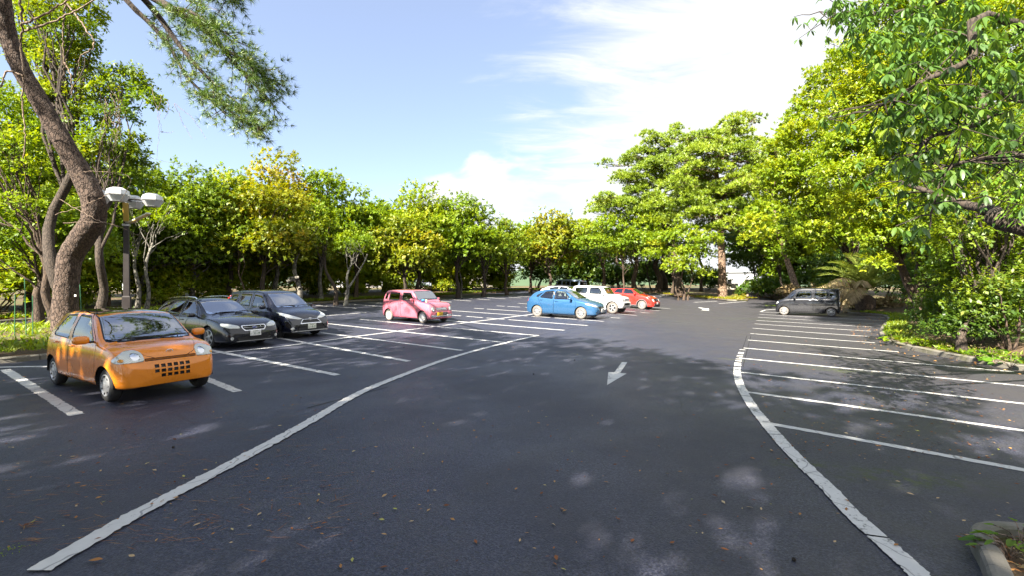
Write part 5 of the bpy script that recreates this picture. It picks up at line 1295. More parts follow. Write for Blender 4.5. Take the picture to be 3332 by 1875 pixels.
def build_car(P):
    Sh = Shell(P); W2 = P['W'] / 2; L2 = P['L'] / 2
    root = empty(P['name']); tag(root, P['label'], P['cat'])
    body = paint(P['paint'], P['col'], P.get('metal', 0)); fx, rx = P['axf'], P['axr']; Rw = P['Rw']; Ra = P.get('Ra', Rw + .065)
    # ---------- side openings and doors
    handles = []
    for sd in 'LR':
        doors = []
        for dp in P.get('doors', []):
            o = Sh.reg('drop', grow(dp, .0045), sd, None, only=None); d = Sh.reg('door', grow(dp, -.0045), sd, body, only={o}); doors.append((d, dp))
        for i, wp in enumerate(P.get('wins', [])):
            c = np.mean(wp, axis=0); par = None; al = None
            for d, dp in doors:
                if inpoly(dp, *c): par = d
            g = P.get('frame', .022)
            fr_ = Sh.reg('window_frame', grow(wp, g), sd, MC[P.get('framemat', 'black')], parent=par, depth=0.0, only=({par, 0} if par else {0}), thr=.05)
            Sh.reg('side_window', wp, sd, MC[P.get('winmat', ['clear', 'tint', 'tint'])[min(i, 2)]], parent=par, depth=-.006, only={fr_}, thr=.05)
        for hx, hz in P.get('handles', []):
            par = None
            for d, dp in doors:
                if inpoly(dp, hx, hz): par = d
            handles.append((sd, hx, hz, par))
        for nm, poly, mt, dep in P.get('side', []): Sh.reg(nm, poly, sd, MC.get(mt, body) if mt != 'body' else body, depth=dep, thr=.05)
        for ax in (fx, rx):
            circ = lambda r: [(ax + r * cos(a), Rw + r * sin(a)) for a in np.linspace(0, 2 * pi, 30, endpoint=False)]
            fl = lambda f, pre: (f.normal.z < -.25 and abs(f.calc_center_median().y) > W2 * .45) if pre else (abs(f.calc_center_median().y) > W2 * .42)
            if P.get('clad'):
                Sh.reg('arch_cladding', circ(Ra + P['clad']), sd, MC[P.get('cladmat', 'grey')], depth=.012, thr=.1)
            Sh.reg('drop', circ(Ra), sd, None, filt=fl)
    # ---------- front, rear, top
    ws = P['ws']; zc = P.get('zcowl', .8)
    fz = lambda f, pre: False if pre else f.calc_center_median().z > zc and f.normal.z < .93
    fr_ = Sh.reg('windscreen_frame', grow(ws, .02), 'F', MC['black'], filt=fz, only={0}, thr=.1); Sh.reg('windscreen', ws, 'F', MC['glass'], parent=fr_, depth=-.002, only={fr_}, filt=fz, thr=.1)
    if 'rwin' in P:
        fr_ = Sh.reg('rear_window_frame', grow(P['rwin'], .02), 'B', MC['black'], only={0}, filt=fz); Sh.reg('rear_window', P['rwin'], 'B', MC['tint'], parent=fr_, depth=-.002, only={fr_}, filt=fz)
    if 'hood' in P:
        o = Sh.reg('drop', P['hood'], 'T', None, only={0}, thr=.25); Sh.reg('hood', grow(P['hood'], -.005), 'T', body, only={o}, thr=.25)
    if 'roofp' in P: Sh.reg('roof_panel', P['roofp'][0], 'T', MC[P['roofp'][1]], only={0}, thr=P['roofp'][3] if len(P['roofp']) > 3 else .55, filt=lambda f, pre: False if pre else f.calc_center_median().z > P['roofp'][2])
    for nm, poly, mt, dep, view, mir in P.get('face', []):
        m_ = body if mt == 'body' else MC[mt]
        pid = None
        Sh.reg(nm, poly, view, m_, depth=dep, parent=pid, thr=.06 if nm in ('headlight', 'tail_light', 'fog_lamp', 'front_bumper', 'rear_bumper', 'indicator') else .2)
        if mir: Sh.reg(nm, [(-a, b) for a, b in poly], view, m_, depth=dep, thr=.06 if nm in ('headlight', 'tail_light', 'fog_lamp', 'indicator') else .2)
    hits = {k: Sh.hit(*k) for k in P.get('probe', [])}
    hh = [(sd, hx, hz, par, Sh.hit(sd, hx, hz)) for sd, hx, hz, par in handles]
    pl = P.get('plate'); ph = Sh.hit('F', pl[0], pl[1]) if pl else None
    mir = P.get('mirror'); mh = {sd: Sh.hit(sd, mir[0], mir[1] - .02) for sd in 'LR'} if mir else {}
    wy = P.get('wiper'); wh = [(Sh.hit('F', a, b), Sh.hit('F', c, d)) for a, b, c, d in wy] if wy else []
    objs = Sh.finish(root, body)
    for sd, hx, hz, par, (p, n) in hh:
        s_ = 1 if sd == 'L' else -1; bm = bmesh.new(); superblob(bm, p + Vector((0, s_ * .022, 0)), (.085, .014, .016), .6, 6)
        superblob(bm, p + Vector((.06, s_ * .006, 0)), (.02, .014, .014), .7, 5); superblob(bm, p + Vector((-.06, s_ * .006, 0)), (.02, .014, .014), .7, 5)
        bm_obj('handle', bm, MC['chrome'] if P.get('hchrome') else body, objs.get(par, root))
    # ---------- wheels
    tyre, rim, dark = wheel_meshes(Rw, P['rim'], P.get('tw', .165), P['style'])
    wm = MC[P.get('wheelmat', 'silver')]; tm = MC[P.get('tyremat', 'rubber')]
    ty = copy_with(tyre, tm); rm = copy_with(rim, wm); dk = copy_with(dark, MC['black'])
    for ax in (fx, rx):
        for s_ in (1, -1):
            we = empty('wheel', (ax, s_ * (W2 - .035 - P.get('tw', .165) / 2), Rw), (0, 0, 0 if s_ > 0 else pi), root)
            for nm, me in (('tyre', ty), ('rim', rm), ('rim_backing', dk)): ob = bpy.data.objects.new(nm, me); COL.objects.link(ob); ob.parent = we
            V, F = lathe_np([(Ra + .004, 0.0), (Ra + .004, -.26), (.02, -.27)], 36); V = V + np.array([0, 0, 0]); V[:, 2] = np.maximum(V[:, 2], -.02)
            wl_ = link('wheel_arch_liner', mesh_np('wheel_arch_liner', V * np.array([1, s_, 1]) + np.array([ax, s_ * (W2 - .03), Rw]), F), MC['black'], root)
    # ---------- floor, seats, dash, wheel
    bt = P['bot']; bz = P.get('seatz', .35); sm = MC[P.get('seatmat', 'seat')]
    boxes('cabin_floor', [((0, 0, bt + .06), (P['L'] * .82, P['W'] * .80, .05))], MC['dash'], root)
    sx0 = P.get('seatx', .05); hR = P.get('seath', .62)
    for y in (.34, -.34):
        bm = bmesh.new(); box_bm(bm, (sx0, y, bz + .12), (.48, .46, .16), .05); box_bm(bm, (sx0 - .30, y, bz + .12 + hR / 2), (.14, .44, hR), .05, Matrix.Rotation(radians(-12), 3, 'Y')); box_bm(bm, (sx0 - .38, y, bz + .20 + hR), (.09, .25, .17), .04)
        bm_obj('seat', bm, sm, root)
    bm = bmesh.new(); box_bm(bm, (sx0 - .95, 0, bz + .12), (.46, 1.1, .16), .05); box_bm(bm, (sx0 - 1.22, 0, bz + .36), (.13, 1.1, .50), .05, Matrix.Rotation(radians(-12), 3, 'Y')); bm_obj('rear_seat', bm, sm, root)
    cx = P.get('dashx', .72); dz = P.get('dashz', .80)
    boxes('dashboard', [((cx, 0, dz - .14), (.42, P['W'] * .78, .28), .06)], MC['dash'], root)
    a = np.linspace(0, 2 * pi, 21); sw = np.stack([.07 * np.cos(a), .18 * np.sin(a), .17 * np.cos(a)], 1) + np.array([cx - .30, -.34, dz + .04]); tube_obj('steering_wheel', sw, .015, MC['black'], root, 6)
    # ---------- mirrors, wipers, plate
    for sd, (p, n) in mh.items():
        s_ = 1 if sd == 'L' else -1; d = P.get('mirsize', (.06, .10, .07)); bm = bmesh.new()
        superblob(bm, Vector((mir[0] + .02, p.y + s_ * (.05 + d[1]), mir[1] + .03)), d, .6, 8); m_ob = bm_obj('mirror', bm, body if P.get('mirmat', 'body') == 'body' else MC[P['mirmat']], root)
        boxes('mirror_arm', [(Vector((mir[0] + .02, p.y + s_ * .03, mir[1] - .01)), (.05, .12, .035), .01)], MC['black'], m_ob)
        boxes('mirror_glass', [(Vector((mir[0] + .02 - d[0] * .97, p.y + s_ * (.05 + d[1]), mir[1] + .03)), (.006, d[1] * 1.6, d[2] * 1.5), .002)], MC['chrome'], m_ob)
    for (p0, n0), (p1, n1) in wh:
        q = [p0 + n0 * .02 - Vector((0, 0, .02)), p0.lerp(p1, .3) + n0 * .035, p1 + n1 * .02]; tube_obj('wiper', q, .009, MC['black'], root, 5)
        tube_obj('wiper', [p0.lerp(p1, -.1) + n0 * .012 + Vector((0, 0, .02)), p0.lerp(p1, .5) + n0 * .014, p1.lerp(p0, -.25) + n1 * .012], .007, MC['black'], root, 5)
    if pl: number_plate(root, ph[0] + Vector((.012, 0, 0)), ph[1], *pl[2:])
    return root, hits, body
def put(root, x, y, yaw, sc=(1, 1, 1)):
    e_ = .8; zx = (float(gz(x + e_, y)) - float(gz(x - e_, y))) / (2 * e_); zy = (float(gz(x, y + e_)) - float(gz(x, y - e_))) / (2 * e_)
    up = Vector((-zx, -zy, 1)).normalized(); f = Vector((cos(yaw), sin(yaw), 0)); f = (f - up * f.dot(up)).normalized(); l = up.cross(f)
    root.matrix_world = Matrix(((f.x, l.x, up.x, x), (f.y, l.y, up.y, y), (f.z, l.z, up.z, float(gz(x, y)) + .002), (0, 0, 0, 1))) @ Matrix.Diagonal((*sc, 1))
def antenna(root, p, d, ln=.45):
    tube_obj('antenna', [p, p + d.normalized() * ln], [.006, .003], MC['black'], root, 5)
def ring_mesh(name, root, p, ry, rz, r, mat, n=28, flat=.5):
    a = np.linspace(0, 2 * pi, n + 1); V, F = tube_np(np.stack([np.zeros(n + 1), ry * np.cos(a), rz * np.sin(a)], 1), np.full(n + 1, r), 6); V[:, 0] *= flat; V += np.array(p); return link(name, mesh_np(name, V, F), mat, root)
def disc_mesh(name, root, p, ry, rz, th, mat, n=24):
    a = np.linspace(0, 2 * pi, n, endpoint=False); V = [(0, 0, 0)]; V = np.vstack([np.stack([np.full(n, th), ry * np.cos(a) * .85, rz * np.sin(a) * .85], 1), np.stack([np.zeros(n), ry * np.cos(a), rz * np.sin(a)], 1)]) + np.array(p)
    F = [list(range(n))] + [[i, n + i, n + (i + 1) % n, (i + 1) % n] for i in range(n)]; return link(name, mesh_np(name, V, F), mat, root)
CIRC = lambda cy, cz, ry, rz=None, n=18: [(cy + ry * cos(a), cz + (rz or ry) * sin(a)) for a in np.linspace(0, 2 * pi, n, endpoint=False)]
# ---- orange hatchback (kei car)
holes = [('bumper_grille', [(y - .030, z - .027), (y + .030, z - .027), (y + .030, z + .027), (y - .030, z + .027)], 'black', -.025, 'F', False)
         for r, z in enumerate((.565, .485, .405)) for c, y in enumerate((-.215, -.128, -.041, .046, .133, .22)) if not (r == 2 and c == 0)]
P = dict(name='hatchback_car', cat='car', label='small orange hatchback with black roof parked nearest the camera on the left', paint='orange_paint', col=(.80, .25, .014), L=3.395, W=1.475,
 top=[(-1.6975, .80), (-1.66, .93), (-1.58, 1.08), (-1.40, 1.31), (-1.24, 1.405), (-.9, 1.45), (-.35, 1.462), (.05, 1.452), (.32, 1.405), (.93, .975), (1.04, .93), (1.22, .905), (1.42, .87), (1.56, .81), (1.65, .73), (1.6975, .60)],
 belt=[(-1.6975, .70), (-1.5, .90), (-1.0, .925), (0, .905), (.8, .895), (1.15, .865), (1.45, .80), (1.6975, .55)], roofw=[(-1.6975, .50), (-1.3, .535), (-.3, .565), (.28, .565), (.92, .655), (1.2, .62), (1.6975, .56)],
 bot=.215, fr=.50, kf=.30, rr=.42, kr=.22, bf=.05, br=.10, crown=.05, bulgef=.035, axf=1.175, axr=-1.215, Rw=.272, Ra=.325, rim=.175, tw=.155, style='cap:7', wheelmat='silver',
 doors=[rp([(.85, .27), (.85, .86), (.74, .97), (.17, 1.395), (-.335, 1.42), (-.345, .26)], .05), rp([(-.365, .26), (-.355, 1.42), (-.93, 1.385), (-1.30, .98), (-1.18, .78), (-.98, .62), (-.86, .42), (-.83, .26)], .06)],
 wins=[rp([(.67, .955), (.17, 1.345), (-.27, 1.365), (-.285, .955)], .04), rp([(-.425, .955), (-.41, 1.365), (-.89, 1.335), (-1.20, 1.0), (-1.16, .975)], .05)], winmat=['clear', 'clear', 'tint'],
 handles=[(-.20, .83), (-.98, .85)], ws=rp([(-.60, .952), (.60, .952), (.505, 1.40), (-.505, 1.40)], .05), rwin=rp([(-.48, .97), (.48, .97), (.42, 1.34), (-.42, 1.34)], .06), zcowl=.90,
 hood=rp([(1.04, -.56), (1.04, .56), (1.30, .50), (1.62, .36), (1.675, .2), (1.675, -.2), (1.62, -.36), (1.30, -.50)], .05), roofp=(rp([(-1.15, -.47), (-1.15, .47), (.27, .50), (.27, -.50)], .05), 'gloss', 1.34),
 face=[('headlight', rp([(.365, .655), (.375, .79), (.44, .835), (.56, .83), (.665, .77), (.71, .69), (.69, .645)], .03), 'lampdim', .010, 'F', True), ('reflector', CIRC(.47, .735, .060), 'chrome', .006, 'F', True),
       ('indicator', CIRC(.635, .69, .030, .024), 'amber', .016, 'F', True),
       ('upper_grille', rp([(-.36, .655), (.36, .655), (.36, .70), (-.36, .70)], .01), 'black', -.02, 'F', False),
       ('tail_light', rp([(.50, .72), (.62, .72), (.60, 1.0), (.50, .95)], .03), 'red', .008, 'B', True)] + holes,
 mirror=(.66, .96), mirsize=(.065, .105, .070), wiper=[(-.50, .955, .12, .98), (.12, .955, .55, .98)], seatx=-.05, dashx=.62, dashz=.92, seatmat='seat', probe=[('F', 0, .78), ('T', .10, -.47), ('F', 0, .68)])
car, hits, bmat = build_car(P)
p, n = hits[('F', 0, .78)]
em = ring_mesh('emblem', car, p + Vector((.004, 0, 0)), .046, .030, .006, MC['chrome'])
text_obj('emblem_letter', 'D', .052, Matrix.Translation(p + Vector((.010, 0, 0))) @ Matrix(((0, 0, 1, 0), (1, 0, 0, 0), (0, 1, 0, 0), (0, 0, 0, 1))), MC['chrome'], em, ext=.003)
for z in (.670, .685): boxes('grille_bar', [((hits[('F', 0, .68)][0].x - .012, 0, z), (.02, .70, .005), .001)], bmat, car)
antenna(car, Vector((.20, -.50, 1.40)), Vector((.18, -.10, .42)), .42)
bm = bmesh.new(); superblob(bm, (.19, -.50, 1.40), (.03, .018, .014), .8, 6); bm_obj('antenna_base', bm, MC['black'], car)
put(car, *CARPOS['esse'], (.965, .965, .93))

# ---- black estate
P = dict(name='estate_car', cat='car', label='black estate car with roof rails and white plate beside the orange hatchback', paint='black_paint', col=(.0045, .005, .009), metal=.1, L=4.68, W=1.73,
 top=[(-2.34, .74), (-2.30, .93), (-2.22, 1.06), (-1.95, 1.34), (-1.75, 1.405), (-1.2, 1.45), (-.5, 1.47), (.0, 1.45), (.28, 1.385), (.98, .995), (1.12, .955), (1.6, .895), (1.95, .81), (2.16, .72), (2.28, .62), (2.34, .50)],
 belt=[(-2.34, .66), (-2.1, .88), (-1.3, .91), (0, .885), (1.0, .87), (1.6, .80), (2.05, .68), (2.34, .45)], roofw=[(-2.34, .6), (-1.8, .55), (-.5, .59), (.25, .59), (1.0, .73), (1.7, .72), (2.34, .62)],
 bot=.17, fr=.62, kf=.28, rr=.42, kr=.16, bf=.03, br=.10, axf=1.37, axr=-1.30, Rw=.317, Ra=.365, rim=.22, tw=.205, style='spoke:5', wheelmat='silver',
 doors=[rp([(.90, .26), (.93, .82), (.70, 1.0), (.16, 1.40), (-.28, 1.425), (-.30, .25)], .05), rp([(-.325, .25), (-.305, 1.425), (-1.02, 1.40), (-1.32, .98), (-1.12, .72), (-.96, .55), (-.92, .25)], .06)],
 wins=[rp([(.68, .945), (.18, 1.345), (-.24, 1.37), (-.255, .935)], .04), rp([(-.375, .935), (-.36, 1.37), (-.98, 1.345), (-1.20, .955)], .04), rp([(-1.36, .96), (-1.14, 1.335), (-1.62, 1.305), (-1.95, 1.03)], .05)],
 handles=[(-.16, .80), (-1.05, .84)], ws=rp([(-.63, .985), (.63, .985), (.53, 1.37), (-.53, 1.37)], .05), rwin=rp([(-.56, .98), (.56, .98), (.44, 1.34), (-.44, 1.34)], .06), zcowl=.94,
 hood=rp([(1.08, -.66), (1.08, .66), (1.75, .62), (2.12, .50), (2.22, .25), (2.22, -.25), (2.12, -.50), (1.75, -.62)], .06),
 side=[('side_moulding', [(-1.0, .50), (.95, .50), (.95, .525), (-1.0, .525)], 'black', .006), ('side_skirt', [(-.92, .17), (1.0, .17), (1.0, .23), (-.92, .23)], 'black', .01)],
 face=[('headlight', rp([(.40, .585), (.42, .66), (.62, .72), (.80, .745), (.82, .67), (.70, .60)], .03), 'lampdim', .008, 'F', True),
       ('grille_surround', rp([(-.30, .505), (.30, .505), (.375, .60), (.36, .665), (-.36, .665), (-.375, .60)], .03), 'chrome', .014, 'F', False), ('upper_grille', rp([(-.275, .53), (.275, .53), (.34, .60), (.33, .642), (-.33, .642), (-.34, .60)], .02), 'black', -.01, 'F', False),
       ('bumper_intake', rp([(-.46, .235), (.46, .235), (.54, .33), (.42, .36), (-.42, .36), (-.54, .33)], .03), 'black', -.03, 'F', False), ('bumper_lip', rp([(-.52, .205), (.52, .205), (.56, .225), (-.56, .225)], .005), 'silver', .012, 'F', False),
       ('fog_lamp', CIRC(.66, .315, .045), 'lamp', .0, 'F', True), ('tail_light', rp([(.58, .74), (.78, .74), (.74, .98), (.60, .96)], .03), 'red', .01, 'B', True)],
 mirror=(.66, .93), mirsize=(.075, .105, .065), wiper=[(-.45, .99, .15, 1.01), (.15, .99, .62, 1.02)], seatx=-.02, dashx=.75, dashz=.90, probe=[('F', 0, .60), ('F', 0, .44)],
 plate=(0, .44, '鹿児島301', '32-24', 'さ', MC['plate'], MC['ink']))
car, hits, bmat = build_car(P)
p, n = hits[('F', 0, .60)]
boxes('grille_wing', [((p.x + .012, .17, .602), (.02, .30, .014), .004, Matrix.Rotation(radians(4), 3, 'X')), ((p.x + .012, -.17, .602), (.02, .30, .014), .004, Matrix.Rotation(radians(-4), 3, 'X'))], MC['chrome'], car)
em = disc_mesh('emblem', car, p + Vector((.018, 0, 0)), .070, .036, .006, MC['blue']); ring_mesh('emblem_rim', em, p + Vector((.020, 0, 0)), .072, .038, .005, MC['chrome'])
for i, (a, b, r) in enumerate(((-.035, .006, .013), (.0, .015, .007), (.022, .010, .007), (.03, -.008, .007), (.008, -.012, .007), (-.012, -.010, .006))):
    q = p + Vector((.026, a, b)); Vs = [(0, r * cos(t) * (1 if j % 2 else .4), r * sin(t) * (1 if j % 2 else .4)) for j, t in enumerate(np.linspace(0, 2 * pi, 8, endpoint=False))]
    link('emblem_star', mesh_np('emblem_star', np.array(Vs) + np.array(q), [list(range(8))], False), MC['chrome'], em)
for s_ in (1, -1):
    tube_obj('roof_rail', [(.10, s_ * .52, 1.425), (.02, s_ * .53, 1.475), (-.4, s_ * .535, 1.495), (-1.1, s_ * .53, 1.475), (-1.6, s_ * .51, 1.44), (-1.68, s_ * .50, 1.40)], [.012, .017, .017, .017, .017, .012], MC['chrome'], car)
put(car, *CARPOS['legacy'], (.95, .95, .95))

# ---- dark minivan
P = dict(name='minivan', cat='minivan', label='dark navy minivan with swept headlights parked beyond the black estate car', paint='dark_navy_paint', col=(.006, .008, .018), metal=.2, L=4.235, W=1.695,
 top=[(-2.1175, .85), (-2.09, 1.1), (-2.03, 1.38), (-1.9, 1.57), (-1.7, 1.63), (-1.0, 1.67), (-.3, 1.675), (.15, 1.64), (.45, 1.54), (1.18, 1.06), (1.35, .995), (1.7, .89), (1.92, .76), (2.05, .63), (2.1175, .50)],
 belt=[(-2.1175, .80), (-1.9, 1.06), (-1.0, 1.02), (0, .98), (1.0, .93), (1.5, .84), (1.9, .70), (2.1175, .46)], roofw=[(-2.1175, .58), (-1.7, .60), (-.3, .63), (.4, .62), (1.2, .70), (1.7, .68), (2.1175, .60)],
 bot=.19, fr=.60, kf=.26, rr=.3, kr=.12, bf=.02, axf=1.31, axr=-1.44, Rw=.30, Ra=.345, rim=.20, tw=.185, style='spoke:8', wheelmat='chrome',
 doors=[rp([(1.02, .26), (1.03, .90), (.80, 1.10), (.28, 1.54), (-.20, 1.60), (-.22, .25)], .05), rp([(-.245, .25), (-.225, 1.60), (-1.15, 1.59), (-1.17, .70), (-1.03, .50), (-1.0, .25)], .06)],
 wins=[rp([(.66, 1.06), (.26, 1.455), (-.15, 1.50), (-.165, 1.03)], .04), rp([(-.32, 1.04), (-.305, 1.51), (-1.02, 1.50), (-1.03, 1.07)], .04), rp([(-1.22, 1.08), (-1.21, 1.50), (-1.72, 1.47), (-1.88, 1.22), (-1.84, 1.12)], .05)],
 handles=[(-.08, .92), (-.42, .92)], ws=rp([(-.64, 1.06), (.64, 1.06), (.55, 1.53), (-.55, 1.53)], .05), rwin=rp([(-.58, 1.05), (.58, 1.05), (.50, 1.52), (-.50, 1.52)], .06), zcowl=1.0,
 hood=rp([(1.30, -.64), (1.30, .64), (1.70, .57), (1.93, .36), (1.97, .18), (1.97, -.18), (1.93, -.36), (1.70, -.57)], .06),
 face=[('front_panel', rp([(.40, .36), (.80, .36), (.84, .62), (.30, .66)], .03), 'gloss', .004, 'F', True), ('headlight', rp([(.27, .655), (.42, .72), (.62, .80), (.80, .90), (.835, .80), (.72, .70), (.45, .645)], .02), 'lamp', .01, 'F', True),
       ('grille_surround', rp([(-.44, .485), (.44, .485), (.30, .645), (-.30, .645)], .03), 'chrome', .012, 'F', False), ('upper_grille', rp([(-.385, .52), (.385, .52), (.275, .63), (-.275, .63)], .02), 'black', -.01, 'F', False),
       ('bumper_intake', rp([(-.62, .275), (.62, .275), (.46, .475), (-.46, .475)], .04), 'black', -.012, 'F', False), ('bumper_lip', rp([(-.70, .225), (.70, .225), (.74, .262), (-.74, .262)], .01), 'silver', .012, 'F', False),
       ('fog_lamp', CIRC(.70, .345, .05), 'lamp', .004, 'F', True), ('tail_light', rp([(.66, .85), (.80, .85), (.74, 1.45), (.64, 1.45)], .03), 'red', .01, 'B', True)],
 mirror=(.72, 1.04), mirsize=(.075, .10, .075), wiper=[(-.5, 1.07, .12, 1.09), (.12, 1.07, .58, 1.09)], seatx=.1, seatz=.45, dashx=.95, dashz=1.0, probe=[('F', 0, .645), ('F', 0, .38)],
 plate=(0, .40, '鹿児島501', '・8 27', 'ぬ', MC['cream'], MC['ink']))
car, hits, bmat = build_car(P)
p, n = hits[('F', 0, .645)]; p = p + Vector((.012, 0, .008))
em = ring_mesh('emblem', car, p, .062, .042, .008, MC['chrome']); ring_mesh('emblem_ring', em, p + Vector((.004, 0, .012)), .036, .020, .006, MC['chrome']); ring_mesh('emblem_ring', em, p + Vector((.004, 0, -.004)), .018, .034, .006, MC['chrome'])
for z in (.30, .325, .35): boxes('grille_bar', [((hits[('F', 0, .38)][0].x, 0, z), (.012, 1.0, .006), .001)], MC['grey'], car)
put(car, *CARPOS['sienta'], (.96, .96, .96))

# ---- pink boxy kei car
P = dict(name='hatchback_car', cat='car', label='pink boxy kei car with round headlights and yellow number plate', paint='pink_paint', col=(.52, .140, .19), metal=.35, L=3.395, W=1.475,
 top=[(-1.6975, .92), (-1.67, 1.15), (-1.62, 1.36), (-1.54, 1.455), (-1.40, 1.49), (-.6, 1.515), (.1, 1.51), (.36, 1.485), (.46, 1.44), (.88, 1.03), (.98, .985), (1.3, .955), (1.52, .91), (1.62, .84), (1.67, .74), (1.6975, .52)],
 belt=[(-1.6975, .86), (-1.5, .96), (-.5, .955), (.8, .93), (1.3, .88), (1.55, .80), (1.6975, .48)], roofw=[(-1.6975, .58), (-1.3, .60), (0, .62), (.4, .62), (.9, .665), (1.4, .65), (1.6975, .62)],
 bot=.19, fr=.26, kf=.115, rr=.22, kr=.09, bf=.03, br=.06, crown=.04, rf=.10, bulgef=.02, axf=1.17, axr=-1.23, Rw=.273, Ra=.33, rim=.178, tw=.155, style='steel:10', wheelmat='white', tyremat='dusty',
 doors=[rp([(.80, .27), (.82, .90), (.70, 1.03), (.36, 1.42), (-.30, 1.43), (-.31, .26)], .05), rp([(-.33, .26), (-.32, 1.43), (-1.22, 1.41), (-1.34, .98), (-1.26, .72), (-.95, .60), (-.88, .26)], .06)],
 wins=[rp([(.60, 1.03), (.34, 1.36), (-.21, 1.375), (-.22, 1.015)], .03), rp([(-.43, 1.015), (-.42, 1.375), (-1.14, 1.36), (-1.22, 1.02)], .04), rp([(-1.33, 1.05), (-1.29, 1.34), (-1.43, 1.33), (-1.52, 1.06)], .03)], frame=.012, winmat=['clear', 'tint', 'tint'],
 handles=[(-.20, .87), (-1.14, .89)], ws=rp([(-.60, 1.055), (.60, 1.055), (.56, 1.435), (-.56, 1.435)], .05), rwin=rp([(-.52, 1.0), (.52, 1.0), (.50, 1.40), (-.50, 1.40)], .06), zcowl=.99,
 hood=rp([(.96, -.60), (.96, .60), (1.50, .57), (1.60, .50), (1.60, -.50), (1.50, -.57)], .05),
 face=[('headlight_rim', CIRC(.535, .655, .105), 'chrome', .016, 'F', True), ('headlight', CIRC(.535, .655, .088), 'lamp', .010, 'F', True), ('grille_surround', rp([(-.34, .585), (.34, .585), (.34, .705), (-.34, .705)], .05), 'chrome', .012, 'F', False),
       ('upper_grille', rp([(-.32, .603), (.32, .603), (.32, .687), (-.32, .687)], .03), 'black', .002, 'F', False), ('grille_blade', rp([(-.30, .62), (.30, .62), (.30, .668), (-.30, .668)], .02), 'chrome', .016, 'F', False),
       ('bumper_bar', rp([(-.64, .285), (.64, .285), (.64, .385), (-.64, .385)], .02), 'chrome', .022, 'F', False), ('lower_grille', rp([(-.37, .335), (.37, .335), (.39, .50), (-.39, .50)], .03), 'black', -.012, 'F', False),
       ('tail_light', CIRC(.60, .80, .06), 'red', .01, 'B', True)],
 mirror=(.58, 1.02), mirsize=(.06, .09, .065), wiper=[(-.46, 1.06, .05, 1.08), (.1, 1.06, .52, 1.08)], seatx=-.05, seatz=.42, dashx=.68, dashz=.97, seatmat='beige', probe=[('F', 0, .76), ('F', 0, .42)],
 plate=(-.12, .425, '鹿児島581', '14-50', 'せ', MC['plate_y'], MC['ink_k']))
car, hits, bmat = build_car(P)
p, n = hits[('F', 0, .76)]
text_obj('name_script', 'Lapin', .055, Matrix.Translation(p + Vector((.012, 0.04, 0))) @ Matrix(((0, 0, 1, 0), (1, 0, 0, 0), (0, 1, 0, 0), (0, 0, 0, 1))), MC['chrome'], car, sx=2.2)
for z in (.37, .41, .45, .485): boxes('grille_bar', [((hits[('F', 0, .42)][0].x + .002, 0, z), (.012, .72, .010), .002)], MC['silver'], car)
bm = bmesh.new(); superblob(bm, (.92, -.42, 1.02), (.07, .09, .06), .8, 7); ob = bm_obj('dashboard_toy', bm, simple('soft_blue_toy', (.08, .32, .70), .8), car)
bm = bmesh.new(); superblob(bm, (.92, -.22, 1.01), (.05, .05, .05), .8, 7); ob = bm_obj('dashboard_toy', bm, simple('soft_pale_toy', (.70, .66, .35), .8), car)
put(car, *CARPOS['lapin'])

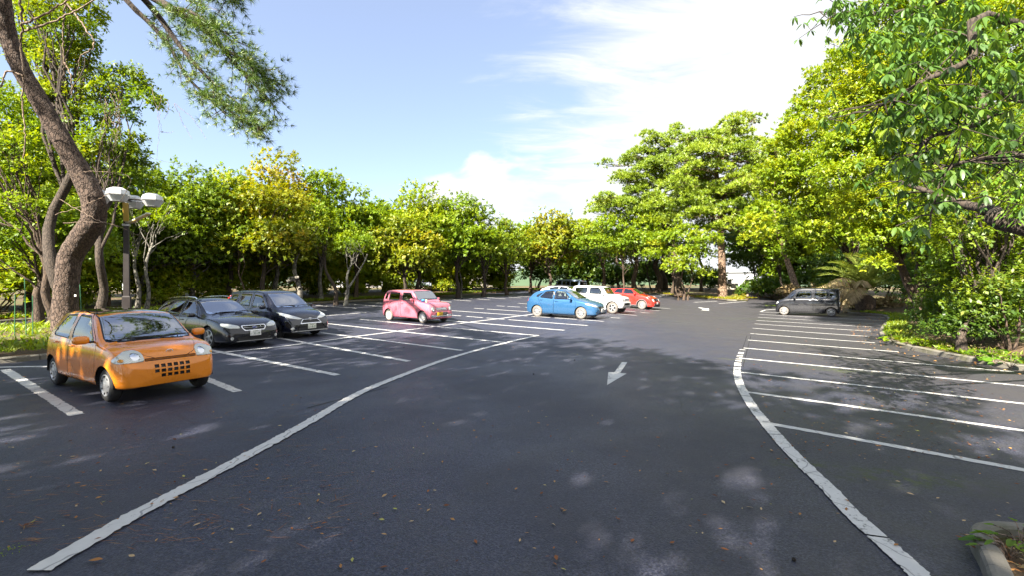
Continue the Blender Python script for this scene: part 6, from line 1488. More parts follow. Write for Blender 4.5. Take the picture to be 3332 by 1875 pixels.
# ---- blue hatchback
P = dict(name='hatchback_car', cat='car', label='blue hatchback with silver wheels in front of the white off-roader', paint='blue_paint', col=(.030, .105, .225), metal=.8, L=4.06, W=1.695,
 top=[(-2.03, .78), (-2.0, .93), (-1.93, 1.05), (-1.72, 1.27), (-1.5, 1.375), (-1.0, 1.465), (-.45, 1.50), (.0, 1.48), (.3, 1.40), (1.05, 1.00), (1.2, .955), (1.6, .86), (1.82, .77), (1.95, .67), (2.03, .52)],
 belt=[(-2.03, .72), (-1.8, .98), (-1.2, .985), (0, .93), (1.0, .885), (1.6, .77), (2.03, .46)], roofw=[(-2.03, .58), (-1.4, .53), (-.4, .59), (.3, .585), (1.1, .70), (1.6, .68), (2.03, .58)],
 bot=.18, fr=.58, kf=.30, rr=.42, kr=.18, axf=1.225, axr=-1.345, Rw=.302, Ra=.35, rim=.205, tw=.185, style='twin:7', wheelmat='silver', tyremat='dusty', framemat='gloss',
 doors=[rp([(.92, .26), (.95, .84), (.72, 1.04), (.20, 1.41), (-.30, 1.44), (-.32, .25)], .05), rp([(-.345, .25), (-.325, 1.44), (-.95, 1.39), (-1.30, 1.05), (-1.15, .76), (-1.0, .60), (-.97, .25)], .06)],
 wins=[rp([(.62, .985), (.22, 1.35), (-.26, 1.38), (-.275, .98)], .04), rp([(-.41, .985), (-.395, 1.38), (-.90, 1.335), (-1.16, 1.05)], .05), rp([(-1.24, 1.06), (-1.02, 1.30), (-1.36, 1.16), (-1.40, 1.09)], .02)],
 winmat=['clear', 'clear', 'tint'], handles=[(-.16, .86), (-1.08, .92)], ws=rp([(-.64, 1.0), (.64, 1.0), (.53, 1.40), (-.53, 1.40)], .05), rwin=rp([(-.55, 1.02), (.55, 1.02), (.45, 1.33), (-.45, 1.33)], .06), zcowl=.96,
 hood=rp([(1.15, -.64), (1.15, .64), (1.65, .58), (1.88, .40), (1.92, .2), (1.92, -.2), (1.88, -.40), (1.65, -.58)], .06),
 face=[('headlight', rp([(.40, .60), (.45, .66), (.66, .735), (.82, .80), (.83, .72), (.65, .62)], .02), 'lamp', .008, 'F', True), ('grille_surround', rp([(-.42, .60), (.42, .60), (.36, .42), (.22, .33), (-.22, .33), (-.36, .42)], .05), 'chrome', .010, 'F', False),
       ('upper_grille', rp([(-.40, .625), (.40, .625), (.34, .43), (.20, .352), (-.20, .352), (-.34, .43)], .05), 'black', -.008, 'F', False), ('bumper_intake', rp([(-.5, .235), (.5, .235), (.42, .30), (-.42, .30)], .02), 'black', -.01, 'F', False),
       ('fog_lamp', CIRC(.66, .33, .04), 'gloss', -.01, 'F', True), ('tail_light', rp([(.46, .80), (.80, .82), (.76, .96), (.50, .93)], .03), 'red', .012, 'B', True)],
 mirror=(.66, .98), mirsize=(.07, .10, .065), wiper=[(-.5, 1.01, .1, 1.03), (.1, 1.01, .58, 1.03)], seatx=-.02, dashx=.78, dashz=.92, probe=[('F', 0, .57)], plate=(0, .44, '', '', '', MC['plate'], MC['ink']))
car, hits, bmat = build_car(P)
p, n = hits[('F', 0, .57)]; ring_mesh('emblem', car, p + Vector((.012, 0, .0)), .055, .042, .006, MC['chrome'])
tube_obj('emblem', [p + Vector((.014, -.05, .018)), p + Vector((.016, -.015, .006)), p + Vector((.016, 0, -.008)), p + Vector((.016, .015, .006)), p + Vector((.014, .05, .018))], .005, MC['chrome'], car, 5)
for s_ in (1, -1): boxes('pillar_trim', [((-.335, s_ * .713, 1.17), (.085, .012, .36), .004, Matrix.Rotation(radians(-s_ * 16), 3, 'X') )], MC['silver'], car)
put(car, *CARPOS['mazda'])

# ---- white off-roader
P = dict(name='offroad_car', cat='car', label='white short two door off-roader between blue hatchback and red crossover', paint='white_paint', col=(.66, .65, .63), L=3.395, W=1.475,
 top=[(-1.6975, .85), (-1.68, 1.2), (-1.65, 1.48), (-1.60, 1.62), (-1.45, 1.665), (-.6, 1.69), (.05, 1.685), (.28, 1.65), (.36, 1.60), (.72, 1.16), (.80, 1.125), (1.2, 1.09), (1.52, 1.03), (1.62, .97), (1.66, .86), (1.6975, .60)],
 belt=[(-1.6975, .80), (-1.5, 1.07), (-.5, 1.06), (.7, 1.05), (1.2, 1.0), (1.55, .93), (1.6975, .56)], roofw=[(-1.6975, .58), (-1.3, .60), (.3, .60), (.8, .645), (1.6975, .60)],
 bot=.34, fr=.24, kf=.13, rr=.2, kr=.08, bf=.04, br=.05, crown=.04, rf=.10, bulgef=.01, axf=1.08, axr=-1.17, Rw=.345, Ra=.41, rim=.215, tw=.185, style='spoke:5', wheelmat='silver', tyremat='dusty', clad=.045, cladmat='white',
 doors=[rp([(.60, .42), (.62, 1.06), (.52, 1.18), (.24, 1.58), (-.50, 1.59), (-.52, .42)], .05)],
 wins=[rp([(.44, 1.14), (.18, 1.50), (-.42, 1.52), (-.43, 1.13)], .03), rp([(-.62, 1.16), (-.60, 1.52), (-1.40, 1.51), (-1.42, 1.20), (-1.36, 1.16), (-.8, 1.14)], .08)], winmat=['clear', 'tint'], frame=.016,
 handles=[(-.42, 1.0)], ws=rp([(-.58, 1.17), (.58, 1.17), (.55, 1.58), (-.55, 1.58)], .05), rwin=rp([(-.5, 1.15), (.5, 1.15), (.5, 1.52), (-.5, 1.52)], .05), zcowl=1.10,
 hood=rp([(.80, -.56), (.80, .56), (1.50, .54), (1.60, .5), (1.60, -.5), (1.50, -.54)], .05),
 face=[('headlight', rp([(.36, .79), (.57, .79), (.57, .95), (.36, .95)], .05), 'lamp', .004, 'F', True), ('upper_grille', rp([(-.34, .80), (.34, .80), (.34, .96), (-.34, .96)], .03), 'black', -.01, 'F', False),
       ('front_bumper', rp([(-.68, .46), (.68, .46), (.68, .70), (-.68, .70)], .04), 'body', .05, 'F', False), ('bumper_intake', rp([(-.50, .50), (.50, .50), (.40, .64), (-.40, .64)], .03), 'black', .028, 'F', False), ('skid_plate', rp([(-.42, .40), (.42, .40), (.42, .47), (-.42, .47)], .02), 'silver', .03, 'F', False),
       ('tail_light', rp([(.5, .62), (.68, .62), (.68, .72), (.5, .72)], .02), 'red', .01, 'B', True)],
 mirror=(.46, 1.12), mirsize=(.055, .085, .085), wiper=[(-.45, 1.18, .05, 1.2), (.1, 1.18, .5, 1.2)], seatx=-.1, seatz=.55, dashx=.5, dashz=1.06, probe=[('F', 0, .88)], plate=(0, .62, '', '', '', MC['plate'], MC['ink']))
car, hits, bmat = build_car(P)
xg = hits[('F', 0, .88)][0].x
boxes('grille_bar', [((xg, y, .88), (.025, .045, .15), .008) for y in (-.27, -.18, -.09, 0, .09, .18, .27)], bmat, car)
antenna(car, Vector((.35, -.56, 1.55)), Vector((-.5, -.05, .6)), .5)
bm = bmesh.new(); box_bm(bm, (1.15, .0, 1.105), (.30, .34, .05), .018); bm_obj('hood_scoop', bm, bmat, car)
put(car, *CARPOS['jimny'])

# ---- red crossover
P = dict(name='crossover_car', cat='car', label='red crossover with dark wheel arch cladding nearest the tall pines', paint='red_paint', col=(.48, .024, .014), metal=.4, L=4.135, W=1.765,
 top=[(-2.0675, .85), (-2.03, 1.02), (-1.95, 1.14), (-1.72, 1.38), (-1.5, 1.46), (-.9, 1.54), (-.3, 1.57), (.1, 1.55), (.35, 1.47), (1.0, 1.11), (1.15, 1.065), (1.5, 1.02), (1.78, .93), (1.95, .80), (2.0675, .58)],
 belt=[(-2.0675, .78), (-1.7, 1.08), (-1.0, 1.08), (0, 1.05), (1.0, 1.0), (1.5, .93), (2.0675, .53)], roofw=[(-2.0675, .58), (-1.4, .54), (-.4, .61), (.35, .60), (1.1, .72), (1.6, .72), (2.0675, .60)],
 bot=.21, fr=.55, kf=.26, rr=.45, kr=.18, axf=1.20, axr=-1.33, Rw=.325, Ra=.38, rim=.215, tw=.205, style='twin:6', wheelmat='silver', tyremat='dusty', clad=.05, framemat='gloss',
 doors=[rp([(.85, .34), (.87, .95), (.66, 1.12), (.22, 1.48), (-.30, 1.51), (-.32, .33)], .05), rp([(-.345, .33), (-.325, 1.51), (-.9, 1.45), (-1.2, 1.14), (-1.1, .84), (-.95, .66), (-.92, .33)], .06)],
 wins=[rp([(.58, 1.11), (.22, 1.41), (-.25, 1.44), (-.26, 1.105)], .04), rp([(-.40, 1.11), (-.385, 1.44), (-.86, 1.39), (-1.06, 1.15)], .05)],
 handles=[(-.16, .97)], ws=rp([(-.66, 1.11), (.66, 1.11), (.55, 1.47), (-.55, 1.47)], .05), rwin=rp([(-.55, 1.12), (.55, 1.12), (.45, 1.42), (-.45, 1.42)], .06), zcowl=1.07,
 hood=rp([(1.10, -.64), (1.10, .64), (1.6, .60), (1.86, .45), (1.90, .2), (1.90, -.2), (1.86, -.45), (1.6, -.60)], .06), side=[('sill_cladding', [(-1.0, .21), (.9, .21), (.9, .31), (-1.0, .31)], 'grey', .012)],
 face=[('headlight', CIRC(.60, .70, .11), 'lamp', .01, 'F', True), ('upper_lamp', rp([(.5, .93), (.62, .93), (.76, 1.0), (.74, 1.03), (.6, 1.0)], .02), 'lamp', .012, 'F', True), ('upper_grille', rp([(-.38, .70), (-.22, .62), (.22, .62), (.38, .70), (.5, .83), (-.5, .83)], .04), 'black', -.006, 'F', False),
       ('bumper_intake', rp([(-.6, .27), (.6, .27), (.5, .48), (-.5, .48)], .04), 'black', .004, 'F', False), ('bumper_lip', rp([(-.74, .21), (.74, .21), (.74, .27), (-.74, .27)], .01), 'grey', .01, 'F', False), ('tail_light', rp([(.45, 1.0), (.72, .98), (.7, 1.08), (.5, 1.1)], .03), 'red', .012, 'B', True)],
 mirror=(.62, 1.10), mirsize=(.075, .10, .07), wiper=[(-.5, 1.12, .1, 1.14), (.1, 1.12, .58, 1.14)], seatx=-.02, seatz=.48, dashx=.75, dashz=1.03, probe=[('F', 0, .74)], plate=(0, .50, '', '', '', MC['plate'], MC['ink']))
car, hits, bmat = build_car(P)
p, n = hits[('F', 0, .74)]; ring_mesh('emblem', car, p + Vector((.014, 0, .0)), .06, .06, .008, MC['chrome']); boxes('emblem_bar', [(p + Vector((.014, 0, 0)), (.012, .17, .022), .004)], MC['chrome'], car)
for s_ in (1, -1): tube_obj('grille_trim', [p + Vector((.012, s_ * .05, -.03)), p + Vector((.006, s_ * .12, .06)), p + Vector((-.004, s_ * .16, .10))], .012, MC['chrome'], car, 6)
antenna(car, Vector((-.9, 0, 1.535)), Vector((-.5, 0, .45)), .35)
put(car, *CARPOS['juke'])

# ---- dark grey box shaped kei van
P = dict(name='kei_van', cat='car', label='dark grey box shaped kei van parked alone on the right before the palm', paint='dark_grey_paint', col=(.012, .0125, .016), metal=.1, L=3.395, W=1.475,
 top=[(-1.6975, .95), (-1.69, 1.4), (-1.67, 1.64), (-1.63, 1.72), (-1.5, 1.745), (-.6, 1.755), (.25, 1.745), (.55, 1.70), (.72, 1.60), (1.18, 1.12), (1.28, 1.06), (1.5, .98), (1.62, .87), (1.67, .72), (1.6975, .50)],
 belt=[(-1.6975, .90), (-1.5, 1.05), (0, 1.04), (1.1, .98), (1.5, .84), (1.6975, .46)], roofw=[(-1.6975, .60), (-1.2, .615), (.4, .615), (.8, .62), (1.3, .66), (1.6975, .62)],
 bot=.18, fr=.30, kf=.16, rr=.16, kr=.06, bf=.03, br=.04, crown=.035, rf=.075, bulgef=.02, bulger=.01, axf=1.22, axr=-1.27, Rw=.268, Ra=.325, rim=.182, tw=.165, style='spoke:8', wheelmat='silver', tyremat='dusty', framemat='gloss', frame=.02,
 doors=[rp([(.88, .27), (.90, .98), (.80, 1.10), (.45, 1.64), (-.33, 1.66), (-.34, .26)], .05), rp([(-.36, .26), (-.35, 1.66), (-1.10, 1.65), (-1.11, .72), (-.98, .60), (-.93, .26)], .05)],
 wins=[rp([(.64, 1.10), (.40, 1.53), (-.24, 1.56), (-.25, 1.09)], .03), rp([(-.46, 1.09), (-.45, 1.56), (-1.02, 1.55), (-1.03, 1.09)], .03), rp([(-1.18, 1.08), (-1.17, 1.55), (-1.30, 1.555), (-1.42, 1.50), (-1.485, 1.38), (-1.49, 1.25), (-1.43, 1.12), (-1.34, 1.07)], .05), rp([(.98, 1.10), (.70, 1.48), (.56, 1.52), (.78, 1.10)], .03)],
 winmat=['clear', 'clear', 'tint'], handles=[(-.18, .98), (-.50, .98)], hchrome=True, ws=rp([(-.60, 1.12), (.60, 1.12), (.555, 1.64), (-.555, 1.64)], .06), rwin=rp([(-.54, 1.08), (.54, 1.08), (.53, 1.60), (-.53, 1.60)], .05), zcowl=1.05,
 hood=rp([(1.24, -.56), (1.24, .56), (1.50, .52), (1.58, .45), (1.58, -.45), (1.50, -.52)], .05), side=[('side_skirt', [(-.95, .18), (.90, .18), (.90, .225), (-.95, .225)], 'black', .012)],
 face=[('headlight', rp([(.40, .68), (.44, .80), (.66, .88), (.70, .76), (.62, .69)], .03), 'lamp', .01, 'F', True), ('upper_grille', rp([(-.38, .68), (.38, .68), (.38, .76), (-.38, .76)], .02), 'chrome', .006, 'F', False), ('bumper_intake', rp([(-.5, .24), (.5, .24), (.44, .42), (-.44, .42)], .03), 'black', -.01, 'F', False),
       ('tail_light', rp([(.55, .60), (.70, .60), (.70, .88), (.55, .88)], .02), 'lamp', .014, 'B', True)],
 mirror=(.62, 1.09), mirsize=(.06, .09, .075), wiper=[(-.45, 1.13, .1, 1.15), (.1, 1.13, .55, 1.15)], seatx=.05, seatz=.48, seath=.58, dashx=.95, dashz=1.02, probe=[], plate=(0, .50, '', '', '', MC['plate_y'], MC['ink_k']))
car, hits, bmat = build_car(P)
antenna(car, Vector((.50, .40, 1.70)), Vector((-.35, .1, .2)), .32)
put(car, *CARPOS['tanto'])

# ---- white crossover with dark roof, half hidden
P = dict(name='crossover_car', cat='car', label='white crossover with dark roof half hidden behind the blue hatchback', paint='pearl_white_paint', col=(.62, .62, .61), L=4.36, W=1.795,
 top=[(-2.18, .95), (-2.12, 1.10), (-1.95, 1.23), (-1.6, 1.40), (-1.2, 1.49), (-.6, 1.55), (-.1, 1.545), (.25, 1.47), (1.0, 1.08), (1.15, 1.03), (1.6, .96), (1.95, .82), (2.18, .55)],
 belt=[(-2.18, .85), (-1.8, 1.12), (-1.0, 1.06), (0, 1.0), (1.0, .95), (1.6, .86), (2.18, .5)], roofw=[(-2.18, .58), (-1.4, .53), (-.4, .59), (.25, .59), (1.1, .72), (2.18, .6)],
 bot=.2, fr=.6, kf=.3, rr=.45, kr=.2, axf=1.32, axr=-1.32, Rw=.34, rim=.23, tw=.215, style='spoke:5', clad=.045, framemat='gloss',
 doors=[rp([(.92, .3), (.95, .9), (.7, 1.08), (.2, 1.43), (-.32, 1.47), (-.34, .3)], .05), rp([(-.365, .3), (-.345, 1.47), (-1.0, 1.40), (-1.35, 1.14), (-1.15, .8), (-1.0, .3)], .06)],
 wins=[rp([(.62, 1.05), (.22, 1.36), (-.27, 1.41), (-.28, 1.05)], .04), rp([(-.42, 1.055), (-.41, 1.41), (-.95, 1.345), (-1.25, 1.16)], .05)],
 handles=[(-.16, .93)], ws=rp([(-.66, 1.08), (.66, 1.08), (.54, 1.44), (-.54, 1.44)], .05), rwin=rp([(-.55, 1.14), (.55, 1.14), (.44, 1.40), (-.44, 1.40)], .06), zcowl=1.03, roofp=(rp([(-1.75, -.72), (-1.75, .72), (.3, .72), (.3, -.72)], .05), 'black', 1.43, .02),
 hood=rp([(1.1, -.66), (1.1, .66), (1.7, .6), (2.0, .4), (2.0, -.4), (1.7, -.6)], .06), face=[('headlight', rp([(.4, .70), (.7, .80), (.86, .86), (.8, .74), (.5, .66)], .02), 'lamp', .01, 'F', True), ('tail_light', rp([(.45, .92), (.84, .98), (.80, 1.08), (.5, 1.02)], .03), 'red', .02, 'B', True), ('upper_grille', rp([(-.5, .3), (.5, .3), (.44, .5), (-.44, .5)], .03), 'black', -.01, 'F', False)],
 mirror=(.66, 1.04), mirsize=(.07, .10, .07), seatx=0, seatz=.45, dashx=.8, dashz=1.0, plate=(0, .55, '', '', '', MC['plate'], MC['ink']))
car, hits, bmat = build_car(P); put(car, *CARPOS['chr'])

# ---- grey delivery van showing only its upper half
P = dict(name='delivery_van', cat='van', label='grey blue van with a row of windows farthest back by the trees', paint='grey_blue_paint', col=(.20, .26, .36), metal=.5, L=4.5, W=1.695,
 top=[(-2.25, 1.0), (-2.24, 1.6), (-2.21, 1.88), (-2.12, 1.95), (-1.9, 1.975), (0, 1.985), (1.3, 1.96), (1.55, 1.88), (1.98, 1.20), (2.10, 1.05), (2.2, .85), (2.25, .5)],
 belt=[(-2.25, .95), (-2.0, 1.15), (1.8, 1.10), (2.1, .95), (2.25, .46)], roofw=[(-2.25, .66), (-2, .68), (1.4, .68), (2.0, .70), (2.25, .66)], bot=.2, fr=.3, kf=.14, rr=.15, kr=.05, crown=.04, rf=.10, axf=1.25, axr=-1.2, Rw=.30, rim=.19, tw=.175, style='steel:8', frame=.016,
 doors=[rp([(1.72, .3), (1.75, 1.1), (1.40, 1.80), (.72, 1.82), (.7, .3)], .05), rp([(.67, .3), (.67, 1.82), (-.72, 1.83), (-.72, .3)], .05)],
 wins=[rp([(1.52, 1.17), (1.30, 1.70), (.82, 1.72), (.81, 1.17)], .04), rp([(.58, 1.17), (.58, 1.72), (-.02, 1.73), (-.02, 1.17)], .04), rp([(-.10, 1.17), (-.10, 1.73), (-.64, 1.73), (-.64, 1.17)], .04), rp([(-.82, 1.17), (-.82, 1.73), (-2.02, 1.71), (-2.06, 1.2)], .05)],
 handles=[(.8, 1.05), (.5, 1.05)], ws=rp([(-.66, 1.18), (.66, 1.18), (.62, 1.80), (-.62, 1.80)], .06), rwin=rp([(-.62, 1.2), (.62, 1.2), (.60, 1.72), (-.60, 1.72)], .06), zcowl=1.1,
 face=[('headlight', rp([(.45, .70), (.72, .72), (.72, .88), (.45, .84)], .03), 'lamp', .01, 'F', True), ('tail_light', rp([(.66, .75), (.78, .75), (.78, 1.1), (.66, 1.1)], .02), 'red', .01, 'B', True), ('brake_lamp', rp([(-.15, 1.82), (.15, 1.82), (.15, 1.86), (-.15, 1.86)], .01), 'red', .01, 'B', False)],
 mirror=(1.5, 1.15), mirsize=(.06, .09, .1), seatx=.9, seatz=.6, dashx=1.65, dashz=1.12, plate=(0, .5, '', '', '', MC['plate'], MC['ink']))
car, hits, bmat = build_car(P); put(car, *CARPOS['van'])
# ================================================================== STREET FURNITURE AND SMALL THINGS
def lamp():
    p = at(412, 1000, 15.0); z = ground_at(p.x, 15.0, .2); root = empty('street_lamp', (p.x, 15.0, z)); tag(root, 'brown square lamp post with a cluster of four frosted lantern heads', 'street lamp')
    mb = simple('brown_post_paint', (.022, .016, .015), .6, coat=.0, grain=.15, gscale=8)
    mw, t, out = new_mat('frosted_lantern'); N = NT(t)
    d = N.n('ShaderNodeBsdfDiffuse', ins={0: (.88, .90, .92, 1)}); tr = N.n('ShaderNodeBsdfTranslucent', ins={0: (.80, .85, .88, 1)}); g = N.n('ShaderNodeBsdfGlossy', ins={0: (1, 1, 1, 1), 1: .12})
    a = N.n('ShaderNodeMixShader', ins={0: .45, 1: d.outputs[0], 2: tr.outputs[0]}); b = N.n('ShaderNodeMixShader', ins={0: .10, 1: a.outputs[0], 2: g.outputs[0]}); t.links.new(b.outputs[0], out.inputs[0])
    H = 4.95 - (z); rot = Matrix.Rotation(radians(28), 3, 'Z')
    def frust(bm, z0, w0, z1, w1, r=rot):
        lo = [bm.verts.new(r @ Vector((x * w0, y * w0, z0))) for x, y in ((-1, -1), (1, -1), (1, 1), (-1, 1))]; hi = [bm.verts.new(r @ Vector((x * w1, y * w1, z1))) for x, y in ((-1, -1), (1, -1), (1, 1), (-1, 1))]
        for i in range(4): bm.faces.new((lo[i], lo[(i + 1) % 4], hi[(i + 1) % 4], hi[i]))
        bm.faces.new(lo[::-1]); bm.faces.new(hi)
    bm = bmesh.new(); frust(bm, -.3, .105, 1.18, .105); frust(bm, 1.18, .105, 1.22, .080); bm_obj('post_base', bm, mb, root, False)
    bm = bmesh.new(); frust(bm, 1.22, .078, H - .45, .062); bm_obj('post', bm, mb, root, False)
    zc = H - .30
    for i, ang in enumerate((-66, 24, 114, 204)):
        a = radians(ang); c = Vector((.70 * cos(a), .70 * sin(a), zc)); r2 = Matrix.Rotation(a + radians(45) * 0, 3, 'Z')
        def fr2(bm, z0, w0, z1, w1):
            n = 8; ring = lambda w, zz: [bm.verts.new(c + r2 @ Vector((w * x, w * y, zz))) for x, y in ((-1, -.55), (-.55, -1), (.55, -1), (1, -.55), (1, .55), (.55, 1), (-.55, 1), (-1, .55))]
            lo, hi = ring(w0, z0), ring(w1, z1)
            for k in range(n): bm.faces.new((lo[k], lo[(k + 1) % n], hi[(k + 1) % n], hi[k]))
            bm.faces.new(lo[::-1]); bm.faces.new(hi)
        bm = bmesh.new(); fr2(bm, .02, .27, .16, .245); fr2(bm, .16, .243, .23, .13); h = bm_obj('lantern_top', bm, mw, root, False)
        bm = bmesh.new(); fr2(bm, -.17, .18, -.015, .27); fr2(bm, -.20, .165, -.17, .178); bm_obj('lantern_bowl', bm, mw, root, False)
        bm = bmesh.new(); fr2(bm, -.012, .282, .017, .282); bm_obj('lantern_band', bm, MC['silver'], root, False)
        boxes('lantern_arm', [(Vector((.25 * cos(a), .25 * sin(a), zc)), (.55, .05, .05), .008, Matrix.Rotation(a, 3, 'Z'))], mb, root)
    my = simple('yellow_lit_lamp_cover', (.62, .44, .12), .35, coat=.4); mg = simple('pale_lamp_housing', (.62, .60, .50), .4)  # yellow light on the cover is put into its colour
    zb = H - 1.13
    for az, el, ln, m_ in ((-52, 48, .72, my), (-8, 22, .80, mg)):
        R3 = Matrix.Rotation(radians(az), 3, 'Z') @ Matrix.Rotation(radians(-el), 3, 'Y'); q = Vector((.06, 0, 0)); c = Vector((0, 0, zb)) + R3 @ Vector((ln / 2 + .12, 0, 0))
        f = boxes('floodlight', [(c, (ln, .15, .05), .02, R3)], m_, root); boxes('floodlight_lens', [(c - R3 @ Vector((0, 0, .03)), (ln * .9, .12, .02), .006, R3)], my, f)
        boxes('floodlight_bracket', [(Vector((0, 0, zb)) + R3 @ Vector((.07, 0, 0)), (.14, .06, .06), .01, R3)], MC['silver'], f)
    boxes('clamp_band', [((0, 0, zb - .03), (.19, .19, .07), .006, rot)], MC['silver'], root)
lamp()
mgreen = simple('green_stake_paint', (.03, .12, .05), .5)
for (dx, dy, top, l, lean) in ((82, 832, 745, 'thin dark green stake standing in the grass at the left', 0), (66, 868, 700, 'taller green garden stake nearest the left kerb', -4), (36, 800, 742, 'short green stake far left in the grass', 2), (207, 795, 715, 'green stake leaning on the big pine trunk', -6)):
    Y = 13.0 if dx != 207 else 13.7
    a, b = atd(dx, dy, Y), atd(dx + lean, top, Y); a.z = ground_at(a.x, Y, .1)
    o = tube_obj('garden_stake', [Vector((0, 0, -.1)), (b - a) * .5, b - a], .012, mgreen, None, 6); o.location = a; tag(o, l, 'stake', 'green stakes in the grass')
# wires
def wire(a, b, sag, label):
    a, b = Vector(a), Vector(b); n = 24; P = [(b - a) * t - Vector((0, 0, sag * 4 * t * (1 - t))) for t in np.linspace(0, 1, n)]
    o = tube_obj('power_line', P, .018, MC['black'], None, 5); o.location = a; tag(o, label, 'wire', 'overhead wires')
wire(atd(250, 362, 60), atd(760, 470, 60), .5, 'thin overhead wire sloping down to the orange tinted tree')
wire(atd(1150, 551, 95), atd(1520, 556, 95), .3, 'faint overhead wire above the dip in the tree line'); wire(atd(1150, 557, 95), atd(1520, 561, 95), .3, 'second faint overhead wire just under the first in the dip')
# houses beyond the trees
def house(label, x, y, yaw, w, d, h, wallc, roofc, flat=False):
    z = float(gz(x, y)) - .3; root = empty('house', (x, y, z), (0, 0, yaw)); tag(root, label, 'house')
    mw = simple('render_wall', wallc, .8, grain=.08, gscale=4); mr = simple('roof_tiles', roofc, .7, grain=.25, gscale=12); mgl = MC['tint']
    wall = boxes('wall', [((0, 0, h / 2), (w, d, h), .02)], mw, root)
    if flat: boxes('roof', [((0, 0, h + .1), (w + .5, d + .5, .2), .03)], mr, root)
    else:
        bm = bmesh.new(); rh = d * .28; q = [(-w / 2 - .5, -d / 2 - .5, h), (w / 2 + .5, -d / 2 - .5, h), (w / 2 + .5, d / 2 + .5, h), (-w / 2 - .5, d / 2 + .5, h), (-w / 2 - .2, 0, h + rh), (w / 2 + .2, 0, h + rh)]
        v = [bm.verts.new(p) for p in q]; [bm.faces.new([v[i] for i in f]) for f in ((0, 1, 5, 4), (2, 3, 4, 5), (1, 2, 5), (3, 0, 4), (3, 2, 1, 0))]; bm_obj('roof', bm, mr, root, False)
    k = max(2, int(w / 2.4))
    for lv in range(max(1, int(h / 2.6))):
        for i in range(k):
            cx = -w / 2 + (i + .5) * w / k; cz = 1.5 + lv * 2.6
            f = boxes('window', [((cx, -d / 2 - .03, cz), (1.5, .08, 1.15), .01)], MC['silver'], root); boxes('pane', [((cx - .36, -d / 2 - .055, cz), (.66, .06, 1.0), .0), ((cx + .36, -d / 2 - .065, cz), (.66, .06, 1.0), .0)], MC['gloss'], f)
house('white single storey building at the end of the footpath', 40.0, 82, radians(-14), 7, 6, 3.2, (.36, .37, .38), (.30, .32, .34), True)
house('cream house glimpsed through the wood above the drooping leafed tree', -7, 92, radians(20), 10, 8, 6.2, (.46, .42, .36), (.16, .17, .20))
house('white house glimpsed behind the trees above the pink car', -26, 84, radians(38), 10, 8, 5.8, (.52, .52, .52), (.10, .11, .13))
#house('pale house glimpsed behind the far trunks beyond the white off-roader', 9, 118, radians(5), 14, 8, 6.0, (.78, .76, .74), (.18, .14, .13))
house('grey roofed house behind the lamp post', -47, 62, radians(50), 10, 8, 5.5, (.7, .72, .74), (.12, .14, .18))
wl_ = boxes('wall', [((0, 0, .6), (4.5, .2, 1.2), .02)], simple('beige_render', (.52, .47, .38), .8, grain=.1), None); wl_.location = (33.0, 71, float(gz(33, 71)) + .1); tag(wl_, 'low beige garden wall beside the end of the footpath', 'wall')
for i, x in enumerate((35.2, 36.3)):
    bm = bmesh.new(); bmesh.ops.create_cone(bm, cap_ends=True, segments=12, radius1=.07, radius2=.07, depth=.9); b_ = bm_obj('bollard', bm, MC['grey'], None); b_.location = (x, 68, float(gz(x, 68)) + .45); tag(b_, ['left of the two dark bollards closing the footpath', 'right of the two dark bollards closing the footpath'][i], 'bollard', 'bollards on the footpath')
p = site(2432, 973); st = simple('post_stone', (.25, .2, .15), .9, grain=.3)
o = boxes('boundary_post', [((0, 0, .2), (.16, .16, .5), .02)], st, None); o.location = p; tag(o, 'small stone post on the corner of the pine bed', 'post')
# far hills
hx = np.linspace(-900, 900, 70); V = []; 
for r, (yy, k) in enumerate(((560, 0), (640, .8), (760, 1.0), (900, .0))):
    for x in hx: V.append((x, yy, -2 + k * (22 + 12 * sin(x * .011) + 7 * sin(x * .027 + 1) + 3 * sin(x * .06))))
n = len(hx); idx = np.arange(4 * n).reshape(4, n); F = np.stack([idx[:-1, :-1].ravel(), idx[:-1, 1:].ravel(), idx[1:, 1:].ravel(), idx[1:, :-1].ravel()], 1)
tag(link('hills', mesh_np('hills', np.array(V), F), simple('wooded_hill', (.05, .085, .04), .95, grain=.4, gscale=.05)), 'low wooded hills on the horizon', kind='structure')

# ---- litter, grass, ground cover
def scatter_leaves(name, pts, sizes, label, mat, tint=None, flat=.25, aspect=.42):
    n = len(pts); az = RNG.random(n) * 2 * pi; d = np.stack([np.cos(az), np.sin(az), RNG.normal(0, flat * .4, n)], 1); nr = unit(np.array([0, 0, 1.0]) + RNG.normal(0, flat, (n, 3)))
    V, F, A = leaves(pts, d, nr, sizes, sizes * aspect, RNG.random(n) if tint is None else tint, .22)
    V[:, 2] = np.maximum(V[:, 2], np.repeat(pts[:, 2] - .002, 4)); return tag(link(name, mesh_np(name, V, F, False, {'tint': A}), mat), label, kind='stuff')
def draped(n, fn, dz):
    P = np.array([fn() for _ in range(n)]); return np.column_stack([P, gz(P[:, 0], P[:, 1]) + dz])
def lane():
    y = 3.4 + 40 * RNG.random() ** 1.7; return ((RNG.random() * 2 - 1) * (1.2 + 1.15 * y), y)
def rstall():
    a = site(RNG.uniform(2450, 3300), RNG.uniform(1040, 1500)); return (a.x, a.y)
def lstall():
    a = site(RNG.uniform(0, 1100), RNG.uniform(1240, 1800)); return (a.x, a.y)
def mid():
    a = site(RNG.uniform(1000, 2500), RNG.uniform(1180, 1870)); return (a.x, a.y)
P_ = np.vstack([draped(950, lane, .012), draped(650, rstall, .012), draped(160, lstall, .012), draped(150, mid, .012)])
scatter_leaves('fallen_leaves', P_, 0.020 + .040 * RNG.random(len(P_)) ** 1.8, 'small brown and yellow leaves scattered over the asphalt', LM['litter'])
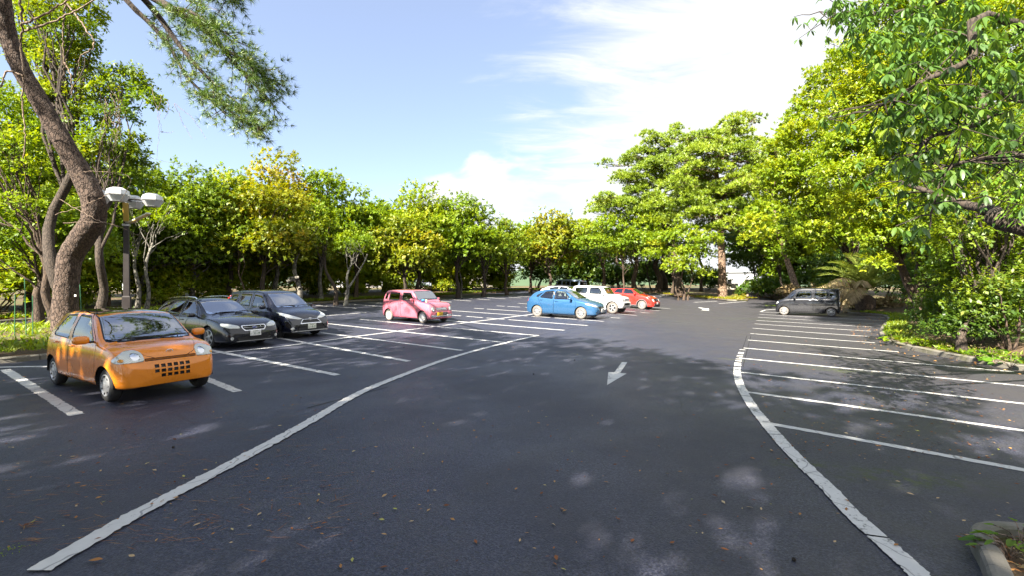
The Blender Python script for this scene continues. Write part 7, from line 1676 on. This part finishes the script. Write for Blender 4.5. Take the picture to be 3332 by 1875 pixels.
def needles(n, fn, label):
    P = draped(n, fn, .010); az = RNG.normal(.15, .45, n); d = np.stack([np.cos(az), np.sin(az), np.zeros(n)], 1)
    V, F, A = leaves(P, d, np.tile([0, 0, 1.], (n, 1)), .07 + .13 * RNG.random(n), .004, .3 + .4 * RNG.random(n), .05); tag(link('pine_needles', mesh_np('pine_needles', V, F, False, {'tint': A}), LM['litter']), label, kind='stuff')
needles(420, lstall, 'fallen pine needles strewn over the near left asphalt')
# single larger leaves one can point at
lone = [(308, 1829, 'curled orange brown leaf at the foot of the long edge line', .11), (425, 1816, 'pinkish brown leaf on the asphalt right of the edge line foot', .075), (856, 1834, 'grey brown leaf on the dark asphalt near the bottom left', .06), (638, 1713, 'pale olive leaf alone on the dark asphalt', .065), (250, 1577, 'light orange leaf pointing left, upper of a pair', .07), (268, 1587, 'light orange leaf pointing right, lower of a pair', .07),
        (277, 1623, 'small yellowish leaf below the pair of orange leaves', .04), (811, 1607, 'small dry leaf right of the long edge line', .045), (1574, 1371, 'bright orange leaf in the middle of the lane', .075), (1752, 1380, 'brown leaf right of the bright orange one in the lane', .075), (1376, 1393, 'faded leaf left of the bright orange one in the lane', .06), (1550, 1427, 'small tan leaf below the bright orange one', .05),
        (2360, 1794, 'curled rusty leaf low on the lane', .075), (1810, 1822, 'fallen twig like leaf at the bottom of the lane', .08), (2919, 1779, 'rounded orange leaf touching the cracked line', .065), (2605, 1678, 'orange leaf left of the cracked line', .06), (2719, 1769, 'tan leaf left of the lower cracked line', .05), (2965, 1612, 'pale curled leaf on the mossy patch edge', .07), (3055, 1626, 'pinkish curled leaf right of the pale one', .055),
        (2965, 1391, 'orange leaf pair on the sunlit stall', .085), (2695, 1455, 'orange leaf beside the second stall line', .06), (2880, 1428, 'orange leaf lying on the nearest stall line', .07), (3025, 1469, 'second orange leaf lying on the nearest stall line', .065), (3260, 1531, 'reddish leaf under the nearest stall line', .06), (3183, 1805, 'curled pale leaf against the planter kerb', .075), (3205, 1830, 'pinkish leaf next to the planter kerb', .06), (3128, 1755, 'brown leaf heap left of the planter tip', .075), (3140, 1700, 'small tan leaf at the tip of the planter', .05)]
for px_, py_, l, s in lone:
    p = site(px_, py_, .012); s *= .75; n_ = 7; az = RNG.random() * 2 * pi
    V = []; w_ = [0.0, .5, .85, 1, .8, .45, 0]; curl = RNG.uniform(-.1, .25)
    for i in range(n_):
        t = i / (n_ - 1); zc = .006 + abs(curl) * s * (t - .5) ** 2 * 2
        V += [((t - .5) * s, -w_[i] * s * .22, zc + w_[i] * s * .07), ((t - .5) * s, 0, zc), ((t - .5) * s, w_[i] * s * .22, zc + w_[i] * s * .05)]
    F = [[3 * i, 3 * i + 1, 3 * i + 4, 3 * i + 3] for i in range(n_ - 1)] + [[3 * i + 1, 3 * i + 2, 3 * i + 5, 3 * i + 4] for i in range(n_ - 1)]
    hue = .55 if 'orange' in l else (.85 if ('pale' in l or 'tan' in l or 'pink' in l or 'faded' in l) else .3)
    o = link('fallen_leaf', mesh_np('fallen_leaf', np.array(V), F, True, {'tint': np.full(len(V), hue)}), LM['litter'], None, p); o.rotation_euler = (0, 0, az); tag(o, l, 'leaf', 'larger fallen leaves on the asphalt')
for i, (px_, py_, l) in enumerate(((1314, 1134, 'pine cone on the asphalt between stall lines'), (2436, 1221, 'pine cone left of the large arrow, close to a fallen leaf'), (1870, 1175, 'small pine cone beyond the arrow shaft'), (2586, 1830, 'small dark cone low beside the cracked line'), (1463, 1612 - 150, 'dark cone in the near left shade'), (562, 1461, 'dark cone on the striped sunlight at the near left'))):
    if i == 4: continue
    p = site(px_, py_, .0) if i != 1 else site(1736, 1221, 0); bm = bmesh.new()
    for k in range(34):
        a = k * 2.4; t = k / 34; r = .018 * sin(.35 + 2.5 * t); c = Vector((cos(a) * r, sin(a) * r, .005 + .028 * t)); q = bmesh.ops.create_icosphere(bm, subdivisions=1, radius=.006)
        bmesh.ops.translate(bm, vec=c, verts=q['verts'])
    o = bm_obj('pine_cone', bm, BK['dark'], None); o.location = p; o.scale = (.62, .62, .62); tag(o, l, 'pine cone', 'pine cones on the asphalt')
def in_poly_pts(poly, n, y_max=None):
    P = [(p[0], p[1]) for p in poly]; xs = [p[0] for p in P]; ys = [p[1] for p in P]; out = []
    while len(out) < n:
        x, y = RNG.uniform(min(xs), max(xs)), RNG.uniform(min(ys), max(ys))
        if inpoly(P, x, y): out.append((x, y))
    return np.array(out)
def edge_pts(line, n, d0, d1, side=1):
    Q = resample([(p[0], p[1]) for p in line], .25); out = []
    for _ in range(n):
        i = int(RNG.integers(len(Q) - 1)); d = (Q[i + 1] - Q[i]).normalized(); nr = Vector((-d.y, d.x)) * side
        p = Q[i].lerp(Q[i + 1], RNG.random()) + nr * (d0 + (d1 - d0) * RNG.random() ** 1.3); out.append((p.x, p.y))
    return np.array(out)
def grass(name, pts, h, w, mat, label, up, tint=.5, per=3, spread=.6):
    n = len(pts) * per; B = np.repeat(pts, per, 0) + RNG.normal(0, .04, (n, 2)); z = gz(B[:, 0], B[:, 1]) + up; base = np.column_stack([B, z])
    d = unit(np.column_stack([RNG.normal(0, spread, (n, 2)), np.full(n, 1.0)])); V, F, A = leaves(base, d, rand_dirs(n), h * (.5 + RNG.random(n)), w, tint + RNG.normal(0, .16, n), .2, .15)
    return tag(link(name, mesh_np(name, V, F, False, {'tint': A}), mat), label, kind='stuff')
isl = in_poly_pts(islK, 6500); grass('grass', isl, .17, .022, LM['grass'], 'yellow green grass and weeds on the island under the big pine', .22, .55)
grass('grass', in_poly_pts(islK, 1500), .24, .055, LM['bright'], 'broad leaved weeds among the island grass', .22, .55, 4, .9)
rl = [p for p in smooth_pl(rK, 1)]
grass('grass', edge_pts(rl[4:], 2600, .2, 1.6, 1), .14, .05, LM['bright'], 'bright green weeds along the right hand kerb', .14, .5, 4, .95)
grass('grass', edge_pts(rl[4:], 1800, .3, 3.0, 1), .16, .03, LM['grass'], 'yellowing grass tufts along the right hand kerb', .18, .5, 4, .7)
bl = [p for p in smooth_pl(bankK, 1)]
grass('grass', edge_pts(bl, 5200, .3, 2.2, 1), .26, .07, LM['mid'], 'green ground cover along the kerb of the wooded bank', .16, .62, 4, .8)
pl_ = [p for p in smooth_pl(pK, 1)]
grass('grass', edge_pts(pl_, 3000, .3, 5.0, 1), .20, .07, LM['autumn'], 'sunlit yellow grass on the pine bed', .14, .62, 4, .9)
def bank_litter(line, n, d0, d1, side, label, s0=.06, s1=.10, tint=None, up=.15):
    q = edge_pts(line, n, d0, d1, side); P = np.column_stack([q, gz(q[:, 0], q[:, 1]) + up + .03 * RNG.random(n)]); scatter_leaves('leaf_litter', P, s0 + s1 * RNG.random(n), label, LM['litter'], tint, .5)
bank_litter(bl, 5200, .1, 3.0, 1, 'dry brown leaf litter along the foot of the wooded bank', .08, .12)
bank_litter(bl, 1500, -.7, .0, 1, 'drift of brown leaves in the gutter of the far kerb', .07, .09, up=.012)
bank_litter(pl_, 4200, .1, 7.0, 1, 'orange leaf litter under the tall pines', .09, .14, .45 + .25 * RNG.random(4200))
bank_litter(rl[4:], 2600, .3, 3.5, 1, 'dry leaf litter on the right hand bed', .05, .08)
bank_litter(rl[4:], 520, -.9, .0, 1, 'yellow leaves washed along the right hand kerb', .04, .05, .5 + .3 * RNG.random(520), up=.012)
q = np.array([site(RNG.normal(3190, 60), RNG.normal(1120, 9), .2).xy for _ in range(260)]); q = np.array([(a[0], a[1]) for a in q])
scatter_leaves('dry_leaves', np.column_stack([q, gz(q[:, 0], q[:, 1]) + .26 + .05 * RNG.random(len(q))]), .08 + .07 * RNG.random(len(q)), 'heap of pale dry leaves behind the right hand kerb', LM['drypalm'], .7 + .3 * RNG.random(len(q)), .6, .6)
# warm dry brush behind the palm and the grey van
for i, (dx, Y, w, h) in enumerate(((2110, 33.5, 2.2, .9), (2150, 33.5, 2.4, .8), (2235, 31, 2.0, .7), (2040, 38, 2.4, 1.5), (1985, 40, 1.9, 1.9))):
    p = atd(dx, 760, Y); shrub(['dry tan brush right behind the roof of the grey kei van', 'dry tan brush left of the palm foot', 'dry tan brush right of the palm foot', 'dry brush between leaning pine and palm', 'orange brown dry bush at the nose of the grey kei van'][i], p.x, Y, w, h, 'drypalm', .55, leaf=.16, density=60, group='dry brush around the palm')
# round leaved plants at the right kerb and the planter plants
def rosette(label, x, y, up, n, r, leaf, mat, tint, aspect=.9, group=None, single=False):
    z = float(gz(x, y)) + up; root = empty('leafy_plant', (x, y, z)); tag(root, label, 'plant', group); acc = Acc()
    for i in range(n):
        az = RNG.random() * 2 * pi; q = r * RNG.random() ** .6; h = (.12 + .14 * RNG.random()) * (1.2 - q / r * .6) * (r / .3); e_ = np.array([cos(az) * q, sin(az) * q, h])
        acc.tube(spline([np.array([0, 0, -.02]), e_ * np.array([.4, .4, .8]), e_], 5), np.full(5, .004), 4)
        tl = radians(RNG.uniform(5, 45)); d = Vector((cos(az) * cos(tl), sin(az) * cos(tl), -sin(tl) * .5)).normalized(); nr = Vector((RNG.normal() * .25, RNG.normal() * .25, 1)); sd = d.cross(nr).normalized(); nr = sd.cross(d)
        L = leaf * (.7 + .5 * RNG.random()); k = 12; V = [(0.0, 0, -.05 * L)]
        for j in range(k):
            a = 2 * pi * j / k; rr = .5 * L * (1 + .08 * cos(3 * a)); V.append((.35 * L + rr * cos(a), rr * aspect * sin(a), .06 * L * abs(sin(a)) - .05 * L * (cos(a) > .5)))
        F = [[0, 1 + j, 1 + (j + 1) % k] for j in range(k)]
        me = mesh_np('leaf', np.array(V), F, True, {'tint': np.full(len(V), np.clip(tint + RNG.normal() * .15, 0, 1))})
        o = link('leaf', me, LM[mat], root); o.matrix_local = Matrix(((d.x, sd.x, nr.x, e_[0]), (d.y, sd.y, nr.y, e_[1]), (d.z, sd.z, nr.z, e_[2]), (0, 0, 0, 1)))
    link('stem', acc.mesh('stem'), BK['vine'], root)
gl = 'round leaved plants behind the right hand kerb'
for px_, py_, n, l in ((3180, 1165, 12, 'round leaved plant in front of the pale dry leaves'), (3235, 1175, 14, 'round leaved plant right of the pale dry leaf heap'), (3290, 1188, 14, 'round leaved plant at the right picture edge'), (3215, 1150, 9, 'smaller round leaved plant behind the front ones'), (2990, 1120, 9, 'round leaved plant at the foot of the many trunked tree'), (2905, 1105, 9, 'round leaved plant on the bulge of the kerb'), (2925, 1075, 8, 'round leaved plant on the inner side of the kerb bulge')):
    p = site(px_, py_, .2); rosette(l, p.x, p.y, .12, n, .32, .17, 'bright' if px_ < 3000 else 'fresh', .45, group=gl)
for px_, py_, n, l in ((3290, 1800, 16, 'bright green pointed leaf plant in the corner planter'), (3325, 1760, 10, 'smaller green plant behind it in the corner planter'), (3215, 1738, 6, 'tiny seedling by the tip of the corner planter')):
    p = site(px_, py_, .1); rosette(l, p.x, p.y, .06, n, .17 if n > 6 else .07, .075 if n > 6 else .035, 'fresh', .5, .5, 'green plants in the corner planter')
p = site(3290, 1770, .1); q = np.array([(p.x + RNG.normal() * .35, p.y + RNG.normal() * .16) for _ in range(500)])
ok = [i for i, a in enumerate(q) if inpoly([(v[0], v[1]) for v in nK] , *a)]; q = q[ok] if len(ok) > 20 else q
scatter_leaves('leaf_litter', np.column_stack([q, gz(q[:, 0], q[:, 1]) + .075]), .02 + .05 * RNG.random(len(q)), 'brown needles and leaf crumbs inside the corner planter', LM['litter'], None, .4, .25)
for px_, py_, l in ((1610, 1180 - 160, ''), (2555, 1001, 'tuft of bright grass growing from the asphalt left of the grey van'), (2520, 998, 'small tuft of grass on the asphalt before the grey van nose'), (20, 1800, 'tiny weed at the bottom left corner')):
    if not l: continue
    p = site(px_, py_); r = .25 if py_ < 1100 else .035; q = np.array([(p.x + RNG.normal() * r, p.y + RNG.normal() * r) for _ in range(60 if r > .1 else 14)]); g = grass('grass', q, .12 if r > .1 else .018, .03 if r > .1 else .005, LM['bright'], l, 0.0, .55, 3, .8)
